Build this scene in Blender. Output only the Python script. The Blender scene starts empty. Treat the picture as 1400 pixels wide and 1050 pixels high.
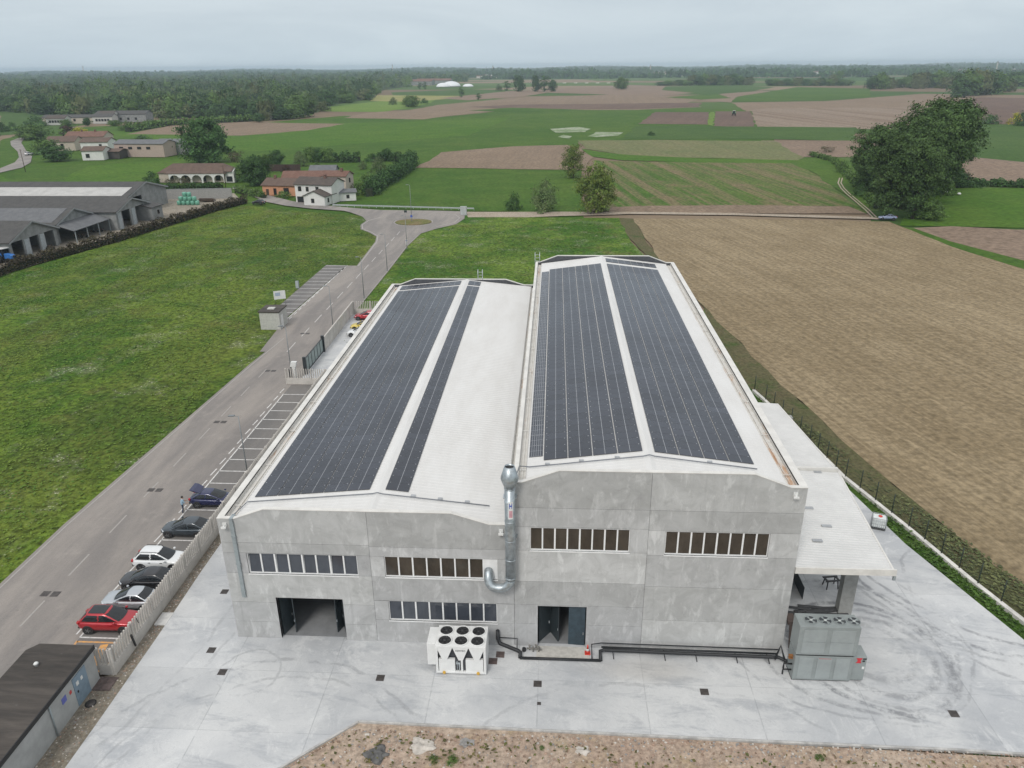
import bpy, bmesh, math, random
import numpy as np
from mathutils import Vector, Matrix, Euler

scene = bpy.context.scene
COL = scene.collection
R = math.radians

# ------------------------------------------------------------------ camera
F_PX, PITCH, ROLL, YAW = 1037.353, 0.397092, 0.00887695, 0.0569616
CAM = np.array([22.83813, -43.23032, 38.64775])
_fwd = np.array([-math.sin(YAW)*math.cos(PITCH), math.cos(YAW)*math.cos(PITCH), -math.sin(PITCH)])
_r0 = np.array([math.cos(YAW), math.sin(YAW), 0.0])
_d0 = np.cross(_fwd, _r0)
_rt = math.cos(ROLL)*_r0 + math.sin(ROLL)*_d0
_dn = -math.sin(ROLL)*_r0 + math.cos(ROLL)*_d0

def at(u, v, z=0.0):
    """ground point seen at photo pixel (u, v) of the 1400 x 1050 picture"""
    ray = _rt*(u-700)/F_PX + _dn*(v-525)/F_PX + _fwd
    t = (z-CAM[2])/ray[2]
    q = CAM + t*ray
    return (float(q[0]), float(q[1]))

cam_data = bpy.data.cameras.new("camera")
cam = bpy.data.objects.new("camera", cam_data)
COL.objects.link(cam)
cam_data.sensor_width = 36.0
cam_data.sensor_fit = 'HORIZONTAL'
cam_data.lens = F_PX/1400*36.0
cam_data.clip_start = 0.5
cam_data.clip_end = 60000
M = Matrix.Identity(4)
for i in range(3):
    M[i][0] = _rt[i]; M[i][1] = -_dn[i]; M[i][2] = -_fwd[i]; M[i][3] = CAM[i]
cam.matrix_world = M
scene.camera = cam

# ------------------------------------------------------------------ object helpers
def tag(o, label=None, cat=None, group=None, kind=None):
    if label: o['label'] = label
    if cat: o['category'] = cat
    if group: o['group'] = group
    if kind: o['kind'] = kind
    return o

def empty(name, loc=(0, 0, 0), rz=0.0, label=None, cat=None, group=None):
    o = bpy.data.objects.new(name, None)
    o.empty_display_size = 0.3
    COL.objects.link(o)
    o.location = loc
    o.rotation_euler = (0, 0, rz)
    return tag(o, label, cat, group)

def children(o):
    return [c for c in bpy.data.objects if c.parent == o]

KIDS = {}
def copy_tree(o, parent=None):
    c = o.copy()
    COL.objects.link(c)
    if parent is not None:
        c.parent = parent
    for ch in KIDS.get(o.name, []):
        k = copy_tree(ch, c)
        KIDS.setdefault(c.name, []).append(k)
    return c

class MB:
    """collects faces of one mesh object; faces carry a material index"""
    def __init__(self):
        self.v = []; self.f = []; self.m = []; self.smooth = []
    def add(self, verts, faces, m=0, smooth=False):
        b = len(self.v)
        self.v.extend([tuple(map(float, p)) for p in verts])
        for fc in faces:
            self.f.append([b+i for i in fc]); self.m.append(m); self.smooth.append(smooth)
        return self
    def box(self, x0, x1, y0, y1, z0, z1, m=0):
        v = [(x0,y0,z0),(x1,y0,z0),(x1,y1,z0),(x0,y1,z0),(x0,y0,z1),(x1,y0,z1),(x1,y1,z1),(x0,y1,z1)]
        return self.add(v, [(0,3,2,1),(4,5,6,7),(0,1,5,4),(1,2,6,5),(2,3,7,6),(3,0,4,7)], m)
    def quad(self, a, b, c, d, m=0):
        return self.add([a,b,c,d], [(0,1,2,3)], m)
    def poly(self, pts, m=0):
        return self.add(pts, [tuple(range(len(pts)))], m)
    def prism(self, pts, axis, a0, a1, m=0):
        """2D outline extruded along axis: 'y': pts=(x,z); 'x': pts=(y,z); 'z': pts=(x,y)"""
        n = len(pts)
        def P(p, a):
            return (p[0],a,p[1]) if axis=='y' else ((a,p[0],p[1]) if axis=='x' else (p[0],p[1],a))
        v = [P(p,a0) for p in pts]+[P(p,a1) for p in pts]
        f = [tuple(range(n)), tuple(range(2*n-1, n-1, -1))]
        f += [(i, n+i, n+(i+1)%n, (i+1)%n) for i in range(n)]
        return self.add(v, f, m)
    def tube(self, pts, rad, m=0, n=8, cap=True, smooth=True):
        """tube along a polyline; rad a number or a list"""
        pts = [Vector(p) for p in pts]
        rads = rad if isinstance(rad, (list, tuple)) else [rad]*len(pts)
        vs = []; prev = None
        for i, p in enumerate(pts):
            if i == 0: d = pts[1]-pts[0]
            elif i == len(pts)-1: d = pts[-1]-pts[-2]
            else: d = (pts[i+1]-p).normalized()+(p-pts[i-1]).normalized()
            d.normalize()
            if prev is None:
                a = d.orthogonal().normalized()
            else:
                a = (prev-d*prev.dot(d))
                a = a.normalized() if a.length > 1e-6 else d.orthogonal().normalized()
            prev = a
            b = d.cross(a)
            for k in range(n):
                t = 2*math.pi*k/n
                vs.append(p+(a*math.cos(t)+b*math.sin(t))*rads[i])
        fs = []
        for i in range(len(pts)-1):
            for k in range(n):
                fs.append((i*n+k, i*n+(k+1)%n, (i+1)*n+(k+1)%n, (i+1)*n+k))
        base = len(self.v)
        self.add(vs, fs, m, smooth)
        if cap:
            L = (len(pts)-1)*n
            self.f.append([base+k for k in range(n-1,-1,-1)]); self.m.append(m); self.smooth.append(False)
            self.f.append([base+L+k for k in range(n)]); self.m.append(m); self.smooth.append(False)
        return self
    def bar(self, a, b, w, h, m=0):
        """square bar from a to b"""
        a = Vector(a); b = Vector(b); d = (b-a).normalized()
        up = Vector((0,0,1)) if abs(d.z) < 0.95 else Vector((1,0,0))
        s = d.cross(up).normalized()*w/2; u = s.cross(d).normalized()*h/2
        v = [a-s-u,a+s-u,a+s+u,a-s+u,b-s-u,b+s-u,b+s+u,b-s+u]
        return self.add(v, [(0,3,2,1),(4,5,6,7),(0,1,5,4),(1,2,6,5),(2,3,7,6),(3,0,4,7)], m)
    def lathe(self, prof, c=(0,0,0), m=0, n=20, axis='z', smooth=True):
        """prof: list of (radius, height)"""
        vs = []
        for (r_, h) in prof:
            for k in range(n):
                t = 2*math.pi*k/n
                a, b = r_*math.cos(t), r_*math.sin(t)
                if axis == 'z': vs.append((c[0]+a, c[1]+b, c[2]+h))
                elif axis == 'y': vs.append((c[0]+a, c[1]+h, c[2]-b))
                else: vs.append((c[0]+h, c[1]+a, c[2]+b))
        fs = []
        for i in range(len(prof)-1):
            for k in range(n):
                fs.append((i*n+k, i*n+(k+1)%n, (i+1)*n+(k+1)%n, (i+1)*n+k))
        base = len(self.v)
        self.add(vs, fs, m, smooth)
        L = (len(prof)-1)*n
        if prof[0][0] > 1e-4:
            self.f.append([base+k for k in range(n-1,-1,-1)]); self.m.append(m); self.smooth.append(False)
        if prof[-1][0] > 1e-4:
            self.f.append([base+L+k for k in range(n)]); self.m.append(m); self.smooth.append(False)
        return self
    def mesh(self, name, mats):
        me = bpy.data.meshes.new(name)
        me.from_pydata(self.v, [], self.f)
        for mt in (mats if isinstance(mats, (list, tuple)) else [mats]):
            me.materials.append(mt)
        me.polygons.foreach_set('material_index', self.m)
        me.polygons.foreach_set('use_smooth', self.smooth)
        me.update()
        return me
    def build(self, name, mats, parent=None, bevel=0.0, fix=True):
        me = self.mesh(name, mats)
        if fix:
            bm = bmesh.new(); bm.from_mesh(me)
            bmesh.ops.recalc_face_normals(bm, faces=bm.faces)
            bm.to_mesh(me); bm.free()
        o = bpy.data.objects.new(name, me)
        COL.objects.link(o)
        if parent is not None:
            o.parent = parent
            KIDS.setdefault(parent.name, []).append(o)
        if bevel > 0:
            md = o.modifiers.new('bevel', 'BEVEL'); md.width = bevel; md.segments = 2; md.limit_method = 'ANGLE'
        return o

def link_part(name, me, parent):
    o = bpy.data.objects.new(name, me)
    COL.objects.link(o); o.parent = parent
    KIDS.setdefault(parent.name, []).append(o)
    return o

# ------------------------------------------------------------------ materials
def new_mat(name):
    m = bpy.data.materials.new(name); m.use_nodes = True
    nt = m.node_tree
    return m, nt, nt.nodes['Principled BSDF']

class NT:
    def __init__(self, nt): self.nt = nt
    def n(self, t, **kw):
        nd = self.nt.nodes.new(t)
        for k, v in kw.items():
            setattr(nd, k, v)
        return nd
    def link(self, a, b): self.nt.links.new(a, b)
    def coord(self):
        return self.n('ShaderNodeTexCoord').outputs['Object']
    def noise(self, vec, scale, detail=4, rough=0.6, dist=0.0):
        nd = self.n('ShaderNodeTexNoise')
        nd.inputs['Scale'].default_value = scale; nd.inputs['Detail'].default_value = detail
        nd.inputs['Roughness'].default_value = rough; nd.inputs['Distortion'].default_value = dist
        self.link(vec, nd.inputs['Vector'])
        return nd.outputs['Fac']
    def math(self, op, a, b=None, c=None, clamp=False):
        nd = self.n('ShaderNodeMath', operation=op, use_clamp=clamp)
        for i, x in enumerate((a, b, c)):
            if x is None: continue
            if isinstance(x, (int, float)): nd.inputs[i].default_value = x
            else: self.link(x, nd.inputs[i])
        return nd.outputs[0]
    def ramp(self, fac, lo, hi, smooth=True):
        nd = self.n('ShaderNodeMapRange', interpolation_type='SMOOTHSTEP' if smooth else 'LINEAR')
        nd.inputs['From Min'].default_value = lo; nd.inputs['From Max'].default_value = hi
        self.link(fac, nd.inputs['Value'])
        return nd.outputs['Result']
    def col(self, fac, a, b, blend='MIX'):
        nd = self.n('ShaderNodeMix', data_type='RGBA', blend_type=blend)
        f, A, B = nd.inputs[0], nd.inputs[6], nd.inputs[7]
        for sock, x in ((f, fac), (A, a), (B, b)):
            if isinstance(x, (int, float)): sock.default_value = x
            elif isinstance(x, tuple): sock.default_value = (*x[:3], 1)
            else: self.link(x, sock)
        return nd.outputs[2]
    def scaled(self, vec, s, rot=0.0):
        nd = self.n('ShaderNodeMapping')
        nd.inputs['Scale'].default_value = s
        if rot:
            nd0 = self.n('ShaderNodeMapping'); nd0.inputs['Rotation'].default_value = (0, 0, rot)
            self.link(vec, nd0.inputs['Vector']); vec = nd0.outputs[0]
        self.link(vec, nd.inputs['Vector'])
        return nd.outputs[0]
    def bump(self, h, strength, dist, bsdf):
        nd = self.n('ShaderNodeBump'); nd.inputs['Strength'].default_value = strength
        nd.inputs['Distance'].default_value = dist
        self.link(h, nd.inputs['Height']); self.link(nd.outputs[0], bsdf.inputs['Normal'])

def plain(name, col, rough=0.6, metal=0.0, var=0.12, scale=3.0, spec=0.5, coat=0.0):
    """a material with a little unevenness of its own colour"""
    m, nt, b = new_mat(name); N = NT(nt)
    c = N.coord()
    n1 = N.noise(c, scale, 5, 0.65)
    lo = tuple(x*(1-var) for x in col); hi = tuple(min(1, x*(1+var)) for x in col)
    N.link(N.col(N.ramp(n1, 0.3, 0.7), lo, hi), b.inputs['Base Color'])
    r_ = N.math('MULTIPLY_ADD', n1, 0.25, rough-0.12, clamp=True)
    N.link(r_, b.inputs['Roughness'])
    b.inputs['Metallic'].default_value = metal
    b.inputs['Specular IOR Level'].default_value = spec
    b.inputs['Coat Weight'].default_value = coat
    b.inputs['Coat Roughness'].default_value = 0.05
    return m

def ground_mat(name, c1, c2, c3=None, big=0.02, mid=0.15, fine=1.2, rows=None, row_pitch=1.0, row_mix=0.35,
               row_col=None, row_hard=0.0, flowers=0.0, flower_col=(.62,.6,.45), bump=0.25, patch=0.5, c3_amt=0.5, dist=0.0, mott=0.33, sharp=0.12):
    m, nt, b = new_mat(name); N = NT(nt)
    c = N.coord()
    nb = N.noise(c, big, 4, 0.6, dist); nm = N.noise(c, mid, 5, 0.65); nf = N.noise(c, fine, 5, 0.7)
    f = N.math('ADD', N.math('MULTIPLY', nb, patch), N.math('MULTIPLY', nm, 1-patch))
    col = N.col(N.ramp(f, 0.5-sharp, 0.5+sharp), c1, c2)
    if c3:
        n3 = N.noise(N.scaled(c, (1, 1, 1), 0.7), mid*0.55, 6, 0.7)
        col = N.col(N.math('MULTIPLY', N.ramp(n3, 0.52, 0.7), c3_amt), col, c3)
    h = nf
    if rows is not None:
        v = N.scaled(c, (0.022/row_pitch, 1.0/row_pitch, 1), -rows)
        nr = N.noise(v, 1.0, 5, 0.75, 0.3)
        lo, hi = (0.40, 0.62) if not row_hard else (0.5-0.08/row_hard, 0.5+0.08/row_hard)
        rc = row_col if row_col else tuple(x*0.68 for x in c1)
        rf = N.ramp(nr, lo, hi)
        col = N.col(N.math('MULTIPLY', rf, row_mix), col, rc)
        h = N.math('ADD', N.math('MULTIPLY', nf, 0.5), N.math('MULTIPLY', nr, 0.9))
    # fine mottling of the ground's own colour
    dk = N.col(N.ramp(nf, 0.25, 0.75), (1-mott*1.15,)*3, (1+mott*.85,)*3)
    col = N.col(1.0, col, dk, 'MULTIPLY')
    if flowers > 0:
        vo = N.n('ShaderNodeTexVoronoi'); vo.inputs['Scale'].default_value = 2.6; N.link(c, vo.inputs['Vector'])
        pt = N.math('LESS_THAN', vo.outputs['Distance'], 0.24)
        cl = N.ramp(N.noise(N.scaled(c, (1, 1, 1), 0.4), 0.14, 6, 0.75), 0.52, 0.68)
        col = N.col(N.math('MULTIPLY', N.math('MULTIPLY', pt, cl), flowers), col, flower_col)
        wash = N.math('MULTIPLY', cl, flowers*0.28)
        col = N.col(wash, col, tuple(0.45*x for x in flower_col))
    N.link(col, b.inputs['Base Color'])
    b.inputs['Roughness'].default_value = 0.95
    b.inputs['Specular IOR Level'].default_value = 0.15
    if bump > 0: N.bump(h, bump, 0.35, b)
    return m

def leaf_mat(name, c1, c2, scale=0.35, var=0.9):
    m, nt, b = new_mat(name); N = NT(nt)
    c = N.coord()
    g = N.n('ShaderNodeNewGeometry')
    n1 = N.noise(c, scale, 4, 0.7)
    col = N.col(N.ramp(n1, 0.35, 0.65), c1, c2)
    oi = N.n('ShaderNodeObjectInfo')
    rnd = N.math('MULTIPLY_ADD', g.outputs['Random Per Island'], var, 1.0-var/2)
    col = N.col(1.0, col, N.n('ShaderNodeCombineXYZ').outputs[0], 'MULTIPLY')
    cx = [n for n in nt.nodes if n.bl_idname == 'ShaderNodeCombineXYZ'][-1]
    tw = N.math('MULTIPLY_ADD', oi.outputs['Random'], 0.3, 0.85)
    val = N.math('MULTIPLY', rnd, tw)
    for i in range(3): N.link(val, cx.inputs[i])
    N.link(col, b.inputs['Base Color'])
    b.inputs['Roughness'].default_value = 0.75
    b.inputs['Specular IOR Level'].default_value = 0.25
    return m
# ------------------------------------------------------------------ the setting: ground, fields, roads
def sheet(name, pts, z, mat, kind='structure', thick=0.0):
    """a flat polygon on the ground (world points); thick > 0 gives it a kerb-like edge"""
    bm = bmesh.new()
    vs = [bm.verts.new((p[0], p[1], z-thick)) for p in pts]
    f = bm.faces.new(vs)
    f.normal_update()
    if f.normal.z < 0: f.normal_flip()
    bmesh.ops.triangulate(bm, faces=bm.faces[:])
    if thick > 0:
        r_ = bmesh.ops.extrude_face_region(bm, geom=bm.faces[:])
        ev = [e for e in r_['geom'] if isinstance(e, bmesh.types.BMVert)]
        bmesh.ops.translate(bm, verts=ev, vec=(0, 0, thick))
        bmesh.ops.recalc_face_normals(bm, faces=bm.faces[:])
    me = bpy.data.meshes.new(name); bm.to_mesh(me); bm.free()
    me.materials.append(mat)
    o = bpy.data.objects.new(name, me); COL.objects.link(o)
    if kind: o['kind'] = kind
    return o

def px(pts, z=-0.1):
    return [at(u, v, z) for u, v in pts]

def jag(pts, step, amp, seed, closed=True):
    """a polygon with a slightly wandering edge"""
    rg = random.Random(seed); out = []
    n = len(pts)
    for i in range(n if closed else n-1):
        a = Vector((*pts[i], 0)); b = Vector((*pts[(i+1) % n], 0))
        L = (b-a).length; k = max(1, min(40, int(L/step)))
        nrm = Vector((-(b-a).y, (b-a).x, 0)).normalized() if L > 0 else Vector((0, 0, 0))
        for j in range(k):
            w = 0 if j == 0 else rg.uniform(-amp, amp)
            p = a.lerp(b, j/k)+nrm*w
            out.append((p.x, p.y))
    return out

# far farmland on the ground sheet itself: a patchwork of fields
def farmland_mat():
    m, nt, b = new_mat('farmland'); N = NT(nt)
    c = N.coord()
    v = N.n('ShaderNodeTexVoronoi'); v.inputs['Scale'].default_value = 1.0
    N.link(N.scaled(c, (1/420, 1/230, 1), 0.25), v.inputs['Vector'])
    sp = N.n('ShaderNodeSeparateColor'); N.link(v.outputs['Color'], sp.inputs[0])
    g = N.col(sp.outputs['Green'], (.055, .105, .026), (.10, .15, .045))
    e = N.col(sp.outputs['Blue'], (.17, .125, .085), (.25, .19, .13))
    col = N.col(N.math('GREATER_THAN', sp.outputs['Red'], 0.52), g, e)
    n1 = N.noise(c, 0.02, 5, 0.7)
    col = N.col(1.0, col, N.col(n1, (.7, .7, .7), (1.3, 1.3, 1.3)), 'MULTIPLY')
    N.link(col, b.inputs['Base Color']); b.inputs['Roughness'].default_value = 0.95
    b.inputs['Specular IOR Level'].default_value = 0.1
    return m
S = 11000
sheet('ground', [(-S, -400), (S, -400), (S, S), (-S, S)], -0.4, farmland_mat())

ROWDIR = math.atan2(11.4-44.6, 62.3-53.8)          # rows of the big ploughed field
G_MEADOW = ground_mat('meadow_grass', (.042, .104, .010), (.122, .182, .024), (.128, .126, .032), sharp=.085, patch=.6, big=.04, mid=.22, fine=1.5, mott=.62, flowers=0.85, bump=.3, c3_amt=.6, rows=R(88), row_pitch=17, row_mix=.45, row_col=(.100, .094, .026))
G_MEADOW2 = ground_mat('meadow_grass_bright', (.046, .116, .011), (.122, .186, .027), (.150, .125, .050), sharp=.085, patch=.6, big=.05, mid=.22, fine=1.5, mott=.6, flowers=1.0, bump=.3, c3_amt=.6)
G_LAWN = ground_mat('green_field', (.050, .112, .012), (.082, .142, .020), (.105, .142, .030), big=.012, mid=.09, fine=.9, bump=.3, rows=0.35, row_pitch=3.0, row_mix=.25)
G_LAWN2 = ground_mat('fresh_green_field', (.060, .135, .011), (.088, .158, .019), big=.012, mid=.07, fine=.7, bump=.2, rows=.35, row_pitch=4, row_mix=.2)
G_DARK = ground_mat('dark_green_field', (.044, .094, .015), (.066, .118, .022), big=.012, mid=.08, fine=.8, bump=.25, rows=0.1, row_pitch=4, row_mix=.3, row_col=(.09, .14, .05))
G_YEL = ground_mat('yellow_field', (.24, .25, .07), (.30, .27, .12), big=.01, mid=.05, fine=.5)
G_YG = ground_mat('yellow_green_field', (.12, .20, .032), (.15, .22, .045), big=.01, mid=.05, fine=.5)
T_BIG = ground_mat('ploughed_soil', (.255, .196, .118), (.318, .250, .156), (.196, .150, .086), big=.02, mid=.10, fine=1.3, rows=ROWDIR, row_pitch=.7, row_mix=.5, row_col=(.155, .116, .066), bump=.3, c3_amt=.4)
T_PINK = ground_mat('tilled_soil', (.225, .165, .116), (.255, .19, .134), big=.01, mid=.06, fine=.8, rows=1.5, row_pitch=5, row_mix=.25)
T_PALE = ground_mat('pale_tilled_soil', (.255, .188, .138), (.225, .162, .118), big=.008, mid=.05, fine=.6, rows=.2, row_pitch=8, row_mix=.3)
T_DARK = ground_mat('dark_tilled_soil', (.145, .098, .078), (.175, .12, .09), big=.01, mid=.05, fine=.6, rows=1.3, row_pitch=4, row_mix=.3)
T_STRIPE = ground_mat('striped_tilled_soil', (.20, .145, .105), (.22, .158, .115), big=.01, mid=.05, fine=.6, rows=1.75, row_pitch=14, row_mix=.5, row_col=(.32, .26, .2), row_hard=1.5)
_a, _b = at(870, 235), at(960, 285)
SPARSE = math.atan2(_b[1]-_a[1], _b[0]-_a[0])
G_SPARSE = ground_mat('sparse_crop', (.052, .118, .014), (.082, .148, .022), (.20, .145, .085), big=.03, mid=.12, fine=1.0, c3_amt=.75, mott=.5, rows=SPARSE, row_pitch=3.2, row_mix=.8, row_col=(.215, .155, .095), row_hard=.55, bump=.3)
G_OLIVE = ground_mat('olive_stubble', (.185, .175, .085), (.155, .165, .072), (.10, .14, .05), big=.02, mid=.06, fine=.6, rows=SPARSE, row_pitch=6, row_mix=.3, row_col=(.1, .14, .05))
G_ROUGH = ground_mat('rough_verge', (.135, .115, .062), (.105, .108, .048), (.050, .100, .020), big=.06, mid=.3, fine=2.5, bump=.7, c3_amt=.8)
WHITE_PATCH = ground_mat('pale_flower_patch', (.36, .38, .29), (.15, .22, .09), big=.05, mid=.12, fine=.5)

FIELD_N = [0]
def field(pts, mat, lvl, amp=1.3, seed=0):
    FIELD_N[0] += 1
    return sheet('field', jag(px(pts, -.15), 12, amp, seed+lvl*7), -.36+.022*lvl+.0005*FIELD_N[0], mat)

# big green middle distance, then what lies on it (photo outlines turned into ground points)
field([(-260, 330), (-200, 235), (0, 196), (0, 192), (40, 178), (140, 172), (350, 168), (470, 158), (600, 160), (700, 150), (900, 148), (1060, 150), (1060, 196), (790, 194), (800, 300), (400, 320), (0, 380)], G_LAWN, 1)
field([(-200, 200), (0, 186), (0, 152), (60, 152), (130, 168), (70, 178), (40, 182)], G_DARK, 2)
field([(135, 181), (200, 176), (330, 186), (470, 168), (560, 166), (700, 160), (640, 185), (350, 206), (258, 200)], G_LAWN2, 2)
field([(60, 262), (120, 226), (260, 216), (330, 224), (300, 246), (205, 243), (150, 256), (0, 268), (0, 238)], G_LAWN2, 2)
field([(172, 183), (240, 170), (345, 166), (400, 168), (472, 169), (420, 178), (330, 185)], T_PINK, 3)
field([(436, 152), (440, 147), (520, 138), (600, 133), (590, 140), (556, 148), (520, 153)], G_YG, 3)
field([(505, 138), (515, 130), (640, 131), (628, 134), (560, 139)], G_YEL, 4)
field([(470, 161), (500, 154), (560, 150), (600, 143), (700, 134), (860, 128), (960, 134), (940, 140), (960, 146), (870, 150), (700, 150), (660, 153), (600, 160), (580, 163)], T_PINK, 3)
field([(640, 146), (700, 143), (960, 140), (955, 146), (870, 149), (700, 149)], T_DARK, 4)
field([(640, 151), (700, 147), (800, 150), (700, 153)], G_LAWN, 5)
field([(600, 134), (700, 124), (760, 125), (720, 131), (640, 137)], T_PALE, 4)
field([(700, 124), (860, 116), (935, 118), (960, 126), (900, 131), (760, 127)], T_PALE, 4)
field([(905, 123), (910, 118), (1000, 117), (1060, 119), (1030, 124), (960, 128)], G_DARK, 5)
field([(960, 130), (1040, 124), (1100, 127), (1010, 133), (1000, 140), (960, 137)], T_PALE, 4)
field([(1000, 139), (1008, 132), (1090, 119), (1190, 121), (1190, 133), (1100, 137)], G_LAWN, 5)
field([(910, 133), (980, 128), (1000, 134), (960, 136)], G_LAWN, 5)
field([(872, 169), (895, 153), (970, 153), (968, 170)], T_DARK, 4)
field([(975, 172), (977, 152), (1026, 152), (1034, 174)], T_DARK, 4)
field([(1034, 174), (1026, 150), (1050, 148), (1300, 146), (1300, 178)], T_STRIPE, 4)
field([(1020, 152), (1000, 140), (1130, 138), (1260, 128), (1420, 130), (1420, 168), (1210, 176), (1070, 150)], T_PINK, 3)
field([(1310, 168), (1320, 136), (1340, 133), (1420, 134), (1420, 170), (1340, 170)], T_DARK, 5)
field([(968, 170), (971, 153), (977, 153), (976, 172)], G_YG, 5)
field([(850, 190), (870, 172), (1050, 173), (1170, 174), (1170, 193), (1050, 190)], G_DARK, 5)
field([(1040, 192), (1170, 192), (1300, 205), (1300, 216), (1090, 214)], T_PALE, 5)
field([(1290, 222), (1290, 178), (1340, 169), (1480, 172), (1480, 232)], G_DARK, 5)
field([(1285, 216), (1310, 213), (1480, 228), (1480, 262), (1330, 246)], T_PALE, 6)
field([(1230, 308), (1262, 262), (1300, 257), (1480, 258), (1480, 316), (1400, 311)], G_LAWN2, 6)
field([(1235, 312), (1300, 309), (1480, 316), (1480, 372), (1400, 356), (1310, 334)], T_PALE, 7)
field([(1195, 305), (1250, 312), (1300, 330), (1400, 356), (1500, 376), (1500, 392), (1400, 370), (1290, 342)], G_LAWN, 8)
field([(752, 176), (790, 173), (808, 176), (800, 180), (760, 181)], WHITE_PATCH, 4)
field([(803, 186), (815, 180), (852, 181), (845, 185), (815, 187)], WHITE_PATCH, 4)
field([(762, 187), (770, 184), (782, 186), (778, 189)], WHITE_PATCH, 4)
field([(790, 192), (900, 191), (1060, 193), (1100, 215), (1090, 219), (930, 215), (850, 211), (800, 203)], G_OLIVE, 6)
field([(568, 229), (603, 208), (700, 200), (775, 198), (795, 203), (812, 215), (800, 232), (700, 231)], T_PINK, 6)
field([(480, 284), (535, 245), (568, 231), (700, 232), (795, 233), (803, 290), (640, 288)], G_LAWN, 6)
field([(795, 203), (850, 211), (930, 215), (1090, 219), (1110, 226), (940, 222), (850, 219), (810, 214)], G_LAWN2, 7)
field([(806, 288), (815, 240), (812, 219), (940, 222), (1085, 223), (1130, 246), (1185, 292), (1000, 290)], G_SPARSE, 7)
field([(832, 290), (835, 283), (1000, 280), (1160, 282), (1185, 292), (1000, 291)], T_PINK, 8)
field([(1080, 222), (1100, 216), (1140, 214), (1190, 230), (1200, 268), (1185, 292), (1150, 262), (1120, 240)], G_LAWN, 8)

# the two meadows and the big ploughed field round the halls
sheet('meadow', jag(px([(-500, 1200), (-320, 420), (-60, 385), (0, 377), (160, 331), (270, 294), (340, 281), (425, 290), (512, 297)], -.15)
      + [(-26.5, 163), (-26, 157), (-22, 149), (-19.2, 142), (-18.6, 136), (-17.6, 111), (-18.0, 100), (-18.6, 60), (-19.5, 40), (-21.6, 14), (-21.8, -45)], 6, .15, 5), -.13, G_MEADOW)
sheet('meadow', jag([(-11.0, 50), (-12.5, 120), (-12.5, 146), (-9.5, 153), (-5, 158), (-3, 166), (-2.5, 175)] + px([(700, 297), (848, 298), (862, 330), (905, 372), (960, 430)], -.15) + [(49, 84), (49, 40)], 8, .25, 6), -.128, G_MEADOW2)
sheet('field', jag(px([(866, 299), (1000, 299), (1215, 303), (1300, 337), (1420, 374), (1900, 520), (1900, 1500)], -.15) + [(66, -60), (62.5, -20)] + px([(1400, 806), (1255, 690), (1150, 602), (1050, 507), (955, 412), (905, 360)], -.15), 5, .35, 9), -.108, T_BIG)
sheet('verge', jag([(49.0, 84)] + px([(930, 388), (955, 408), (1050, 505), (1150, 599), (1255, 688), (1400, 803)], -.15) + [(62.8, -20), (66, -60), (60.0, -60), (58.6, 4), (55.0, 16.6), (52.5, 25.4), (49.3, 44), (46, 60)], 3, .4, 12), -.116, G_ROUGH)
sheet('verge', jag(px([(846, 298), (866, 299), (890, 338), (930, 388), (905, 372), (880, 345), (858, 322)], -.15), 4, .4, 3), -.117, G_ROUGH)
G_STRIP = ground_mat('verge_grass', (.042, .100, .012), (.068, .130, .02), (.095, .10, .03), big=.1, mid=.5, fine=3, bump=.8)
sheet('verge', jag([(44, 46), (48.9, 45.5), (50.9, 34), (52.3, 25.4), (54.9, 16.5), (56.9, 8.5), (58.2, 4.2), (63, -14), (60.5, -14), (57.3, 2.3), (55.2, 9.1), (53.8, 14.0), (52.6, 20.4), (51.5, 27), (46.3, 42)], 3, .06, 4), -.10, G_STRIP)

# asphalt
def asphalt_mat(name, base, dark, light):
    m, nt, b = new_mat(name); N = NT(nt); c = N.coord()
    big = N.noise(N.scaled(c, (.22, .035, 1)), 1.0, 5, .65, .6)
    mid = N.noise(c, .45, 6, .7); fin = N.noise(c, 9, 4, .7)
    col = N.col(N.ramp(big, .36, .66), dark, base)
    col = N.col(N.math('MULTIPLY', N.ramp(mid, .52, .75), .55), col, light)
    # tar-sealed cracks and patches
    w = N.noise(N.scaled(c, (.5, .16, 1), .5), 1.0, 7, .8, 1.2)
    line = N.math('LESS_THAN', N.math('ABSOLUTE', N.math('SUBTRACT', w, .5)), .004)
    col = N.col(N.math('MULTIPLY', line, .3), col, tuple(.45*x for x in dark))
    col = N.col(1.0, col, N.col(fin, (.82, .82, .82), (1.16, 1.16, 1.16)), 'MULTIPLY')
    N.link(col, b.inputs['Base Color']); b.inputs['Roughness'].default_value = .85
    b.inputs['Specular IOR Level'].default_value = .3
    N.bump(fin, .2, .02, b)
    return m
ROAD = asphalt_mat('road_asphalt', (.305, .274, .247), (.215, .197, .184), (.350, .315, .283))
BAY = asphalt_mat('bay_asphalt', (.195, .182, .170), (.160, .152, .145), (.23, .215, .20))
sheet('road', [(-22.2, -60), (-22.0, 5), (-22.0, 14), (-20.9, 36), (-20.0, 55), (-19.2, 64), (-18.8, 85), (-18.6, 111), (-20, 136), (-21.0, 142), (-24, 147), (-27.2, 151), (-28.6, 157), (-28.4, 163), (-31, 169), (-36, 175.5)]
      + px([(470, 288), (425, 285), (390, 281), (365, 276), (340, 266), (318, 258), (318, 255), (345, 259), (372, 268), (400, 275), (440, 280), (480, 284), (520, 287), (600, 288), (636, 289)], -.05)
      + [(-1.8, 166), (-3.2, 158), (-7.5, 152), (-10.5, 146), (-11.3, 132), (-11.0, 107), (-11.0, 84), (-11.0, 76.5), (-10.4, 76.5), (-10.4, 48.2), (-7.2, 48.2), (-7.2, -4), (-12, -4), (-12, -60)], -.05, ROAD)
BAYS_Y = [-0.54+2.5*k for k in range(19)]
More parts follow.
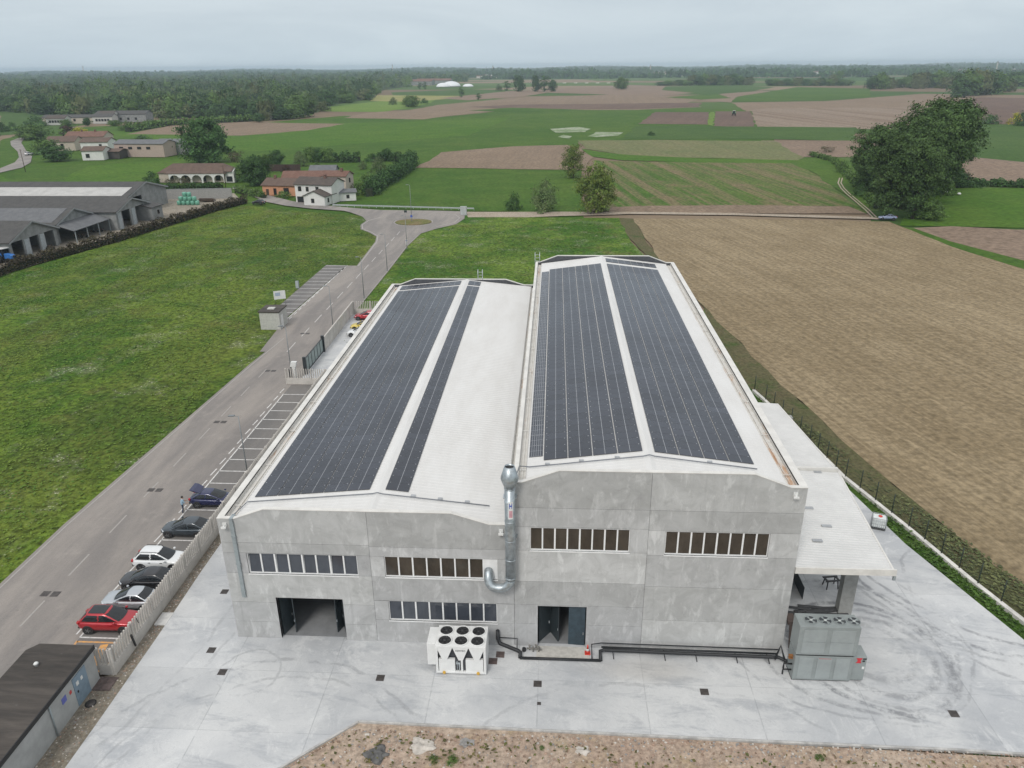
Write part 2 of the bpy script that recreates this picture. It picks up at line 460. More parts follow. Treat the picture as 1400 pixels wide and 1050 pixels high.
sheet('parking_bays', [(-11.75, -4.0), (-7.2, -4.0), (-7.2, 47.8), (-11.6, 47.8)], -.045, BAY)
sheet('road', [(-21.6, 74), (-20.4, 60), (-18.4, 60), (-18.2, 112.3), (-20.7, 112.5)], -.0475, ROAD)
sheet('parking_bays', [(-21.9, 74), (-20.9, 112.5), (-25.4, 112.9), (-25.4, 74)], -.045, BAY)
TRACK = ground_mat('track_gravel', (.40, .34, .27), (.34, .28, .215), big=.1, mid=.3, fine=2)
sheet('track', jag(px([(636, 289.5), (720, 289.5), (860, 289.5), (1000, 291), (1190, 296.5), (1215, 300), (1190, 299.5), (1000, 294), (860, 292.5), (720, 297), (640, 297)], -.1), 8, .3, 8), -.10, TRACK)
for o1, o2 in ((-4.0, -1.6), (1.2, 3.4)):
    ctr = [(1196, 297), (1186, 287), (1172, 275), (1160, 265), (1152, 257), (1148, 250), (1150, 243)]
    sheet('track', px([(u+o1*(v-90)/207, v) for u, v in ctr]+[(u+o2*(v-90)/207, v) for u, v in reversed(ctr)], -.1), -.098, TRACK)
sheet('road', px([(-20, 238), (0, 230), (20, 222), (26, 215), (24, 207), (15, 199), (14, 193), (24, 189), (34, 188), (29, 195), (36, 206), (44, 213), (42, 222), (30, 229), (0, 236), (-20, 244)], -.1), -.09, ROAD)
BARNYARD = ground_mat('barnyard_soil', (.35, .31, .25), (.27, .235, .19), (.20, .19, .12), big=.06, mid=.2, fine=1.5)
sheet('farmyard', px([(-60, 400), (0, 376), (60, 358), (160, 328), (240, 301), (330, 274), (320, 264), (240, 268), (180, 272), (-60, 300)], -.1), -.11, BARNYARD)

# painted markings
def paint_mat(name, col):
    m, nt, b = new_mat(name); N = NT(nt); c = N.coord()
    w = N.noise(c, 3.5, 6, .75)
    N.link(N.col(N.ramp(w, .40, .66), col, tuple(.5*x+.12 for x in col)), b.inputs['Base Color'])
    b.inputs['Roughness'].default_value = .75
    return m
PAINT = paint_mat('white_road_paint', (.74, .72, .69)); FADED = paint_mat('faded_road_paint', (.37, .34, .31)); ORANGE = paint_mat('orange_road_paint', (.72, .36, .10))
def strip(mb, a, b, w, m=0, z=-.040):
    a = Vector((a[0], a[1], z)); b = Vector((b[0], b[1], z)); d = (b-a).normalized(); s = Vector((-d.y, d.x, 0))*w/2
    mb.quad(a-s, a+s, b+s, b-s, m)
def pstrip(mb, pts, w, m=0, z=-.040):
    for a, b in zip(pts[:-1], pts[1:]): strip(mb, a, b, w, m, z)
mk = MB()
for y in BAYS_Y:
    strip(mk, (-11.75, y), (-7.3, y), .13)
strip(mk, (-11.75, -.54), (-11.6, 44.6), .13)
strip(mk, (-25.3, 112.3), (-20.9, 112.3), .14); 
for k in range(14):
    strip(mk, (-25.3, 76.6+2.55*k), (-21.25, 76.6+2.55*k), .14)
strip(mk, (-21.55, 74), (-20.75, 112.5), .14)
for k in range(22):
    y = -.4+2.5*k*.95
    if y < 46: strip(mk, (-12.2, y+.15), (-12.12, y+1.55), .13)
for k in range(15): strip(mk, (-21.1+.02*k, 75.5+2.55*k), (-21.07+.02*k, 76.9+2.55*k), .12)
mk.build('road_marking', PAINT)['kind'] = 'structure'
mk = MB()
pstrip(mk, [(-21.75, -50), (-21.6, 14), (-20.5, 36), (-19.6, 55), (-18.8, 66)], .14)
pstrip(mk, [(-18.3, 112), (-19.6, 136), (-20.8, 142.6), (-23.6, 147.4), (-26.8, 151.6), (-28.1, 157), (-27.8, 163), (-25.5, 168)], .28)
pstrip(mk, [(-9.5, 173.5), (-5.0, 172), (-3.2, 167), (-4.0, 160), (-8.0, 155)], .25)
pstrip(mk, [(-20.2, 163.5), (-20.3, 160), (-18.5, 156.8), (-15, 155.6), (-11.5, 157), (-9.9, 160.5), (-10.5, 164)], .22)
pstrip(mk, [(-11.25, 78.5), (-11.15, 84), (-11.2, 107), (-11.5, 132), (-10.9, 144)], .10)
mk.build('road_marking', FADED)['kind'] = 'structure'
mk = MB()
y = 60.0
for k in range(13):
    strip(mk, (-16.3, y), (-16.35, y+4.2), .15, 0); y += 7.0
mk.build('road_marking', paint_mat('worn_road_paint', (.56, .53, .50)))['kind'] = 'structure'
mk = MB()
y = -12.0
for k in range(11):
    strip(mk, (-17.0+.01*k, y), (-17.0+.01*k, y+3.0), .15); y += 6.2
mk.build('road_marking', FADED)['kind'] = 'structure'
mk = MB()
for y in (-1.0, -3.8): strip(mk, (-11.7, y), (-7.3, y), .16, z=-.036)
strip(mk, (-11.7, -.92), (-11.7, -3.88), .16, z=-.036)
for q in ((-9.5, -1.2, -9.1, -3.6), (-8.0, -1.2, -7.9, -3.6)): strip(mk, q[:2], q[2:], .55, z=-.036)
mk.build('road_marking', ORANGE)['kind'] = 'structure'

# roundabout island
ISL = ground_mat('island_grass', (.14, .15, .05), (.21, .16, .08), big=.2, mid=.4, fine=2)
sheet('roundabout_island', [(-15.0+4.9*math.cos(t*math.pi/14), 160.6+4.2*math.sin(t*math.pi/14)) for t in range(28)], .10, ISL, thick=.2)

# concrete yard with joints, tyre marks and stains that belong to the slab
def yard_mat():
    m, nt, b = new_mat('yard_concrete'); N = NT(nt); c = N.coord()
    big = N.noise(c, .09, 6, .65, .4); mid = N.noise(N.scaled(c, (.35, 1.1, 1), .1), .5, 7, .75, .5); fin = N.noise(c, 7, 5, .7)
    col = N.col(N.ramp(big, .34, .66), (.430, .440, .452), (.590, .592, .586))
    col = N.col(N.math('MULTIPLY', N.ramp(mid, .50, .66), .62), col, (.335, .350, .372))
    col = N.col(N.math('MULTIPLY', N.ramp(N.noise(c, .31, 7, .8, 1.0), .52, .64), .5), col, (.66, .66, .65))
    spot = N.math('MULTIPLY', N.ramp(N.noise(c, 1.7, 7, .8, 1.5), .66, .74), N.ramp(N.noise(c, .16, 3, .6), .48, .62))
    col = N.col(N.math('MULTIPLY', spot, .7), col, (.25, .25, .255))
    crk = N.math('LESS_THAN', N.math('ABSOLUTE', N.math('SUBTRACT', N.noise(N.scaled(c, (.5, .5, 1), .9), .55, 8, .7, 1.8), .5)), .0022)
    col = N.col(N.math('MULTIPLY', crk, .35), col, (.24, .245, .25))
    sep = N.n('ShaderNodeSeparateXYZ'); N.link(c, sep.inputs[0])
    X, Y = sep.outputs[0], sep.outputs[1]
    brk = N.ramp(N.noise(c, 1.1, 3, .6), .3, .55)
    def joint(s, p, off, w):
        a = N.math('ABSOLUTE', N.math('SUBTRACT', N.math('FRACT', N.math('MULTIPLY_ADD', s, 1/p, off)), .5))
        return N.math('LESS_THAN', a, w/p)
    j = N.math('MAXIMUM', joint(X, 7.15, -2.6, .035), joint(Y, 5.2, .13, .022))
    col = N.col(N.math('MULTIPLY', N.math('MULTIPLY', j, brk), .36), col, (.20, .21, .22))
    # each poured bay has its own tone
    fl = N.n('ShaderNodeCombineXYZ')
    N.link(N.math('FLOOR', N.math('MULTIPLY_ADD', X, 1/7.15, -2.1)), fl.inputs[0]); N.link(N.math('FLOOR', N.math('MULTIPLY_ADD', Y, 1/5.2, .63)), fl.inputs[1])
    wn = N.n('ShaderNodeTexWhiteNoise'); N.link(fl.outputs[0], wn.inputs['Vector'])
    tone = N.math('MULTIPLY_ADD', wn.outputs['Value'], .10, .95)
    cmb = N.n('ShaderNodeCombineXYZ')
    for i in range(3): N.link(tone, cmb.inputs[i])
    col = N.col(1.0, col, cmb.outputs[0], 'MULTIPLY')
    # rubber arcs where lorries turn
    wob = N.math('MULTIPLY_ADD', N.noise(c, .10, 5, .6), 3.0, -1.5)
    def ring(cx, cy, r_, w, amt, x_lo=None):
        dx = N.math('SUBTRACT', X, cx); dy = N.math('SUBTRACT', Y, cy)
        d = N.math('SQRT', N.math('ADD', N.math('MULTIPLY', dx, dx), N.math('MULTIPLY', dy, dy)))
        d = N.math('ABSOLUTE', N.math('SUBTRACT', N.math('ADD', d, wob), r_))
        f = N.math('MULTIPLY', N.math('SUBTRACT', 1.0, N.ramp(d, w*.3, w)), amt)
        return N.math('MULTIPLY', f, N.ramp(N.noise(c, .30, 6, .85), .42, .58))
    rings = None
    for q in ((45.5, .5, 5.4, .34, .85), (45.9, .3, 4.7, .28, .6), (46.2, .3, 3.6, .4, .6), (45.9, .6, 2.6, .4, .45), (44.6, 1.6, 7.0, .26, .6), (60.0, 12.0, 12.5, .24, .8), (61.5, 14.0, 13.6, .22, .65), (61.0, 13.0, 14.6, .24, .5), (62.0, 6.0, 11.0, .2, .5),
              (44.0, 3.0, 9.0, .16, .4), (5.0, -14.0, 12.0, .18, .4), (6.0, -14.0, 10.4, .16, .35), (2.0, -3.5, 2.4, .12, .35), (-28, 2, 26.0, .18, .3), (-28, 2, 27.6, .18, .3), (30.0, -20, 17.0, .18, .3)):
        r_ = ring(*q); rings = r_ if rings is None else N.math('MAXIMUM', rings, r_)
    smear = N.math('MULTIPLY', N.ramp(N.noise(N.scaled(c, (.5, 1.0, 1), .5), .55, 7, .8, 2.2), .56, .70), .38)
    col = N.col(smear, col, (.30, .31, .33))
    col = N.col(rings, col, (.20, .205, .215))
    # brownish dried puddle by the pipe run
    st = N.n('ShaderNodeVectorMath', operation='DISTANCE'); N.link(N.scaled(c, (.35, 1, 1)), st.inputs[0]); st.inputs[1].default_value = (29.5*.35, -2.0, 0)
    pud = N.math('MULTIPLY', N.math('SUBTRACT', 1.0, N.ramp(N.math('ADD', st.outputs['Value'], N.math('MULTIPLY', wob, .4)), .5, 1.9)), .35)
    col = N.col(pud, col, (.38, .345, .30))
    col = N.col(1.0, col, N.col(fin, (.9, .9, .9), (1.09, 1.09, 1.09)), 'MULTIPLY')
    N.link(col, b.inputs['Base Color'])
    N.link(N.math('MULTIPLY_ADD', mid, -.3, .85), b.inputs['Roughness'])
    N.bump(fin, .12, .02, b)
    return m
YARD = yard_mat()
sheet('concrete_yard', [(-6.1, 48), (-6.15, 7.7), (-6.0, 0), (-6.0, -8), (-6.2, -23.5), (6.77, -11.05), (10.76, -7.25), (35.0, -7.6), (47.9, -7.72), (51.7, -7.85), (62, -8.2),
      (62, -11), (60.2, -10.5), (57.2, 2.3), (55.2, 9.1), (53.75, 14.0), (52.6, 20.4), (51.4, 27), (46.3, 42), (44.5, 62), (-6.1, 62)], 0.0, YARD, thick=.35)
sheet('concrete_yard', [(-6.6, 48.5), (-6.1, 48.5), (-6.1, 78.5), (-11.0, 78.5), (-10.9, 48.5)], -.002, YARD, thick=.3)
CURBM = plain('kerb_concrete', (.44, .43, .41), .85, var=.25, scale=1.2)
kb = MB()
for a, b in zip([(-4.8, -22.3), (6.77, -11.15), (10.74, -7.36), (35, -7.72), (48, -7.83), (62, -8.32)][:-1], [(6.77, -11.15), (10.74, -7.36), (35, -7.72), (48, -7.83), (62, -8.32)]):
    kb.bar((a[0], a[1], -.06), (b[0], b[1], -.06), .14, .18)
kb.build('kerb', CURBM)['kind'] = 'structure'

# bare earth and rubble in front, gravel strip by the left fence
DIRT = ground_mat('bare_earth', (.385, .285, .220), (.44, .35, .275), (.35, .275, .15), big=.12, mid=.5, fine=3.5, bump=.35, patch=.4, c3_amt=.55)
sheet('bare_earth', [(-4.9, -22.5), (6.7, -11.22), (10.7, -7.42), (35, -7.8), (62, -8.4), (70, -30), (40, -36), (0, -36)], -.09, DIRT)
GRAV = ground_mat('gravel_bed', (.255, .225, .180), (.205, .18, .14), (.38, .36, .33), big=.2, mid=.9, fine=4.5, bump=.35, c3_amt=.7)
sheet('gravel_bed', [(-8.2, -30), (-6.0, -30), (-6.0, 48), (-7.3, 48), (-7.3, -4.0), (-8.2, -4.4)], -.075, GRAV)
# ------------------------------------------------------------------ the two precast halls
def concrete_mat(name, a, b_, streak=.5):
    m, nt, b = new_mat(name); N = NT(nt); c = N.coord()
    at_ = N.n('ShaderNodeVertexColor'); at_.layer_name = 'tone'
    n1 = N.noise(c, .55, 6, .7, .8); n2 = N.noise(N.scaled(c, (1.3, 1.3, .45)), 1.0, 6, .7, .5); n3 = N.noise(c, 14, 3, .6)
    col = N.col(N.ramp(n1, .36, .66), a, b_)
    col = N.col(N.math('MULTIPLY', N.ramp(n2, .52, .66), streak), col, tuple(x*1.26 for x in b_))
    col = N.col(N.math('MULTIPLY', N.ramp(N.noise(c, .8, 6, .75, 1.5), .54, .68), .42), col, tuple(x*.76 for x in a))
    drip = N.math('MULTIPLY', N.ramp(N.noise(N.scaled(c, (2.6, 2.6, .12)), 1.0, 4, .6), .55, .75), .28)
    col = N.col(drip, col, tuple(x*.68 for x in a))
    col = N.col(1.0, col, at_.outputs['Color'], 'MULTIPLY')
    col = N.col(1.0, col, N.col(n3, (.93, .93, .93), (1.06, 1.06, 1.06)), 'MULTIPLY')
    N.link(col, b.inputs['Base Color']); b.inputs['Roughness'].default_value = .88
    b.inputs['Specular IOR Level'].default_value = .25
    N.bump(n3, .1, .01, b)
    return m
PRECAST = concrete_mat('precast_concrete', (.415, .415, .410), (.505, .506, .502), .65)
SEAM = plain('seam_sealant', (.12, .12, .12), .8)
COPING = plain('coping_sheet', (.66, .64, .60), .55, var=.1, scale=.8)
def rooftop_mat():
    m, nt, b = new_mat('white_roof_sheet'); N = NT(nt); c = N.coord()
    n1 = N.noise(N.scaled(c, (.5, .12, 1)), 1.0, 5, .7); n2 = N.noise(c, 2.2, 5, .7)
    col = N.col(N.ramp(n1, .3, .7), (.62, .605, .58), (.685, .675, .655))
    col = N.col(N.math('MULTIPLY', N.ramp(n2, .6, .8), .25), col, (.52, .50, .46))
    N.link(col, b.inputs['Base Color']); b.inputs['Roughness'].default_value = .5
    return m
ROOFM = rooftop_mat()
def gutter_mat():
    m, nt, b = new_mat('gutter_sheet'); N = NT(nt); c = N.coord()
    n1 = N.noise(N.scaled(c, (1.2, .13, 1)), 1.0, 6, .75); n2 = N.noise(c, 1.6, 5, .7)
    col = N.col(N.ramp(n2, .35, .65), (.58, .555, .51), (.66, .645, .61))
    rust = N.col(n2, (.42, .20, .08), (.55, .36, .22))
    col = N.col(N.math('MULTIPLY', N.ramp(n1, .55, .66), .85), col, rust)
    N.link(col, b.inputs['Base Color']); b.inputs['Roughness'].default_value = .6
    return m
GUTTER = gutter_mat()
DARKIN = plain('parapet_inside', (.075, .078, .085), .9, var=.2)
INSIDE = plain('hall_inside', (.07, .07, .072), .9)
INFLOOR = plain('hall_floor', (.24, .245, .25), .6, var=.15, scale=.6)
WFRAME = plain('white_window_frame', (.80, .80, .79), .45, var=.05)
def pane_mat(name, a, b_):
    m, nt, b = new_mat(name); N = NT(nt); c = N.coord()
    n1 = N.noise(N.scaled(c, (1, 1, .6)), .9, 5, .7)
    fl = N.n('ShaderNodeNewGeometry')
    col = N.col(N.ramp(n1, .35, .65), a, b_)
    N.link(N.col(N.math('MULTIPLY', fl.outputs['Random Per Island'], .5), col, tuple(x*.45 for x in a)), b.inputs['Base Color'])
    b.inputs['Roughness'].default_value = .06; b.inputs['Specular IOR Level'].default_value = .6
    return m
PANE_BROWN = pane_mat('ground_reflection_pane', (.050, .042, .034), (.085, .072, .056))  # brown of reflected ground and dirt put into the pane colour
PANE_BLUE = pane_mat('sky_reflection_pane', (.060, .068, .085), (.085, .095, .115))  # blue-grey sky reflection painted into the glass colour
STEEL = plain('galvanised_steel', (.52, .56, .58), .38, metal=.85, var=.22, scale=1.4)
GREYSTEEL = plain('grey_downpipe', (.33, .37, .38), .45, metal=.3)
DARKDOOR = plain('dark_gate_leaf', (.030, .040, .045), .45, var=.2)
TEALDOOR = plain('slate_gate_leaf', (.036, .058, .074), .45, var=.2)
BLACK = plain('black_paint', (.014, .014, .015), .5)
CABLEM = plain('lightning_cable', (.16, .17, .19), .5)
WHITEP = plain('white_plastic', (.70, .70, .68), .4, var=.06)


def facade(name, x0, x1, xsplit, rows_by_bay, top_profile, openings, parent, rg):
    """front wall: each bay is a column of panels, openings are left out; panels sit 8 mm proud of a dark backing of sealant"""
    mb = MB(); tones = []
    T = .24
    def emit(xa, xb, za, zb, tone):
        # clip by openings by splitting into a small grid
        xs = sorted({xa, xb, *[v for o in openings for v in o[:2] if xa < v < xb]})
        zz = sorted({za, zb, *[v for o in openings for v in o[2:] if za < v < zb]})
        for i in range(len(xs)-1):
            for j in range(len(zz)-1):
                cx, cz = (xs[i]+xs[i+1])/2, (zz[j]+zz[j+1])/2
                if any(o[0] < cx < o[1] and o[2] < cz < o[3] for o in openings): continue
                e = .011
                a = xs[i]+(e if xs[i] == xa else 0); b = xs[i+1]-(e if xs[i+1] == xb else 0)
                c = zz[j]+(e if zz[j] == za else 0); d = zz[j+1]-(e if zz[j+1] == zb else 0)
                n0 = len(mb.f); mb.box(a, b, 0, T, c, d); tones.extend([tone]*(len(mb.f)-n0))
    for (xa, xb), zs in zip(zip(xsplit[:-1], xsplit[1:]), rows_by_bay):
        for za, zb in zip(zs[:-1], zs[1:]):
            t = rg.uniform(.85, 1.10)
            emit(xa, xb, za, zb, (t, t, t*rg.uniform(.985, 1.01)))
        # top panel follows the parapet
        za = zs[-1]
        pts = [(xa+.011, za+.011), (xb-.011, za+.011)]
        def zt(x):
            for (p, q) in zip(top_profile[:-1], top_profile[1:]):
                if p[0] <= x <= q[0]: return p[1]+(q[1]-p[1])*(x-p[0])/max(1e-6, q[0]-p[0])
            return top_profile[-1][1]
        mids = [p for p in top_profile if xa+.02 < p[0] < xb-.02]
        pts += [(xb-.011, zt(xb))]+[p for p in reversed(mids)]+[(xa+.011, zt(xa))]
        n0 = len(mb.f); mb.prism(pts, 'y', 0, T)
        t = rg.uniform(.86, .98); tones.extend([(t, t, t*.99)]*(len(mb.f)-n0))
    # backing that shows in the joints
    n0 = len(mb.f)
    allz0, allz1 = 0.0, min(p[1] for p in top_profile)-.3
    xs = sorted({x0+.02, x1-.02, *[v for o in openings for v in o[:2]]}); zz = sorted({allz0, allz1, *[v for o in openings for v in o[2:] if v < allz1]})
    for i in range(len(xs)-1):
        for j in range(len(zz)-1):
            cx, cz = (xs[i]+xs[i+1])/2, (zz[j]+zz[j+1])/2
            if any(o[0] < cx < o[1] and o[2] < cz < o[3] for o in openings): continue
            mb.box(xs[i], xs[i+1], .02, T-.02, zz[j], zz[j+1], 1)
    tones.extend([(1, 1, 1)]*(len(mb.f)-n0))
    o = mb.build(name, [PRECAST, SEAM], parent, fix=False)
    vc = o.data.color_attributes.new('tone', 'FLOAT_COLOR', 'CORNER')
    for p in o.data.polygons:
        for li in p.loop_indices: vc.data[li].color = (*tones[p.index], 1)
    return o

def window_row(name, parent, x0, x1, z0, z1, panemat, blank=None, tilt=None):
    """a strip of casements: white frame, sill and dark panes"""
    f = MB(); g = MB()
    n = 8; w = (x1-x0)/4
    yf = .07
    f.box(x0, x1, yf, yf+.10, z0, z0+.09); f.box(x0, x1, yf, yf+.10, z1-.07, z1)
    f.box(x0-.03, x1+.03, -.05, yf, z0-.06, z0)          # sill
    for k in range(4):
        a = x0+k*w
        f.box(a if k else a, a+.055, yf, yf+.10, z0+.09, z1-.07)
        f.box(a+w-.055, a+w, yf+.001, yf+.101, z0+.09, z1-.07)
        f.box(a+w/2-.05, a+w/2+.05, yf-.01, yf+.09, z0+.09, z1-.07)
        for h, (p, q) in enumerate(((a+.055, a+w/2-.05), (a+w/2+.05, a+w-.055))):
            if blank and p >= blank-.3:
                f.box(p, q, yf+.02, yf+.06, z0+.09, z1-.07); continue
            inn = .16 if (tilt and h == 0) else .0
            g.add([(p, yf+.05, z0+.09), (q, yf+.05, z0+.09), (q, yf+.055+inn, z1-.07), (p, yf+.055+inn, z1-.07)], [(0, 1, 2, 3)])
            if inn:
                f.bar((p+.02, yf+.03, z0+.1), (p+.02, yf+.04+inn, z1-.09), .035, .03)
    w_ = f.build(name, WFRAME, parent)
    g.build('pane', panemat, w_, fix=False)
    return w_

def roof_slope(mb, xa, za, xb, zb, y0, y1, pitch=.42):
    """trapezoid-ribbed sheet, ribs run down the slope from the ridge"""
    y = y0; dx = xb-xa; dz = zb-za; L = math.hypot(dx, dz); nx, nz = -dz/L, dx/L
    if nz < 0: nx, nz = -nx, -nz
    h = .015
    prof = []
    while y < y1-1e-3:
        ye = min(y+pitch, y1)
        prof += [(y, 0), (min(y+pitch-.13, y1), 0), (min(y+pitch-.10, y1), h), (min(y+pitch-.04, y1), h)]
        y = ye
    prof.append((y1, 0))
    vs = []
    for (yy, hh) in prof:
        vs += [(xa+nx*hh, yy, za+nz*hh), (xb+nx*hh, yy, zb+nz*hh)]
    mb.add(vs, [(2*i, 2*i+1, 2*i+3, 2*i+2) for i in range(len(prof)-1)])

def hall(name, X0, X1, Hs, Hf, xa, xb, xr, D, label, seed, gut_l, gut_r, openings, splits, rows, prof, left_wall=True, right_wall=True):
    t = empty(name, (0, 0, 0), 0, label, 'industrial hall')
    rg = random.Random(seed)
    facade('front_wall', X0, X1, splits, rows, prof, openings, t, rg)
    w = MB()
    tones = []
    def panelled_side(x, xo, nrm):
        ny = 9; zs = [0, 2.6, 5.2, 7.6, Hs] if Hs < 11 else [0, 2.6, 5.4, 8.2, 11.0, Hs]
        for i in range(ny):
            ya = .24+(D-.48)*i/ny; yb = .24+(D-.48)*(i+1)/ny
            for za, zb in zip(zs[:-1], zs[1:]):
                n0 = len(w.f); w.box(min(x, xo), max(x, xo), ya+.011, yb-.011, za+.011, zb-.002); q = rg.uniform(.9, 1.06); tones.extend([(q, q, q)]*(len(w.f)-n0))
    if left_wall: panelled_side(X0, X0+.22, -1)
    if right_wall: panelled_side(X1-.22, X1, 1)
    n0 = len(w.f); w.prism([(X0, 0), (X1, 0)]+[p for p in reversed(prof)], 'y', D-.24, D); tones.extend([(1, 1, 1)]*(len(w.f)-n0))
    o = w.build('side_wall', PRECAST, t)
    vc = o.data.color_attributes.new('tone', 'FLOAT_COLOR', 'CORNER')
    for p in o.data.polygons:
        for li in p.loop_indices: vc.data[li].color = (*tones[p.index], 1)
    # inside: dark inner face of the back parapet, floor and partitions of the hall
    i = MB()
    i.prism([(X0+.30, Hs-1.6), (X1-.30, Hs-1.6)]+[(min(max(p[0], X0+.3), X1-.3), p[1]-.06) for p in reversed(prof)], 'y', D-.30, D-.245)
    i.build('parapet_inner_face', DARKIN, t)
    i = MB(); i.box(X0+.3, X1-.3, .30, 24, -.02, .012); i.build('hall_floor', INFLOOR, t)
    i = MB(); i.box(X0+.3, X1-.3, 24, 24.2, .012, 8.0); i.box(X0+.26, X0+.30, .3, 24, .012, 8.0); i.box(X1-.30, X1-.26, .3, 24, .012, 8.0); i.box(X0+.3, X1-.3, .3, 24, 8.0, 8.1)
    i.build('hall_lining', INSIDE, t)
    # roof
    r_ = MB()
    y0, y1 = .30, D-.45
    zl = Hs-.12
    roof_slope(r_, xa, zl, xr, Hf+.02, y0, y1); roof_slope(r_, xb, zl, xr, Hf+.02, y0, y1)
    # end flashings that close the sheet against the parapets
    for ye in (y0, y1):
        r_.poly([(xa, ye, zl+.02), (xr, ye, Hf+.04), (xb, ye, zl+.02), (xb, ye, zl-.5), (xa, ye, zl-.5)])
    o = r_.build('roof', ROOFM, t, fix=False)
    c = MB(); c.prism([(xr-.34, Hf-.02), (xr, Hf+.085), (xr+.34, Hf-.02), (xr+.34, Hf-.06), (xr, Hf+.03), (xr-.34, Hf-.06)], 'y', y0-.02, y1+.02); c.build('ridge_cap', ROOFM, o)
    # gutters: trough floor, inner lip and outer lip
    gt = MB()
    for (g0, g1) in (gut_l, gut_r):
        gt.box(g0, g1, .26, D-.30, Hs-.42, Hs-.36)
        gt.box(g0-.02, g0+.012, .26, D-.30, Hs-.36, Hs-.10); gt.box(g1-.012, g1+.02, .26, D-.30, Hs-.36, Hs-.13)
        gt.box((g0+g1)/2-.035, (g0+g1)/2+.035, .5, D-.6, Hs-.36, Hs-.27)
        for k in range(int(D/6)):
            gt.box(g0+.012, g1-.012, 2+6*k, 2.05+6*k, Hs-.20, Hs-.16)
    gt.build('gutter', GUTTER, t)
    # parapet coping
    cp = MB()
    for ya, yb in ((-.03, .29), (D-.29, D+.03)):
        for p, q in zip(prof[:-1], prof[1:]):
            cp.prism([(p[0], p[1]), (q[0], q[1]), (q[0], q[1]+.05), (p[0], p[1]+.05)], 'y', ya, yb)
    if gut_l[0] > X0+.1: cp.box(X0-.03, gut_l[0]-.02, .29, D-.29, Hs, Hs+.05)
    if gut_r[1] < X1-.1: cp.box(gut_r[1]+.02, X1+.03, .29, D-.29, Hs, Hs+.05)
    cp.build('coping', COPING, t)
    return t

W1, W2, D = 20.40, 39.35, 60.58
H1, H1F, H2, H2F = 10.20, 11.00, 13.50, 14.42
profL = [(0, H1), (1.23, H1), (3.34, H1F), (16.2, H1F), (18.75, H1), (W1-.012, H1)]
profR = [(W1+.012, H2), (20.95, H2), (23.4, H2F), (35.9, H2F), (38.3, H2), (W2, H2)]
openL = [(3.27, 8.13, -.1, 3.66), (1.66, 9.48, 5.70, 7.42), (11.38, 19.26, 5.70, 7.42), (11.42, 19.18, 1.92, 3.65)]
openR = [(22.05, 25.48, -.1, 3.58), (21.5, 28.2, 8.22, 10.06), (30.55, 37.4, 8.12, 10.0)]
hall_l = hall('industrial_hall', 0, W1, H1, H1F, 1.15, 19.75, 10.74, D, 'lower grey concrete hall with one roof slope left bare white', 3, (.45, 1.1), (19.80, 20.34), openL,
     [0, 10.4, W1], [[0, 1.46, 3.21, 5.72, 7.44, 8.29], [0, 1.95, 3.66, 5.70, 7.42, 8.2]], profL, right_wall=False)
hall_r = hall('industrial_hall', W1, W2, H2, H2F, 21.2, 38.2, 29.4, D, 'taller grey concrete hall with solar panels on both roof slopes and a side canopy', 8, (20.70, 21.16), (38.22, 38.85), openR,
     [W1, 29.4, W2], [[0, 2.0, 3.67, 5.66, 8.22, 10.12, 11.6], [0, 2.62, 5.5, 8.08, 10.03, 11.6]], profR)
window_row('window', hall_l, 1.66, 9.48, 5.70, 7.42, PANE_BLUE, tilt=True)['label'] = 'upper left window row with tilted sashes'
window_row('window', hall_l, 11.38, 19.26, 5.70, 7.42, PANE_BROWN, blank=18.2)['label'] = 'window row with the exhaust duct through its last pane'
window_row('window', hall_l, 11.42, 19.18, 1.92, 3.65, PANE_BLUE)['label'] = 'ground floor window row'
window_row('window', hall_r, 21.5, 28.2, 8.22, 10.06, PANE_BROWN)
window_row('window', hall_r, 30.55, 37.4, 8.12, 10.0, PANE_BROWN)
# folding gate leaves standing open in the two doorways
def leaf(parent, a, b, h, mat, label=None):
    m = MB(); m.bar((a[0], a[1], h/2+.03), (b[0], b[1], h/2+.03), .07, h)
    o = m.build('gate_leaf', mat, parent); m2 = MB()
    p = Vector((b[0], b[1], 1.1)).lerp(Vector((a[0], a[1], 1.1)), .1); m2.box(p.x-.03, p.x+.03, p.y-.10, p.y+.06, 1.0, 1.2); m2.build('handle', STEEL, o)
    return o
leaf(hall_l, (3.34, .35), (3.75, 1.55), 3.5, DARKDOOR); leaf(hall_l, (3.80, 1.55), (4.18, .62), 3.5, DARKDOOR)
leaf(hall_l, (8.05, .35), (7.55, 1.5), 3.5, DARKDOOR); leaf(hall_l, (7.5, 1.5), (7.25, .75), 3.5, DARKDOOR)
leaf(hall_r, (22.12, .4), (22.95, 1.5), 3.42, DARKDOOR); leaf(hall_r, (23.0, 1.5), (23.55, .5), 3.42, DARKDOOR)
leaf(hall_r, (24.25, .30), (25.42, .22), 3.42, TEALDOOR)
# concrete apron in front of the right doorway
m = MB(); m.prism([(22.0, -.03), (25.75, -.03), (25.75, -1.15), (22.0, -1.15)], 'z', 0.0, .05); m.build('door_apron', plain('apron_concrete', (.50, .48, .44), .85, var=.12), hall_r)
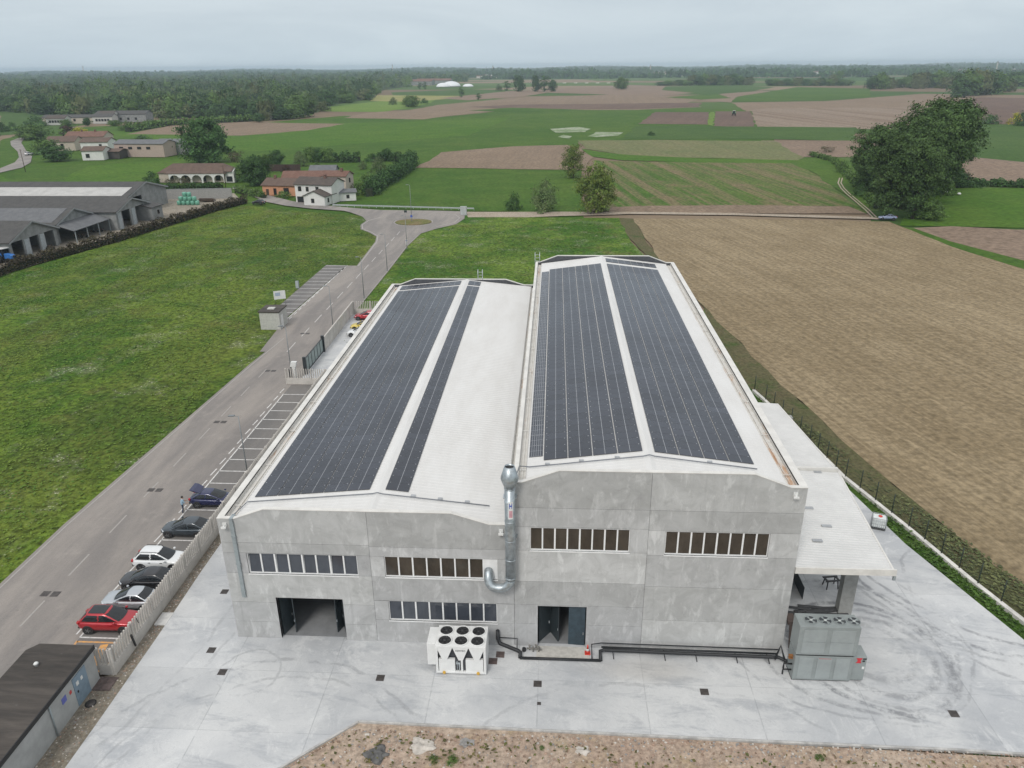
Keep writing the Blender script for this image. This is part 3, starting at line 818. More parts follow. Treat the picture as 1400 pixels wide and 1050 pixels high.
# downpipe, floodlights, lightning cables
m = MB(); m.box(.90, 1.16, -.13, -.001, 3.7, 10.0); m.prism([(-.14, 10.28), (-.14, 9.98), (.5, 9.98), (.5, 10.28)], 'x', .92, 1.14)
for z in (4.2, 6.5, 8.8): m.box(.86, 1.20, -.14, -.001, z, z+.06)
m.build('downpipe', GREYSTEEL, hall_l)
for h, x, z in ((hall_l, .52, 9.75), (hall_l, 19.55, 9.75), (hall_r, 38.6, 13.05)):
    m = MB(); m.box(x-.14, x+.14, -.09, -.002, z-.12, z+.14); m.bar((x, -.08, z), (x, -.22, z-.08), .06, .06); m.box(x-.17, x+.17, -.34, -.2, z-.17, z-.05)
    m.build('floodlight', WHITEP, h)
def zroof(x, xa, xb, xr, zs, zf): return zs+(zf-zs)*((x-xa)/(xr-xa) if x < xr else (xb-x)/(xb-xr))
zl1 = lambda x: zroof(x, 1.15, 19.75, 10.74, H1-.12, H1F+.02)
zl2 = lambda x: zroof(x, 21.2, 38.2, 29.4, H2-.12, H2F+.02)
m = MB(); pts = [(1.0, .35, H1+.06), (1.35, 2.2, zl1(1.35)+.12)]+[(x, 2.2, zl1(x)+.12) for x in (4, 8, 10.4)]+[(10.74, 2.2, zl1(10.74)+.18)]+[(x, 2.2, zl1(x)+.12) for x in (11.1, 14, 18.6)]
m.tube(pts, .035, n=6); m.build('lightning_cable', CABLEM, hall_l)
m = MB(); pts = [(20.5, .4, H2+.08), (20.7, 2.1, H2+.08), (21.4, 2.1, zl2(21.4)+.12)]+[(x, 2.1, zl2(x)+.12) for x in (25, 29.0)]+[(29.4, 2.1, zl2(29.4)+.18)]+[(x, 2.1, zl2(x)+.12) for x in (29.8, 34, 36.6)]
m.tube(pts, .035, n=6); m.build('lightning_cable', CABLEM, hall_r)
# small snow guards / cable feet on the bare sheets
CLIP = plain('aluminium_clip', (.40, .41, .42), .5, metal=.3)
for x in (13.2, 15.1, 17.0): MB().box(x-.16, x+.16, 2.35, 2.6, zl1(x)+.04, zl1(x)+.10).build('cable_foot', CLIP, hall_l)
m = None
for x in (22.6, 24.9, 27.3, 33.5): MB().box(x-.16, x+.16, 2.3, 2.5, zl2(x)+.04, zl2(x)+.10).build('cable_foot', CLIP, hall_r)
m = None
# roof hatches ladders at the back
for h, x, z, hh in ((hall_l, 12.6, H1F, 1.35), (hall_r, 20.6, H2, 1.3)):
    m = MB(); 
    for dx in (-.32, .32): m.tube([(x+dx, D+.12, z-2.6), (x+dx, D+.12, z+hh), (x+dx, D-.35, z+hh), (x+dx, D-.4, z+.1)], .035, n=6)
    for k in range(9): m.tube([(x-.32, D+.12, z-2.4+.42*k), (x+.32, D+.12, z-2.4+.42*k)], .025, n=6)
    m.build('roof_ladder', plain('bright_steel', (.62, .66, .70), .35, metal=.5), h)

# side canopy of the taller hall
CANOPYM = plain('canopy_sheet', (.62, .615, .60), .5, var=.06, scale=.5)
def ribbed(mb, quad, ribs, h):
    (a, b, c, d) = [Vector(q) for q in quad]           # a-b front, d-c back
    up = Vector((0, 0, h))
    for k in range(ribs):
        t0, t1 = k/ribs, (k+.72)/ribs; t2, t3, t4 = (k+.78)/ribs, (k+.94)/ribs, (k+1)/ribs
        def S(t, u=0): return (a.lerp(b, t)+up*u, d.lerp(c, t)+up*u)
        e = [S(t0), S(t1), S(t2, 1), S(t3, 1), S(t4)]
        for p, q in zip(e[:-1], e[1:]): mb.quad(p[0], q[0], q[1], p[1])
m = MB()
# sheets run across (ribs perpendicular to the hall wall): build along the depth
def canopy_part(m, y0, y1, xw, xo0, xo1, zw, zo):
    n = int((y1-y0)/.3)
    for k in range(n):
        ya, yb = y0+(y1-y0)*k/n, y0+(y1-y0)*(k+1)/n
        def E(y, h): 
            t = (y-y0)/(y1-y0); xo = xo0+(xo1-xo0)*t
            return (xw, y, zw+h), (xo, y, zo+h)
        ys = [(ya, 0), (ya+(yb-ya)*.70, 0), (ya+(yb-ya)*.78, .04), (ya+(yb-ya)*.92, .04), (yb, 0)]
        for (p, hp), (q, hq) in zip(ys[:-1], ys[1:]):
            a0, a1 = E(p, hp); b0, b1 = E(q, hq); m.quad(a0, a1, b1, b0)
canopy_part(m, .05, 13.8, W2+.02, 46.0, 46.85, 7.36, 7.02)
canopy_part(m, 14.1, 27.8, W2+.02, 46.80, 45.5, 7.36, 7.02)
canopy = m.build('canopy', CANOPYM, hall_r, fix=False)
m = MB()
m.prism([(W2+.02, .05), (46.0, .05), (46.85, 13.8), (46.85, 14.1), (45.5, 27.8), (W2+.02, 27.8)], 'z', 6.86, 6.98)
m.box(W2+.02, 46.02, -.06, .045, 6.92, 7.40); m.box(W2+.02, 46.8, 13.82, 14.08, 7.0, 7.42)
m.build('fascia', COPING, canopy)
m = MB(); m.bar((46.03, .05, 6.98), (46.9, 13.85, 6.98), .12, .16); m.bar((46.88, 14.0, 6.98), (45.55, 27.8, 6.98), .12, .16); m.build('edge_trim', COPING, canopy)
m = MB(); m.bar((46.0, .1, 6.85), (46.0, .1, 6.5), .16, .16); m.build('rain_spout', GREYSTEEL, canopy)
CANCON = plain('canopy_column_concrete', (.30, .30, .285), .9, var=.12)
for y in (4.75, 15.0, 25.2):
    m = MB(); m.box(44.75, 45.75, y-.35, y+.35, 0, 6.86); m.prism([(45.75, 6.0), (46.3, 6.45), (46.3, 6.86), (45.75, 6.86)], 'y', y-.3, y+.3); m.build('canopy_column', CANCON, canopy)
for (x0, y0, x1) in ((41.5, 3.2, 42.2), (42.8, 5.2, 43.5), (42.2, 7.6, 42.9), (41.5, 9.8, 42.2), (40.9, 12.8, 41.6), (40.6, 13.6, 41.3), (44.8, 13.5, 45.4), (41.2, 17.5, 41.9), (41.0, 21, 41.7)):
    MB().box(x0, x1, y0, y0+.3, 7.36-(x0-W2)*.051+.05, 7.36-(x0-W2)*.051+.10).build('roof_clip', CLIP, canopy)

# ------------------------------------------------------------------ solar arrays
def panel_glass():
    m, nt, b = new_mat('solar_glass'); N = NT(nt); c = N.coord()
    oi = N.n('ShaderNodeObjectInfo'); g = N.n('ShaderNodeNewGeometry')
    base = N.col(N.noise(c, 1.5, 3, .6), (.028, .031, .041), (.038, .042, .054))
    tw = N.math('MULTIPLY_ADD', oi.outputs['Random'], .35, .85); pat = N.noise(g.outputs['Position'], .11, 5, .65)
    tw = N.math('MULTIPLY', tw, N.math('MULTIPLY_ADD', pat, 1.1, .55))
    cb = N.n('ShaderNodeCombineXYZ')
    for i in range(3): N.link(tw, cb.inputs[i])
    N.link(N.col(1.0, base, cb.outputs[0], 'MULTIPLY'), b.inputs['Base Color'])
    dust = N.noise(N.n('ShaderNodeNewGeometry').outputs['Position'], .18, 5, .7)
    N.link(N.math('MULTIPLY_ADD', dust, .45, .06), b.inputs['Roughness'])
    b.inputs['Specular IOR Level'].default_value = .55
    return m
PGLASS = panel_glass()
PFRAME = plain('panel_frame', (.075, .078, .088), .4, var=.1); PLINE = plain('panel_centre_line', (.46, .47, .49), .5); 
PW, PL = 1.70, 1.0
def panel_geo(mb, ox=0.0, oy=0.0, w=PW, l=PL, grid=False, sx=1, tf=None):
    T = tf or (lambda p: p)
    def bx(x0, x1, y0, y1, z0, z1, m):
        n0 = len(mb.v); mb.box(x0, x1, y0, y1, z0, z1, m)
        for i in range(n0, len(mb.v)): mb.v[i] = T(mb.v[i])
    a, b, c, d = ox+.028, ox+w-.028, oy+.006, oy+l-.006
    bx(a, b, c, d, .004, .036, 1)
    bx(a+.012, b-.012, c+.012, d-.012, .036, .039, 0)
    if not grid:
        bx((a+b)/2-.012, (a+b)/2+.012, c+.012, d-.012, .039, .0410, 2)
        for px_ in (.10, .90):
            bx(a+(b-a)*px_-.03, a+(b-a)*px_+.03, d-.03, d+.02, .036, .047, 2)
    else:
        n = 10
        for k in range(1, 6): bx(a+(b-a)*k/6-.008, a+(b-a)*k/6+.008, c+.012, d-.012, .039, .0405, 2)
        for k in range(0, 11, 5): bx(a+.012, b-.012, c+.012+(d-c-.03)*k/10, c+.026+(d-c-.03)*k/10, .039, .0412, 2)
PANEL_ME = None
def array(label, x0, z0, slope, cols, y0, rows, side, first_grid=False, w=PW, l=PL):
    """one field of panels; local x runs up or along the slope, local y along the ridge. x0, z0: lower edge of the field's first column"""
    global PANEL_ME
    t = empty('solar_array', (x0, y0, z0), 0, label, 'solar array', 'solar arrays on the hall roofs')
    t.rotation_euler = (0, -slope, 0)
    if PANEL_ME is None:
        mb = MB(); panel_geo(mb); PANEL_ME = mb.mesh('solar_panel', [PGLASS, PFRAME, PLINE])
    made = 0; rest = MB(); gridme = None
    off = 0.0
    if first_grid:
        mb = MB(); panel_geo(mb, 0, 0, 1.0, 1.645, True); gridme = mb.mesh('solar_panel', [PGLASS, PFRAME, PLINE])
        for k in range(int(rows*PL/1.66)):
            if made < 32: 
                o = link_part('solar_panel', gridme, t); o.location = (0, k*1.66+.6, 0); o['label'] = 'panel with a pale cell grid'; made += 1
            else: panel_geo(rest, 0, k*1.66+.6, 1.0, 1.645, True)
        off = 1.03
    for j in range(rows):
        for i in range(cols):
            x, y = off+i*PW*1.003, j*l
            if made < 100 and w == PW:
                o = link_part('solar_panel', PANEL_ME, t); o.location = (x, y, 0); made += 1
            else: panel_geo(rest, x, y, w, l)
    if rest.f:
        o = rest.build('solar_panel_field', [PGLASS, PFRAME, PLINE], t, fix=False); o['kind'] = 'stuff'
    return t
s1 = math.atan2(H1F-H1+.14, 10.74-1.15); s1r = math.atan2(H1F-H1+.14, 19.75-10.74)
s2 = math.atan2(H2F-H2+.14, 29.4-21.2); s2r = math.atan2(H2F-H2+.14, 38.2-29.4)
RH = .03
array('wide solar array on the left slope of the lower hall', 1.56, zl1(1.56)+RH, s1, 5, 2.95, 54, 1)
array('single column of solar panels right of the ridge on the lower hall', 11.12, zl1(11.12)+RH, -s1r, 1, 2.95, 54, 1)
array('solar array left of the taller ridge, its first column with pale cell grid', 21.30, zl2(21.30)+RH, s2, 4, 3.0, 53, 1, first_grid=True)
array('solar array right of the ridge on the taller hall', 29.84, zl2(29.84)+RH, -s2r, 4, 2.9, 53, 1)
array('short far end strip of solar panels on the lower hall, left slope', 1.60, zl1(1.60)+RH, s1, 5, 57.55, 2, 1)
array('very short far end strip of solar panels right of the lower ridge', 11.12, zl1(11.12)+RH, -s1r, 1, 57.55, 2, 1)
array('short strip of solar panels at the far end of the taller hall', 29.84, zl2(29.84)+RH, -s2r, 4, 57.0, 2, 1)
# ------------------------------------------------------------------ things in the yard
# galvanised exhaust duct on the facade
DUCTM = plain('spiral_duct_steel', (.40, .44, .46), .42, metal=.75, var=.25, scale=2.5)
t = empty('exhaust_duct', (20.2, -.62, 0), 0, 'galvanised exhaust duct with a double cone cap rising between the two halls', 'exhaust duct')
m = MB(); m.tube([(0, 0, 6.25), (0, 0, 13.5)], .35, n=20)
for z in (6.4, 7.9, 9.4, 10.9, 12.4, 13.4): m.lathe([(.355, z), (.375, z+.02), (.375, z+.07), (.355, z+.09)], n=20)
m.build('pipe', DUCTM, t)
m = MB(); pts = []
for k in range(7):
    a = math.pi/2*k/6; pts.append((-.75+.75*math.cos(a), 0, 6.25-.75*math.sin(a)))
pts += [(-.95, 0, 5.5)]
for k in range(1, 7):
    a = math.pi/2*k/6; pts.append((-.95-.6*math.sin(a), .0+.25*(1-math.cos(a)), 5.5+.55*(1-math.cos(a))))
pts += [(-1.56, .45, 6.38), (-1.56, .72, 6.42)]
m.tube(pts, .30, n=18)
m.build('elbow', DUCTM, t)
m = MB(); m.lathe([(.35, 13.5), (.59, 14.15), (.59, 14.22), (.33, 15.05), (.30, 15.05), (.55, 14.2)], n=24); m.build('cone_cap', DUCTM, t)
m = MB(); m.lathe([(.31, 14.95), (.001, 14.9)], n=20); m.build('dark_opening', BLACK, t)
for z in (9.5, 12.6): MB().bar((0, .1, z), (0, .62, z), .9, .06).build('bracket', STEEL, t)
m = MB()
def curved_label(m, z0, z1, a0, a1, r, mi=0):
    n = 6
    for k in range(n):
        p = a0+(a1-a0)*k/n; q = a0+(a1-a0)*(k+1)/n
        m.quad((r*math.sin(p), -r*math.cos(p), z0), (r*math.sin(q), -r*math.cos(q), z0), (r*math.sin(q), -r*math.cos(q), z1), (r*math.sin(p), -r*math.cos(p), z1), mi)
BLUEP = plain('blue_print', (.05, .10, .42), .5); PINKP = plain('pink_print', (.55, .30, .34), .5)
curved_label(m, 11.3, 12.6, -.25, .62, .382); curved_label(m, 11.42, 11.95, -.1, .5, .386, 2)
for a0, a1, z0, z1 in ((-.08, .04, 12.1, 12.5), (.32, .44, 12.1, 12.5), (.04, .32, 12.25, 12.36)): curved_label(m, z0, z1, a0, a1, .386, 1)
m.build('sticker', [WHITEP, BLUEP, PINKP], t, fix=False)

# white chiller with six fans
CHW = plain('white_powder_coat', (.74, .74, .725), .42, var=.05, scale=1.5)
t = empty('chiller', (15.15, -3.05, 0), 0, 'white rooftop style chiller with six black fans standing before the lower hall', 'chiller')
m = MB(); L, Dp, Hh = 3.45, 2.12, 2.42
m.box(0, L, 0, Dp, .10, .26); m.box(0, L, .12, Dp, 2.28, 2.42); m.box(-.0, L, .02, .12, 2.28, 2.42)
for x in (0, L-.16): m.box(x, x+.16, .0, .12, .26, 2.28); m.box(x, x+.16, Dp-.12, Dp, .26, 2.28)
m.box(.2, 1.32, .05, .25, .26, 1.28); m.box(2.05, L-.2, .05, .25, .26, 1.28)
m.box(0.02, .1, .15, Dp-.15, .26, 2.25); m.box(L-.1, L-.02, .15, Dp-.15, .26, 2.25)
m.box(1.72, 1.86, .02, .16, .26, 1.35)
for cx in (.62, 1.72, 2.82):
    m.prism([(cx-.54, 2.27), (cx-.15, 1.22), (cx+.15, 1.22), (cx+.54, 2.27)], 'y', .03, .13)
m.build('casing', CHW, t, bevel=.012)
m = MB()
m.box(.2, L-.2, .3, Dp-.15, .26, 2.2); m.box(1.34, 1.70, .15, .3, .28, 1.3); m.box(1.88, 2.03, .15, .3, .28, 1.3); m.build('dark_coil', plain('dark_coil', (.05, .053, .06), .6), t)
m = MB(); m.tube([(1.45, .12, .3), (1.45, .12, 1.1)], .03); m.tube([(1.6, .1, .3), (1.6, .1, .95)], .04); m.box(1.38, 1.66, .08, .14, .85, 1.0); m.build('copper_pipework', STEEL, t)
m = MB(); m.box(-.62, -.02, .35, Dp-.1, .5, 2.33); m.build('electric_box', CHW, t, bevel=.015)
for (cx, cy) in [(a, b) for a in (.60, 1.72, 2.84) for b in (.60, 1.58)]:
    m = MB(); m.lathe([(.50, 2.42), (.50, 2.50), (.455, 2.50), (.43, 2.435)], (cx, cy, 0), 1, 24); m.lathe([(.45, 2.44), (.001, 2.43)], (cx, cy, 0), 0, 24)
    for k in range(6):
        a = k*math.pi/3; m.quad((cx+.1*math.cos(a), cy+.1*math.sin(a), 2.455), (cx+.42*math.cos(a-.2), cy+.42*math.sin(a-.2), 2.455), (cx+.42*math.cos(a+.25), cy+.42*math.sin(a+.25), 2.475), (cx+.1*math.cos(a+.5), cy+.1*math.sin(a+.5), 2.46), 2)
    m.lathe([(.11, 2.45), (.11, 2.49), (.001, 2.5)], (cx, cy, 0), 2, 12)
    for rr in (.2, .3, .4):
        m.tube([(cx+rr*math.cos(k*math.pi/10), cy+rr*math.sin(k*math.pi/10), 2.50) for k in range(21)], .005, 2, 4, cap=False)
    m.build('fan', [BLACK, CHW, plain('fan_blade', (.035, .035, .037), .5)], t)
YEL = plain('yellow_lug', (.62, .36, .05), .5)
for x in (.55, 2.9):
    m = MB(); m.lathe([(.11, -.06), (.11, .0), (.05, .02)], (x, -.0, .2), 0, 14, axis='y'); m.bar((x, -.02, .12), (x, .05, .01), .12, .05); m.build('lifting_lug', YEL, t)
m = MB()
for x in (.2, L-.4): m.box(x, x+.2, .2, Dp-.2, 0, .10)
m.build('foot', BLACK, t)
def text_part(body, size, loc, rot, mat, parent, name='lettering'):
    cu = bpy.data.curves.new(name, 'FONT'); cu.body = body; cu.size = size; cu.extrude = .002; cu.align_x = 'CENTER'; cu.align_y = 'CENTER'
    tmp = bpy.data.objects.new(name+'_tmp', cu); COL.objects.link(tmp)
    dg = bpy.context.evaluated_depsgraph_get(); me = bpy.data.meshes.new_from_object(tmp.evaluated_get(dg))
    bpy.data.objects.remove(tmp); bpy.data.curves.remove(cu)
    me.materials.clear(); me.materials.append(mat)
    o = link_part(name, me, parent); o.location = loc; o.rotation_euler = rot
    return o
text_part('AERMEC', .19, (1.72, .024, 2.06), (R(90), 0, 0), BLACK, t)

# grey-green air handling unit at the right corner
AHUM = plain('grey_green_sheet', (.262, .288, .284), .5, var=.1, scale=1.0); AHUP = plain('grey_green_panel', (.300, .328, .326), .45, var=.08, scale=1.0); AHUD = plain('grey_green_frame', (.235, .275, .272), .5, var=.1)
t = empty('air_handling_unit', (39.36, -2.52, 0), 0, 'large grey green two storey air handling unit with four fans at the hall corner', 'air handling unit')
m = MB(); m.box(0, 3.85, 0, 1.35, .08, 2.10); m.box(3.86, 4.75, .12, 1.3, .08, 2.05); m.box(-.02, 3.92, 0, 1.35, 2.22, 4.55); m.build('casing', AHUM, t, bevel=.02)
for q in ((.05, 3.8, .06, 1.3, 2.10, 2.22), (.0, 3.8, .05, 1.3, 0, .08), (3.9, 4.7, .2, 1.2, 0, .08)): MB().box(*q).build('base_rail', BLACK, t)
def insp(name, x0, x1, z0, z1, mat=None):
    m = MB(); m.box(x0, x1, -.03, -.001, z0, z1); return m.build(name, mat or AHUP, t, bevel=.01)
for x0, x1 in ((.28, 1.22), (1.48, 2.42), (2.68, 3.62)): insp('access_panel', x0, x1, .22, 2.0)
for x0, x1 in ((.28, 1.78), (2.1, 3.62)):
    insp('access_panel', x0, x1, 2.36, 3.30); insp('access_panel', x0, x1, 3.33, 4.30)
m = MB(); m.box(1.55, 2.35, -.036, -.031, 1.93, 1.96); m.build('red_strip', plain('red_print', (.45, .06, .05), .5), t)
for k in range(4):
    cx, cy = .86+.93*k, .68
    m = MB(); m.lathe([(.43, 4.55), (.43, 4.60), (.39, 4.60), (.39, 4.56)], (cx, cy, 0), 1, 22); m.lathe([(.40, 4.562), (.001, 4.558)], (cx, cy, 0), 0, 22)
    for q in range(4):
        a = q*math.pi/2+.4; m.quad((cx+.09*math.cos(a), cy+.09*math.sin(a), 4.57), (cx+.37*math.cos(a-.25), cy+.37*math.sin(a-.25), 4.57), (cx+.37*math.cos(a+.35), cy+.37*math.sin(a+.35), 4.595), (cx+.09*math.cos(a+.6), cy+.09*math.sin(a+.6), 4.575), 1)
    m.lathe([(.1, 4.56), (.1, 4.60), (.001, 4.61)], (cx, cy, 0), 2, 12)
    m.build('fan', [plain('fan_shadow', (.05, .055, .06), .6), AHUM, plain('fan_hub_grey', (.5, .52, .5), .5)], t)
BRS = plain('brass_fitting', (.35, .16, .06), .45, metal=.3)
for z in (.6, 1.1): MB().tube([(-.01, .35, z), (-.55, .35, z), (-.55, .35, z-.4)], .06).build('pipe_connection', BLACK, t)
for z in (1.55, 1.75): MB().box(-.3, -.02, .3, .5, z, z+.06).build('valve_handle', BRS, t)
m = MB(); m.prism([(4.05, 1.55), (4.42, 1.55), (4.36, 1.68), (4.36, 1.80), (4.45, 1.96), (4.05, 1.96), (4.14, 1.80), (4.14, 1.68)], 'y', .105, .119, 0)
m.prism([(4.48, 1.85), (4.72, 1.85), (4.72, 1.95), (4.48, 1.95)], 'y', .105, .119, 1); m.prism([(4.48, 1.66), (4.64, 1.66), (4.64, 1.78), (4.48, 1.78)], 'y', .105, .119, 1); m.prism([(4.52, 1.05), (4.68, 1.05), (4.68, 1.25), (4.52, 1.25)], 'y', .105, .119, 2)
m.build('logo', [plain('logo_red', (.55, .03, .04), .5), BLACK, WHITEP], t)

# black pipe run along the facade
t = empty('pipe_run', (19.3, -.5, 0), 0, 'black insulated pipe run along the foot of the taller facade', 'pipes')
BPIPE = plain('black_pipe_lagging', (.018, .019, .021), .55, var=.3)
def T_(pts): return [(x-19.3, y+.5, z) for x, y, z in pts]
m = MB()
m.tube(T_([(19.2, -.18, 1.45), (19.2, -.2, .75), (19.35, -.35, .45), (20.7, -.9, .32), (20.85, -1.0, .25), (20.85, -1.38, .14)]), .14, n=10)
m.tube(T_([(20.85, -1.38, .12), (26.5, -1.38, .12)]), .10, n=10)
m.tube(T_([(26.5, -1.42, .14), (26.5, -.70, .34), (26.75, -.62, .38), (38.9, -.80, .38), (39.35, -1.3, .5)]), .125, n=10)
m.tube(T_([(26.6, -.42, .46), (38.9, -.55, .46)]), .07, n=8)
m.build('lagged_pipe', BPIPE, t)
m = MB(); m.tube(T_([(19.3, -.2, .85), (20.6, -.25, .85), (20.6, -.6, .3)]), .04, n=6); m.tube(T_([(25.9, -1.38, .15), (25.9, -.5, .75), (26.6, -.3, .72), (39.0, -.3, .62)]), .045, n=6)
m.tube(T_([(38.6, -1.0, .4), (38.9, -.9, 1.5), (39.25, -1.2, .35)]), .09, n=8); m.build('conduit', BPIPE, t)
for x in (27.4, 31.0, 33.2, 36.0, 38.2):
    m = MB(); m.bar(T_([(x, -.9, .30)])[0], T_([(x+.05, -1.1, .01)])[0], .05, .05); m.bar(T_([(x, -.3, .25)])[0], T_([(x, -1.0, .25)])[0], .05, .04); m.build('pipe_support', BLACK, t)
t = empty('valve_set', (21.4, -.55, 0), 0, 'small group of grey valves beside the right doorway', 'valves')
m = MB()
for x, y in ((.1, .1), (.35, -.05), (.55, .15), (.75, -.05)): m.tube([(x, y, .03), (x, y, .42)], .05, n=8); m.lathe([(.09, .38), (.09, .44)], (x, y, 0), 0, 10)
m.tube([(-.1, .1, .18), (.95, .0, .18)], .06, n=8); m.build('valve_body', plain('valve_grey', (.20, .19, .17), .5), t)
m = MB(); m.lathe([(.14, .0), (.14, .22)], (-.3, .0, .03), 0, 12); m.build('pump', BLACK, t)

# traffic cone
t = empty('traffic_cone', (25.62, -.62, .05), 0, 'red and white traffic cone by the right doorway', 'traffic cone')
REDC = plain('cone_red', (.62, .06, .04), .5); 
m = MB(); m.box(-.2, .2, -.2, .2, 0, .04); m.build('base', REDC, t)
m = MB(); m.lathe([(.15, .04), (.115, .25)], n=16, m=0); m.lathe([(.115, .25), (.085, .42)], n=16, m=1); m.lathe([(.085, .42), (.03, .75)], n=16, m=0); m.build('cone', [REDC, WHITEP], t)

# drain grates and covers in the slab
GRATE = plain('cast_iron_grate', (.085, .075, .07), .6, metal=.3, var=.3); RUST = plain('rusty_cover', (.115, .085, .078), .7, var=.3)
def grate(x, y, w, d, label, mat=GRATE, rz=0.0):
    t = empty('drain_grate', (x, y, .0), rz, label, 'drain grate', 'drain grates in the yard')
    m = MB(); m.box(-w/2, w/2, -d/2, -d/2+.05, .004, .022); m.box(-w/2, w/2, d/2-.05, d/2, .004, .022); m.box(-w/2, -w/2+.05, -d/2+.05, d/2-.05, .004, .022); m.box(w/2-.05, w/2, -d/2+.05, d/2-.05, .004, .022)
    m.build('rim', mat, t)
    m = MB(); n = max(4, int(w/.09))
    m.box(-w/2+.05, w/2-.05, -d/2+.05, d/2-.05, .003, .006)
    for k in range(n): m.box(-w/2+.05+(w-.1)*k/n, -w/2+.05+(w-.1)*(k+.6)/n, -d/2+.05, d/2-.05, .007, .020)
    m.build('bars', mat, t)
G = grate
for u, v, lb in ((289, 889, 'dark drain grate nearest the left fence'), (304, 919, 'smaller drain grate near the left fence, toward the camera'), (307, 809, 'drain grate beside the left wall of the lower hall'), (520, 927, 'drain grate in the slab left of the white chiller'),
                 (735, 935, 'drain grate on the slab joint in front of the right doorway'), (963, 946, 'drain grate in front of the pipe run near the pale slab strip'), (1304, 976, 'drain grate by the rubber arcs at the right')):
    x, y = at(u, v, 0); G(x, y, .55, .55, lb)
for u, v, lb in ((684, 895, 'square rusty cover right of the chiller, nearer the wall'), (674, 904, 'square rusty cover right of the chiller, touching its corner')):
    x, y = at(u, v, 0); G(x, y, .6, .6, lb, RUST)
x, y = at(737, 962, 0); G(x, y, .25, .25, 'tiny floor drain in the front slab')
x, y = at(144, 935, -.07); o = empty('manhole_cover', (x, y, -.06), 0, 'large brown rectangular cover in the gravel by the cabin', 'manhole cover')
m = MB(); m.box(-.62, .62, -.62, .62, 0, .03); m.build('frame', RUST, o); m = MB(); m.box(-.56, -.01, -.56, .56, .03, .045); m.box(.01, .56, -.56, .56, .03, .045); m.build('lid', RUST, o)
x, y = at(124, 962, -.07); o = empty('manhole_cover', (x, y, -.065), 0, 'small dark cover in the gravel beside the cabin', 'manhole cover')
m = MB(); m.lathe([(.36, 0), (.36, .03)], n=18); m.build('frame', BLACK, o); m = MB(); m.lathe([(.30, .03), (.30, .04), (.001, .042)], n=18); m.build('lid', GRATE, o)
x, y = at(228, 847, -.07); o = MB().box(-.45, .45, -.7, .7, 0, .10).build('concrete_plate', plain('pale_slab', (.58, .57, .55), .85), None, bevel=.02); o.location = (x-.2, y, -.07); tag(o, 'pale square concrete plate lying at the yard edge by the left fence', 'concrete plate')
x, y = at(660, 0+935, 0)
# manhole pairs on the road centre line
for u, v in ((212, 670), (69, 812), (301, 577), (370, 507), (417, 456)):
    x, y = at(u, v, -.05); o = empty('road_gully', (x, y, -.047), 0, 'pair of dark gully covers on the road centre line', 'gully', 'gully covers along the road')
    for dx in (-.42, .42):
        m = MB(); m.box(dx-.32, dx+.32, -.32, .32, .001, .010); m.build('cover', GRATE, o)

# under the canopy
t = empty('trestle_stand', (*at(1135, 802), 0), .15, 'small black trestle stand under the canopy', 'stand')
m = MB()
for a in (-.45, .45):
    for b_ in (-.3, .3): m.bar((a*1.05, b_*1.15, 0), (a*.9, b_*.8, .72), .07, .07)
m.build('leg', BLACK, t)
m = MB(); m.box(-.6, .6, -.34, -.2, .72, .8); m.box(-.6, .6, .2, .34, .72, .8); m.box(-.55, -.4, -.2, .2, .72, .79); m.box(.4, .55, -.2, .2, .72, .79); m.build('top', BLACK, t)
t = empty('cable_reel_panel', (*at(1097, 818), 0), 0, 'upright pale panel with a white box on top under the canopy', 'panel')
m = MB(); m.box(-.05, .0, -.1, 3.2, 0, 1.1); m.build('panel_board', DARKDOOR, t); m = MB(); m.box(.0, .03, -.1, 3.2, 0, 1.1); m.box(-.1, .5, 2.4, 3.1, 1.1, 1.55); m.build('white_box', WHITEP, t)
t = empty('scrap_pile', (*at(1116, 838), 0), 0, 'heap of dark offcuts behind the air handling unit', 'scrap heap')
m = MB(); rg = random.Random(4)
for k in range(16):
    x, y = rg.uniform(-1.5, 1.6), rg.uniform(-.5, .5); a = rg.uniform(-.4, .4); l = rg.uniform(.5, 1.3)
    m.bar((x-l*math.cos(a), y-l*math.sin(a), .06+.02*k), (x+l*math.cos(a), y+l*math.sin(a), .10+.02*k), .25, .05)
m.build('offcuts', plain('dark_offcut', (.06, .06, .062), .7), t)
t = empty('steel_profile', (39.9, -.4, 0), 0, 'brown steel profile leaning at the hall corner behind the air handling unit', 'steel profile')
m = MB(); m.bar((-.15, .5, 2.6), (-.02, .3, .6), .16, .25); m.bar((-.15, .5, 2.6), (-.1, 1.3, 2.7), .5, .3); m.build('beam', plain('brown_steel', (.10, .075, .065), .6), t)

# IBC tank
t = empty('ibc_tank', (52.35, 16.55, .0), R(-20), 'white caged liquid tank with red lid beside the right verge', 'tank')
m = MB(); m.box(-.54, .54, -.46, .46, .2, 1.12); m.build('bottle', plain('milky_plastic', (.66, .69, .68), .4), t, bevel=.07)
m = MB()
for k in range(8):
    x = -.58+1.16*k/7
    for y in (-.5, .5): m.tube([(x, y, .14), (x, y, 1.16)], .018, n=5)
for k in range(7):
    y = -.5+k/6
    for x in (-.58, .58): m.tube([(x, y, .14), (x, y, 1.16)], .018, n=5)
for z in (.3, .6, .9, 1.16):
    m.tube([(-.58, -.5, z), (.58, -.5, z), (.58, .5, z), (-.58, .5, z), (-.58, -.5, z)], .02, n=5)
m.build('cage', plain('cage_steel', (.55, .57, .58), .4, metal=.4), t)
m = MB()
for y in (-.42, 0, .42): m.box(-.58, .58, y-.06, y+.06, 0, .14)
m.build('pallet', plain('pallet_plastic', (.06, .06, .06), .6), t)
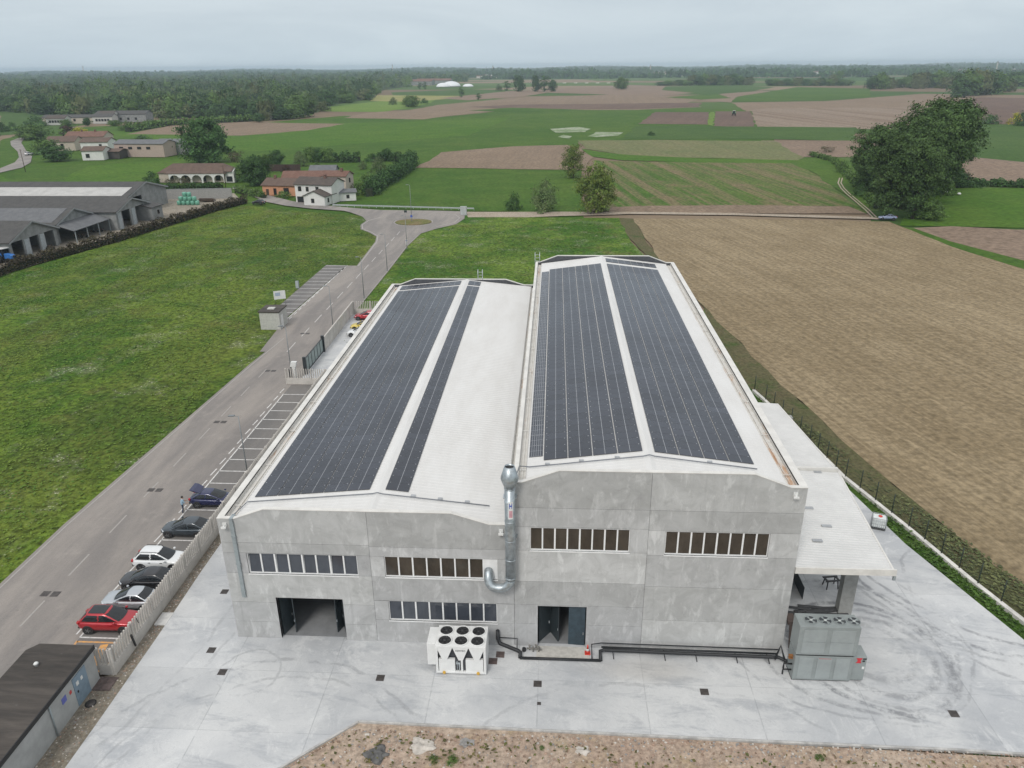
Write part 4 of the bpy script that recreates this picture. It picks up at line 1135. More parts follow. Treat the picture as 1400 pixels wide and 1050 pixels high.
m = MB(); m.lathe([(.17, 1.12), (.17, 1.18), (.05, 1.2)], (.05, .05, 0), 0, 16); m.build('lid', REDC, t)

# ------------------------------------------------------------------ fences, cabin, gate
FCON = plain('fence_concrete', (.52, .49, .45), .85, var=.12, scale=.8)
def slat_fence(p, q, label, z_low=.78, z_top=2.1, pitch=.30, solid_toward=None, ang=0.0):
    """precast fence: solid plinth, leaning fins and a top beam"""
    p = Vector((*p, 0)); q = Vector((*q, 0)); d = q-p; L = d.length
    t = empty('slatted_concrete_fence', p, math.atan2(d.y, d.x), label, 'fence')
    m = MB(); m.box(0, L, -.09, .09, -.1, z_low)
    nb = max(1, int(L/2.6))
    m.build('base_wall', FCON, t)
    n = int(L/pitch)
    m = MB()
    for k in range(n):
        x = .08+(L-.16)*k/n
        m.add([(x-.05, -.075, z_low), (x+.05, -.075, z_low), (x+.05, .075, z_low), (x-.05, .075, z_low),
               (x-.05+ang, -.06, z_top), (x+.05+ang, -.06, z_top), (x+.05+ang, .06, z_top), (x-.05+ang, .06, z_top)],
              [(0,3,2,1),(4,5,6,7),(0,1,5,4),(1,2,6,5),(2,3,7,6),(3,0,4,7)])
    s = m.build('fence_fins', FCON, t); s['kind'] = 'stuff'
    m = MB()
    for k in range(nb+1):
        x = L*k/nb; m.box(x-.06, x+.06, -.115, .115, -.1, z_top+.02)
    m.build('fence_posts', FCON, t)
    return t
slat_fence((-7.15, -4.0), (-6.95, 47.9), 'long pale concrete fin fence between the parked cars and the lower hall', ang=.05)
slat_fence((-8.15, -3.95), (-7.25, -4.0), 'short end piece of concrete fin fence beside the cabin', ang=.0)
slat_fence((-12.3, 48.0), (-5.5, 47.9), 'concrete fin fence piece at the gate pillar, across the bays')
slat_fence((-11.0, 79.0), (-5.2, 79.2), 'far concrete fin fence behind the red car, on the meadow side')
t = empty('solid_fence', (-10.75, 60.4, 0), math.atan2(18.2, -.3), 'solid pale concrete fence between gate and far fin fence', 'fence')
m = MB(); m.box(0, 18.4, -.08, .08, -.1, 2.1)
for k in range(8): m.box(2.6*k, 2.6*k+.14, -.12, .12, -.1, 2.14)
m.build('fence_wall', FCON, t)
m = MB(); m.box(0, 18.4, .10, .16, 1.0, 2.05); m.build('fence_panel', FCON, t)
t = empty('lever_bracket', (-7.0, -1.6, 0), 0, 'black steel bracket fixed on the inner face of the left fence', 'bracket')
m = MB(); m.bar((.12, 0, .3), (.14, -.25, 1.5), .12, .10); m.bar((.12, .9, 1.6), (.13, .75, 2.15), .04, .04); m.build('arm', BLACK, t)

# sliding gate
t = empty('sliding_gate', (-10.75, 51.6, 0), math.atan2(8.4, -.05), 'dark framed sliding gate with pale glass infill', 'gate')
GATE = plain('gate_anthracite', (.03, .036, .04), .4); GFILL = plain('gate_infill', (.27, .33, .32), .5, var=.08)
m = MB(); m.box(0, 8.3, -.05, .05, .1, .28); m.box(0, 8.3, -.05, .05, 2.1, 2.22)
for k in range(7): m.box(8.3*k/6-(.06 if k else 0), 8.3*k/6+.06, -.055, .055, .1, 2.22)
m.build('gate_frame', GATE, t)
m = MB()
for k in range(6): m.box(8.3*k/6+.07, 8.3*(k+1)/6-.07, -.02, .02, .28, 2.1)
m.build('infill', GFILL, t)
for x in (8.55, -.3):
    m = MB(); m.box(x-.15, x+.15, -.22, .22, 0, 2.5); m.build('gate_post', GATE, t)
t = empty('entry_pillar', (-11.6, 49.4, 0), 0, 'white entry pillar with mailbox top by the sliding gate', 'entry pillar')
m = MB(); m.box(-.18, .18, -.2, .2, 0, 1.9); m.build('column', WHITEP, t); m = MB(); m.prism([(-.45, 1.9), (.3, 1.9), (.45, 2.55), (-.3, 2.55)], 'y', -.24, .24); m.build('head', WHITEP, t)
m = MB(); m.box(-.85, -.5, -.2, .2, 0, 1.45); m.build('letter_box', BLACK, t)

# cabin with black felt roof, lower left
t = empty('substation_cabin', (-12.1, -4.45, 0), 0, 'concrete cabin with flat black felt roof at the lower left', 'cabin')
CABW = plain('cabin_render', (.37, .375, .365), .85, var=.14, scale=.7)
FELT = None
def felt_mat():
    m, nt, b = new_mat('roof_felt'); N = NT(nt); c = N.coord()
    n1 = N.noise(N.scaled(c, (.35, 2.2, 1)), .8, 6, .7, .4); n2 = N.noise(c, 1.3, 6, .75)
    sep = N.n('ShaderNodeSeparateXYZ'); N.link(c, sep.inputs[0])
    fr = N.math('FLOOR', N.math('MULTIPLY', sep.outputs[1], 1.05)); wn = N.n('ShaderNodeTexWhiteNoise', noise_dimensions='1D'); N.link(fr, wn.inputs['W'])
    col = N.col(N.ramp(n1, .3, .7), (.042, .036, .031), (.086, .073, .062))
    tone = N.math('MULTIPLY_ADD', wn.outputs['Value'], .45, .75); cb = N.n('ShaderNodeCombineXYZ')
    for i in range(3): N.link(tone, cb.inputs[i])
    col = N.col(1.0, col, cb.outputs[0], 'MULTIPLY')
    col = N.col(N.math('MULTIPLY', N.ramp(n2, .62, .74), .5), col, (.13, .12, .11))
    N.link(col, b.inputs['Base Color']); b.inputs['Roughness'].default_value = .8; N.bump(n2, .3, .03, b)
    return m
FELT = felt_mat()
m = MB(); m.box(.1, 4.12, -22, 0, -.1, 2.55); m.build('wall', CABW, t)
m = MB(); m.prism([(0.5, .06), (4.24, .06), (4.24, -22.1), (-.05, -22.1), (-.05, -.6)], 'z', 2.55, 2.80); rf = m.build('roof', FELT, t)
m = MB(); m.box(4.24, 4.30, -22.1, .08, 2.50, 2.83); m.build('roof_edge', BLACK, rf)
m = MB(); m.lathe([(.12, 2.80), (.12, 2.95), (.17, 2.97), (.10, 3.06), (.001, 3.08)], (1.6, -1.95, 0), 0, 14); m.build('roof_vent', WHITEP, rf)
m = MB(); m.box(4.12, 4.16, -2.5, -1.1, .0, 2.2); d_ = m.build('door', plain('blue_grey_door', (.20, .27, .33), .5), t)
m = MB(); m.box(4.16, 4.20, -2.3, -2.22, .95, 1.1); m.build('handle', BLACK, d_)
m = MB(); m.box(4.16, 4.175, -1.75, -1.55, 1.5, 1.75); m.box(4.16, 4.175, -2.25, -2.0, 1.45, 1.75); m.build('door_notice', WHITEP, d_)
m = MB(); m.box(4.12, 4.14, -2.95, -2.75, 1.4, 1.65); m.build('warning_sign', plain('sign_red', (.5, .05, .05), .5), t)
m = MB(); m.box(4.12, 4.14, -3.75, -3.3, 1.35, 1.8); m.build('notice_sign', plain('sign_blue', (.12, .14, .42), .5), t)
m = MB(); m.tube([(4.2, -4.9, 2.5), (4.2, -4.9, 0)], .05, n=8); m.build('downpipe', GREYSTEEL, t)

# small utility hut, signboard, cabinets by the road
t = empty('utility_hut', (-23.9, 70.2, 0), 0, 'small grey utility hut standing beyond the road at the visitor bays', 'hut')
m = MB(); m.box(0, 3.2, 0, 3.6, -.1, 2.75); m.build('wall', plain('hut_render', (.46, .455, .42), .85, var=.12), t)
m = MB(); m.box(-.12, 3.32, -.12, 3.72, 2.75, 2.95); m.build('roof', FELT, t, bevel=.02)
m = MB(); m.box(1.0, 2.1, 1.0, 2.0, 2.95, 3.1); m.build('roof_box', plain('pale_slab_hut', (.5, .49, .46), .8), t)
m = MB(); m.box(3.2, 3.24, .6, 1.6, 0, 2.1); m.build('door', WHITEP, t)
x, y = at(384, 417, -.1)
t = empty('site_sign', (x, y, -.1), R(25), 'white site signboard on two posts beside the visitor bays', 'sign')
m = MB(); m.box(-1.0, 1.0, -.03, .03, 1.1, 2.6); m.build('board', WHITEP, t); m = MB(); m.box(-.75, .1, -.045, -.031, 1.7, 2.3); m.build('printed_field', plain('sign_print', (.36, .42, .52), .5), t)
for x_ in (-.8, .8):
    m = MB(); m.tube([(x_, .06, 0), (x_, .06, 2.5)], .04, n=6); m.build('post', STEEL, t)
x, y = at(407, 394, -.1)
t = empty('meter_cabinet', (x, y, -.1), 0, 'small grey meter cabinet at the edge of the visitor bays', 'cabinet'); m = MB(); m.box(-.3, .3, -.2, .2, 0, 1.4); m.build('body', GREYSTEEL, t, bevel=.02); m = MB(); m.box(-.25, .25, -.215, -.201, .1, 1.3); m.build('door', plain('cabinet_door', (.40, .43, .44), .5), t)
x, y = at(634, 294, -.1)
t = empty('roadside_cabinet', (x, y, -.1), 0, 'grey roadside cabinet at the end of the road by the dirt track', 'cabinet'); m = MB(); m.box(-.9, .9, -.5, .5, 0, 2.4); m.build('body', plain('cabinet_grey', (.36, .38, .37), .7), t, bevel=.03); m = MB(); m.box(-.8, -.03, -.52, -.501, .2, 2.2); m.box(.03, .8, -.52, -.501, .2, 2.2); m.build('door', plain('cabinet_door_grey', (.42, .44, .43), .6), t)
x, y = at(556, 335, -.1)
t = empty('marker_post', (x, y, -.1), 0, 'white roadside marker post at the meadow corner before the roundabout', 'marker post'); m = MB(); m.box(-.16, .16, -.05, .05, 0, 1.3); m.build('post', WHITEP, t); m = MB(); m.box(-.17, .17, -.06, .06, 1.0, 1.15); m.build('reflector', BLUEP, t)
x, y = at(562, 303, -.1)
t = empty('keep_right_sign', (x+.4, y-1.2, .1), 0, 'round blue traffic sign on the roundabout island', 'traffic sign'); m = MB(); m.tube([(0, 0, 0), (0, 0, 1.5)], .04, n=6); m.build('post', STEEL, t); m = MB(); m.lathe([(.32, -.02), (.32, .02)], (0, -.06, 1.5), 0, 18, axis='y'); m.build('sign_disc', BLUEP, t); m = MB(); m.bar((-.12, -.09, 1.65), (.12, -.09, 1.38), .06, .015); m.build('arrow', WHITEP, t)
x, y = at(555, 299, -.1)
t = empty('direction_sign', (x, y, .1), 0, 'small dark sign on a post at the left of the roundabout island', 'traffic sign'); m = MB(); m.tube([(0, 0, 0), (0, 0, 2.0)], .05, n=6); m.build('post', STEEL, t); m = MB(); m.box(-.4, .4, -.08, -.04, 1.5, 2.1); m.build('sign_disc', DARKDOOR, t)
# guard rail along the upper road
t = empty('guard_rail', (*at(455, 283, -.1), -.1), 0, 'low grey guard rail along the far side of the upper road', 'guard rail')
a = Vector((0, 0, 0)); b = Vector((*at(648, 288, -.1), 0))-Vector((*at(455, 283, -.1), 0))
m = MB(); m.bar(a+Vector((0, 0, .65)), b+Vector((0, 0, .65)), .08, .4); m.build('rail', plain('guard_rail_zinc', (.42, .45, .45), .5, metal=.2), t)
m = MB()
for k in range(20): p = a.lerp(b, k/19); m.box(p.x-.06, p.x+.06, p.y+.05, p.y+.15, 0, .8)
m.build('rail_posts', GREYSTEEL, t)

# street lamps
LAMPM = plain('lamp_grey', (.22, .235, .24), .45, metal=.3)
def lamp(label, h=7.5, arm=-.75):
    t = empty('street_lamp', (0, 0, 0), 0, label, 'street lamp', 'street lamps along the road')
    m = MB(); m.tube([(0, 0, 0), (0, 0, h)], [.075, .045], n=8); m.build('pole', LAMPM, t)
    m = MB(); m.tube([(0, 0, h-.03), (arm*.6, 0, h+.05)], .03, n=6); m.build('arm', LAMPM, t)
    m = MB(); m.prism([(arm*.5, h+.02), (arm*.5, h+.12), (arm*1.15, h+.10), (arm*1.35, h+.04), (arm*1.2, h)], 'y', -.14, .14); m.build('lamp_head', LAMPM, t)
    m = MB(); m.lathe([(.13, 0), (.13, .12), (.09, .2)], n=10); m.build('base', LAMPM, t)
    return t
lamp0 = lamp('grey street lamp behind the empty bays, nearest the camera'); lamp0.location = (-7.55, 22.0, -.05)
for x, y, lb in ((-12.05, 49.4, 'grey street lamp by the white entry pillar'), (-11.8, 69.1, 'grey street lamp behind the solid fence'), (-11.45, 88.4, 'grey street lamp on the verge just past the far fin fence'), (-11.3, 108.2, 'grey street lamp half way to the roundabout'), (-10.9, 128.5, 'grey street lamp at the road bend before the roundabout')):
    c = copy_tree(lamp0); c.location = (x, y, -.05); c['label'] = lb
c = copy_tree(lamp0); c.location = (*at(563, 303, -.1), 0); c['label'] = 'tall street lamp in the middle of the roundabout island'; c.scale = (1.1, 1.1, 1.28)

# wire fence on the right with its kerb wall
KERBW = plain('whitewashed_kerb', (.60, .58, .54), .9, var=.2, scale=.9)
KP = [(48.6, 47.5), (49.23, 44.45), (51.2, 33.2), (52.4, 25.4), (54.9, 16.5), (56.93, 8.46), (58.25, 4.1), (62.5, -12)]
t = empty('wire_fence', (0, 0, 0), 0, 'green wire fence with thin posts on a pale kerb wall beside the ploughed field', 'fence')
m = MB()
for a, b in zip(KP[:-1], KP[1:]): m.bar((*a, .0), (*b, .0), .38, .42)
m.build('kerb_wall', KERBW, t)
PG = plain('green_fence_post', (.018, .030, .020), .6)
pts = []; 
for a, b in zip(KP[:-1], KP[1:]):
    a = Vector((*a, 0)); b = Vector((*b, 0)); L = (b-a).length; n = max(1, round(L/2.15))
    pts += [a.lerp(b, k/n) for k in range(n)]
for p in pts:
    m = MB(); m.tube([(p.x+.12, p.y, .1), (p.x+.12, p.y, 2.15)], .05, n=6); m.build('fence_post', PG, t)
m = MB()
for z in (.45, .8, 1.15, 1.5, 1.85):
    m.tube([(p.x+.12, p.y, z) for p in pts], .010, n=4)
m.build('fence_wire', PG, t)
# ------------------------------------------------------------------ cars
def car_paint(name, col, metal=.0, rough=.32):
    m, nt, b = new_mat(name); N = NT(nt)
    n1 = N.noise(N.coord(), 2.0, 4, .6)
    N.link(N.col(n1, tuple(.9*x for x in col), tuple(min(1, 1.08*x) for x in col)), b.inputs['Base Color'])
    b.inputs['Metallic'].default_value = metal; b.inputs['Roughness'].default_value = rough
    b.inputs['Coat Weight'].default_value = .8; b.inputs['Coat Roughness'].default_value = .06
    return m
CGLASS = plain('car_glass', (.014, .017, .020), .08, var=.1, spec=.6); TYRE = plain('tyre_rubber', (.016, .016, .017), .85); RIM = plain('alloy_rim', (.33, .34, .35), .35, metal=.8)
TRIM = plain('black_trim', (.02, .02, .021), .5); LAMPR = plain('tail_lamp_red', (.38, .012, .014), .2); LAMPW = plain('head_lamp_clear', (.55, .57, .60), .12); PLATE = plain('plate_white', (.7, .7, .7), .5)

STY = {
 # stations: x, half width, underside, deck height ; cabin: rear base, rear roof, front roof, front base, roof height, belt
 'suv':   dict(st=[(-2.17, .62, .50, .82), (-2.12, .80, .38, .97), (-1.75, .90, .25, 1.03), (-.9, .915, .22, 1.02), (.3, .915, .22, 1.0), (.95, .905, .22, 1.0), (1.45, .885, .24, .97), (1.92, .82, .32, .88), (2.14, .62, .42, .70)], cab=(-2.04, -1.42, .10, 1.20, 1.63, 1.0), wb=(-1.32, 1.34), wr=.355),
 'hatch': dict(st=[(-2.17, .62, .46, .80), (-2.10, .78, .36, .93), (-1.7, .88, .22, .96), (-.9, .90, .19, .93), (.3, .90, .19, .90), (.95, .89, .19, .89), (1.55, .87, .21, .82), (2.0, .79, .27, .72), (2.2, .56, .36, .56)], cab=(-2.02, -1.05, -.05, 1.18, 1.46, .92), wb=(-1.32, 1.38), wr=.33),
 'sedan': dict(st=[(-2.3, .64, .48, .80), (-2.24, .80, .36, .93), (-1.75, .88, .22, .97), (-.9, .90, .19, .93), (.3, .90, .19, .90), (.95, .89, .19, .89), (1.6, .87, .21, .81), (2.05, .79, .27, .72), (2.26, .56, .36, .56)], cab=(-1.80, -.92, -.02, 1.16, 1.43, .91), wb=(-1.36, 1.40), wr=.33),
}
def make_car(label, style, paint, loc, rz, group=None, parts=True, pano=False, rails=False, tailgate=False, cat='car'):
    S = STY[style]; st = S['st']; W = .915
    t = empty('parked_car', loc, rz, label, cat, group)
    m = MB(); rings = []
    for (x, w, zl, zt) in st:
        half = [(0, zl), (w*.82, zl), (w*.96, zl+.13), (w, (zl+zt)/2), (w*.975, zt-.12), (w*.86, zt-.01), (w*.45, zt+.015)]
        ring = [(x, y, z) for y, z in half]+[(x, 0, zt+.025)]+[(x, -y, z) for y, z in reversed(half[1:])]
        rings.append(ring)
    n = len(rings[0]); vs = [p for r_ in rings for p in r_]; fs = []
    for i in range(len(rings)-1):
        for k in range(n): fs.append((i*n+k, i*n+(k+1)%n, (i+1)*n+(k+1)%n, (i+1)*n+k))
    fs += [tuple(range(n-1, -1, -1)), tuple((len(rings)-1)*n+k for k in range(n))]
    m.add(vs, fs, 0, True)
    body = m.build('body', paint, t)
    md = body.modifiers.new('sub', 'SUBSURF'); md.levels = 1; md.render_levels = 2
    xr0, xr1, xf1, xf0, zr, zb = S['cab']
    wb_, wt = .80, .60
    mid = (xr1+xf1)/2
    # cabin: a smooth cage; its glass is lifted off the same smooth surface so that it follows the curves
    cage = MB(); low_z = zb-.10
    def ringc(f, z, w, bulge):
        xa = xr0+(xr1-xr0)*f; xb_ = xf0+(xf1-xf0)*f
        xs_ = [xa, xa+.30*(xb_-xa), xa+.62*(xb_-xa), xb_]
        rt_ = [(xs_[0]+.03, -w*.80, z), (xs_[0]+.10, -w*.97, z), (xs_[1], -w, z), (xs_[2], -w, z), (xs_[3]-.22, -w*.95, z), (xs_[3]-.04, -w*.74, z)]
        mid_f = [(xs_[3]+bulge, 0, z)]; mid_r = [(xs_[0]-bulge, 0, z)]
        return rt_+mid_f+[(p[0], -p[1], p[2]) for p in reversed(rt_)]+mid_r
    hh_ = zr-zb
    rg_ = [ringc(-.10, low_z, wb_+.015, .06), ringc(.0, zb, wb_, .06), ringc(.45, zb+.45*hh_, wb_-.06, .06), ringc(.86, zb+.86*hh_, wt+.04, .05), ringc(1.04, zr-.015, wt-.06, .03)]
    nn = len(rg_[0]); vv = [p for q in rg_ for p in q]; ff = []
    for i in range(len(rg_)-1):
        for k in range(nn): ff.append((i*nn+k, i*nn+(k+1)%nn, (i+1)*nn+(k+1)%nn, (i+1)*nn+k))
    o_ = (len(rg_)-1)*nn
    for k in range(6): ff.append((o_+k, o_+k+1, o_+(12-k)-1, o_+(12-k)) if k < 5 else (o_+5, o_+6, o_+7))
    ff.append((o_+13, o_+0, o_+12))
    cage.add(vv, ff, 0, True)
    tmpo = cage.build('cabin_tmp', paint, None); md = tmpo.modifiers.new('sub', 'SUBSURF'); md.levels = 3; md.render_levels = 3
    dg = bpy.context.evaluated_depsgraph_get(); cme = bpy.data.meshes.new_from_object(tmpo.evaluated_get(dg)); bpy.data.objects.remove(tmpo)
    cme.polygons.foreach_set('use_smooth', [True]*len(cme.polygons))
    cme.name = 'cabin'; link_part('cabin', cme, t)
    zones = {}
    zt_glass = zr-.10
    xB = (xr0+xf0)/2-.05; xbk = xr1-.10
    for p in cme.polygons:
        c = p.center; n_ = p.normal
        if n_.z < -.2: continue
        ny = abs(n_.y); key = None
        hf = (c.z-zb)/hh_
        if ny > .80 and .08 < hf < .80:
            slant = xr0+(xr1-xr0)*hf
            front_lim = xf0+(xf1-xf0)*hf-.22
            if c.x < slant+.20 or c.x > front_lim: continue
            if abs(c.x-xB) < .05: continue
            key = ('side_window', c.y > 0, c.x > xB)
        elif ny < .50 and n_.x > .25 and .06 < hf < .90: key = ('windscreen', 0, 0)
        elif ny < .50 and n_.x < -.25 and .28 < hf < .88 and not tailgate: key = ('rear_window', 0, 0)
        elif pano and n_.z > .90 and abs(c.y) < wt-.12 and xr1+.12 < c.x < xf1-.12 and hf > .9: key = ('glass_roof', 0, 0)
        if key: zones.setdefault(key, []).append(p)
    for key, pl in zones.items():
        ids = {}; vs_ = []; fs_ = []
        for p in pl:
            fc_ = []
            for vi in p.vertices:
                if vi not in ids:
                    ids[vi] = len(vs_); v_ = cme.vertices[vi]; vs_.append(v_.co+v_.normal*.007)
                fc_.append(ids[vi])
            fs_.append(fc_)
        MB().add(vs_, fs_, 0, True).build(key[0], CGLASS, t, fix=False)
    if rails:
        for s in (-1, 1):
            m = MB(); m.tube([(xr1+.1, s*(wt-.06), zr-.05), (xr1+.2, s*(wt-.05), zr+.03), (xf1-.1, s*(wt-.05), zr+.03), (xf1, s*(wt-.06), zr-.05)], .022, n=6); m.build('roof_rail', TRIM, t)
    wr = S['wr']
    for x in S['wb']:
        for s in (-1, 1):
            y = s*(W-.11)
            m = MB(); m.lathe([(wr+.055, -.10), (wr+.055, .10*1.06)], (x, s*(W-.085), wr), 0, 24, axis='y'); m.build('wheel_arch', TRIM, t)
            m = MB(); m.lathe([(wr*.62, -.11), (wr*.95, -.11), (wr, -.07), (wr, .07), (wr*.95, .115), (wr*.62, .115)], (x, y, wr), 0, 24, axis='y'); wh = m.build('wheel', TYRE, t)
            m = MB(); yo = .10*s
            m.lathe([(wr*.63, -.02), (wr*.63, .02)], (x, y+yo, wr), 1, 20, axis='y')
            for k in range(5):
                a = k*2*math.pi/5; m.bar((x, y+yo+.012*s+.008*s, wr), (x+wr*.58*math.cos(a), y+yo+.02*s, wr+wr*.58*math.sin(a)), .09, .03, 0)
            m.build('rim', [RIM, TRIM], wh)
    xf = st[-1][0]; xb = st[0][0]; zt = st[-1][3]
    for s in (-1, 1):
        m = MB(); m.prism([(xf-.10, s*.48), (xf-.32, s*.80), (xf-.48, s*.815), (xf-.30, s*.50)], 'z', zt-.02, zt+.12); m.build('headlight', LAMPW, t, bevel=.02)
        m = MB(); m.prism([(xb-.005, s*.52), (xb+.02, s*.78), (xb+.22, s*.87), (xb+.22, s*.60)], 'z', .80 if style != 'suv' else .82, .93 if style != 'suv' else .98); m.build('taillight', LAMPR, t, bevel=.02)
        m = MB(); m.box(xf0-.50, xf0-.32, min(s*.90, s*1.06), max(s*.90, s*1.06), zb+.0, zb+.14); m.build('wing_mirror', paint, t, bevel=.04)
        m = MB(); m.box(-1.0, .85, min(s*.905, s*.921), max(s*.905, s*.921), .30, .38); m.build('side_sill', TRIM, t)
        for xh in (-.55, .45):
            m = MB(); m.box(xh-.1, xh+.1, min(s*.90, s*.935), max(s*.90, s*.935), zb-.16, zb-.13); m.build('door_handle', paint if not rails else TRIM, t)
    m = MB(); m.box(xf-.12, xf+.01, -.45, .45, zt-.26, zt-.06); m.build('grille', TRIM, t, bevel=.02)
    m = MB(); m.box(xf-.02, xf+.025, -.26, .26, .36, .47); m.build('number_plate', PLATE, t)
    m = MB(); m.box(xb-.03, xb+.02, -.26, .26, .60, .71); m.build('number_plate', PLATE, t)
    m = MB(); m.box(xb-.02, xb+.3, -.72, .72, .36, .52); m.build('rear_bumper', TRIM, t, bevel=.05)
    if tailgate:
        m = MB(); m.add([(xr0-.01, -.62, zb-.05), (xr0-.01, .62, zb-.05), (xr1-.05, .52, zr-.10), (xr1-.05, -.52, zr-.10), (xr0+.5, -.6, zb-.1), (xr0+.5, .6, zb-.1)], [(0, 1, 2, 3)]); 
        m.add([(xr0-.02, -.62, zb-.06), (xr0-.02, .62, zb-.06), (xr1-.06, .55, zr-.08), (xr1-.06, -.55, zr-.08)], [(0, 1, 2, 3)]); m.build('open_boot', BLACK, t, fix=False)
        h = Vector((xr1-.02, 0, zr+.0)); dv = Vector((-.98, 0, .42)).normalized(); up = Vector((.42, 0, .98)).normalized()
        def G_(a, s, u=0): q = h+dv*a+up*u; return (q.x, s, q.z)
        m = MB(); m.add([G_(0, -.60), G_(.62, -.70), (G_(.95, -.68)), G_(.95, .68), G_(.62, .70), G_(0, .60), G_(0, -.60, .06), G_(.62, -.70, .10), G_(.95, -.68, .02), G_(.95, .68, .02), G_(.62, .70, .10), G_(0, .60, .06)],
              [(0, 1, 4, 5), (1, 2, 3, 4), (6, 11, 10, 7), (7, 10, 9, 8), (0, 6, 7, 1), (1, 7, 8, 2), (2, 8, 9, 3), (3, 9, 10, 4), (4, 10, 11, 5), (5, 11, 6, 0)])
        tg = m.build('tailgate', paint, t)
        m = MB(); m.add([G_(.06, -.5, -.012), G_(.6, -.58, -.012), G_(.6, .58, -.012), G_(.06, .5, -.012)], [(0, 1, 2, 3)]); m.build('tailgate_window', CGLASS, tg, fix=False)
        m = MB(); m.add([G_(.68, -.62, -.02), G_(.84, -.62, -.02), G_(.84, -.35, -.02), G_(.68, -.35, -.02), G_(.68, .62, -.02), G_(.84, .62, -.02), G_(.84, .35, -.02), G_(.68, .35, -.02)], [(0, 1, 2, 3), (4, 5, 6, 7)]); m.build('tailgate_lamp', LAMPR, tg, fix=False)
    return t
RED = car_paint('red_car_paint', (.40, .012, .022), .25); SILVER = car_paint('silver_car_paint', (.50, .52, .54), .55); BLK = car_paint('black_car_paint', (.014, .013, .015), .2)
WHT = car_paint('white_car_paint', (.74, .75, .75)); SLATE = car_paint('slate_car_paint', (.045, .058, .070), .4); NAVY = car_paint('navy_car_paint', (.014, .018, .075), .3); YELP = car_paint('yellow_car_paint', (.66, .50, .06))
GR = 'cars parked along the fence'
Z0 = -.045
make_car('red hatchback with dark glass roof, beside the orange bay', 'suv', RED, (-9.95, .72, Z0), 0.02, GR, pano=True)
make_car('silver saloon parked nose to the road between red and black cars', 'sedan', SILVER, (-9.70, 3.25, Z0), R(180), GR)
make_car('glossy black estate between the silver saloon and the white car', 'hatch', BLK, (-9.70, 5.75, Z0), R(180.5), GR)
make_car('white crossover with black roof rails and its rear to the road', 'suv', WHT, (-9.85, 8.35, Z0), R(.5), GR, rails=True)
make_car('slate grey hatchback parked alone next to an empty bay', 'hatch', SLATE, (-9.85, 13.15, Z0), R(180), GR)
make_car('dark blue hatchback with its tailgate open', 'hatch', NAVY, (-9.45, 18.15, Z0), R(1), GR, tailgate=True)
GR2 = 'cars behind the gate'
make_car('white small car beyond the gate', 'hatch', WHT, (-7.0, 67.6, 0), R(180), GR2)
make_car('yellow car beyond the gate, behind the white one', 'hatch', YELP, (-7.2, 70.6, 0), R(180), GR2)
make_car('red car beyond the gate near the far fin fence', 'hatch', RED, (-7.9, 75.9, 0), R(180), GR2)
make_car('dark car standing on the lane in front of the orange house', 'hatch', BLK, (*at(354, 279, -.05), -.05), R(165))
make_car('pale blue car parked on the track under the tall poplars', 'sedan', car_paint('pale_blue_paint', (.28, .32, .46), .3), (*at(1213, 300, -.1), -.1), R(172))
make_car('white van like car by the bend of the far left road', 'suv', WHT, (*at(40, 212, -.1), -.1), R(80))

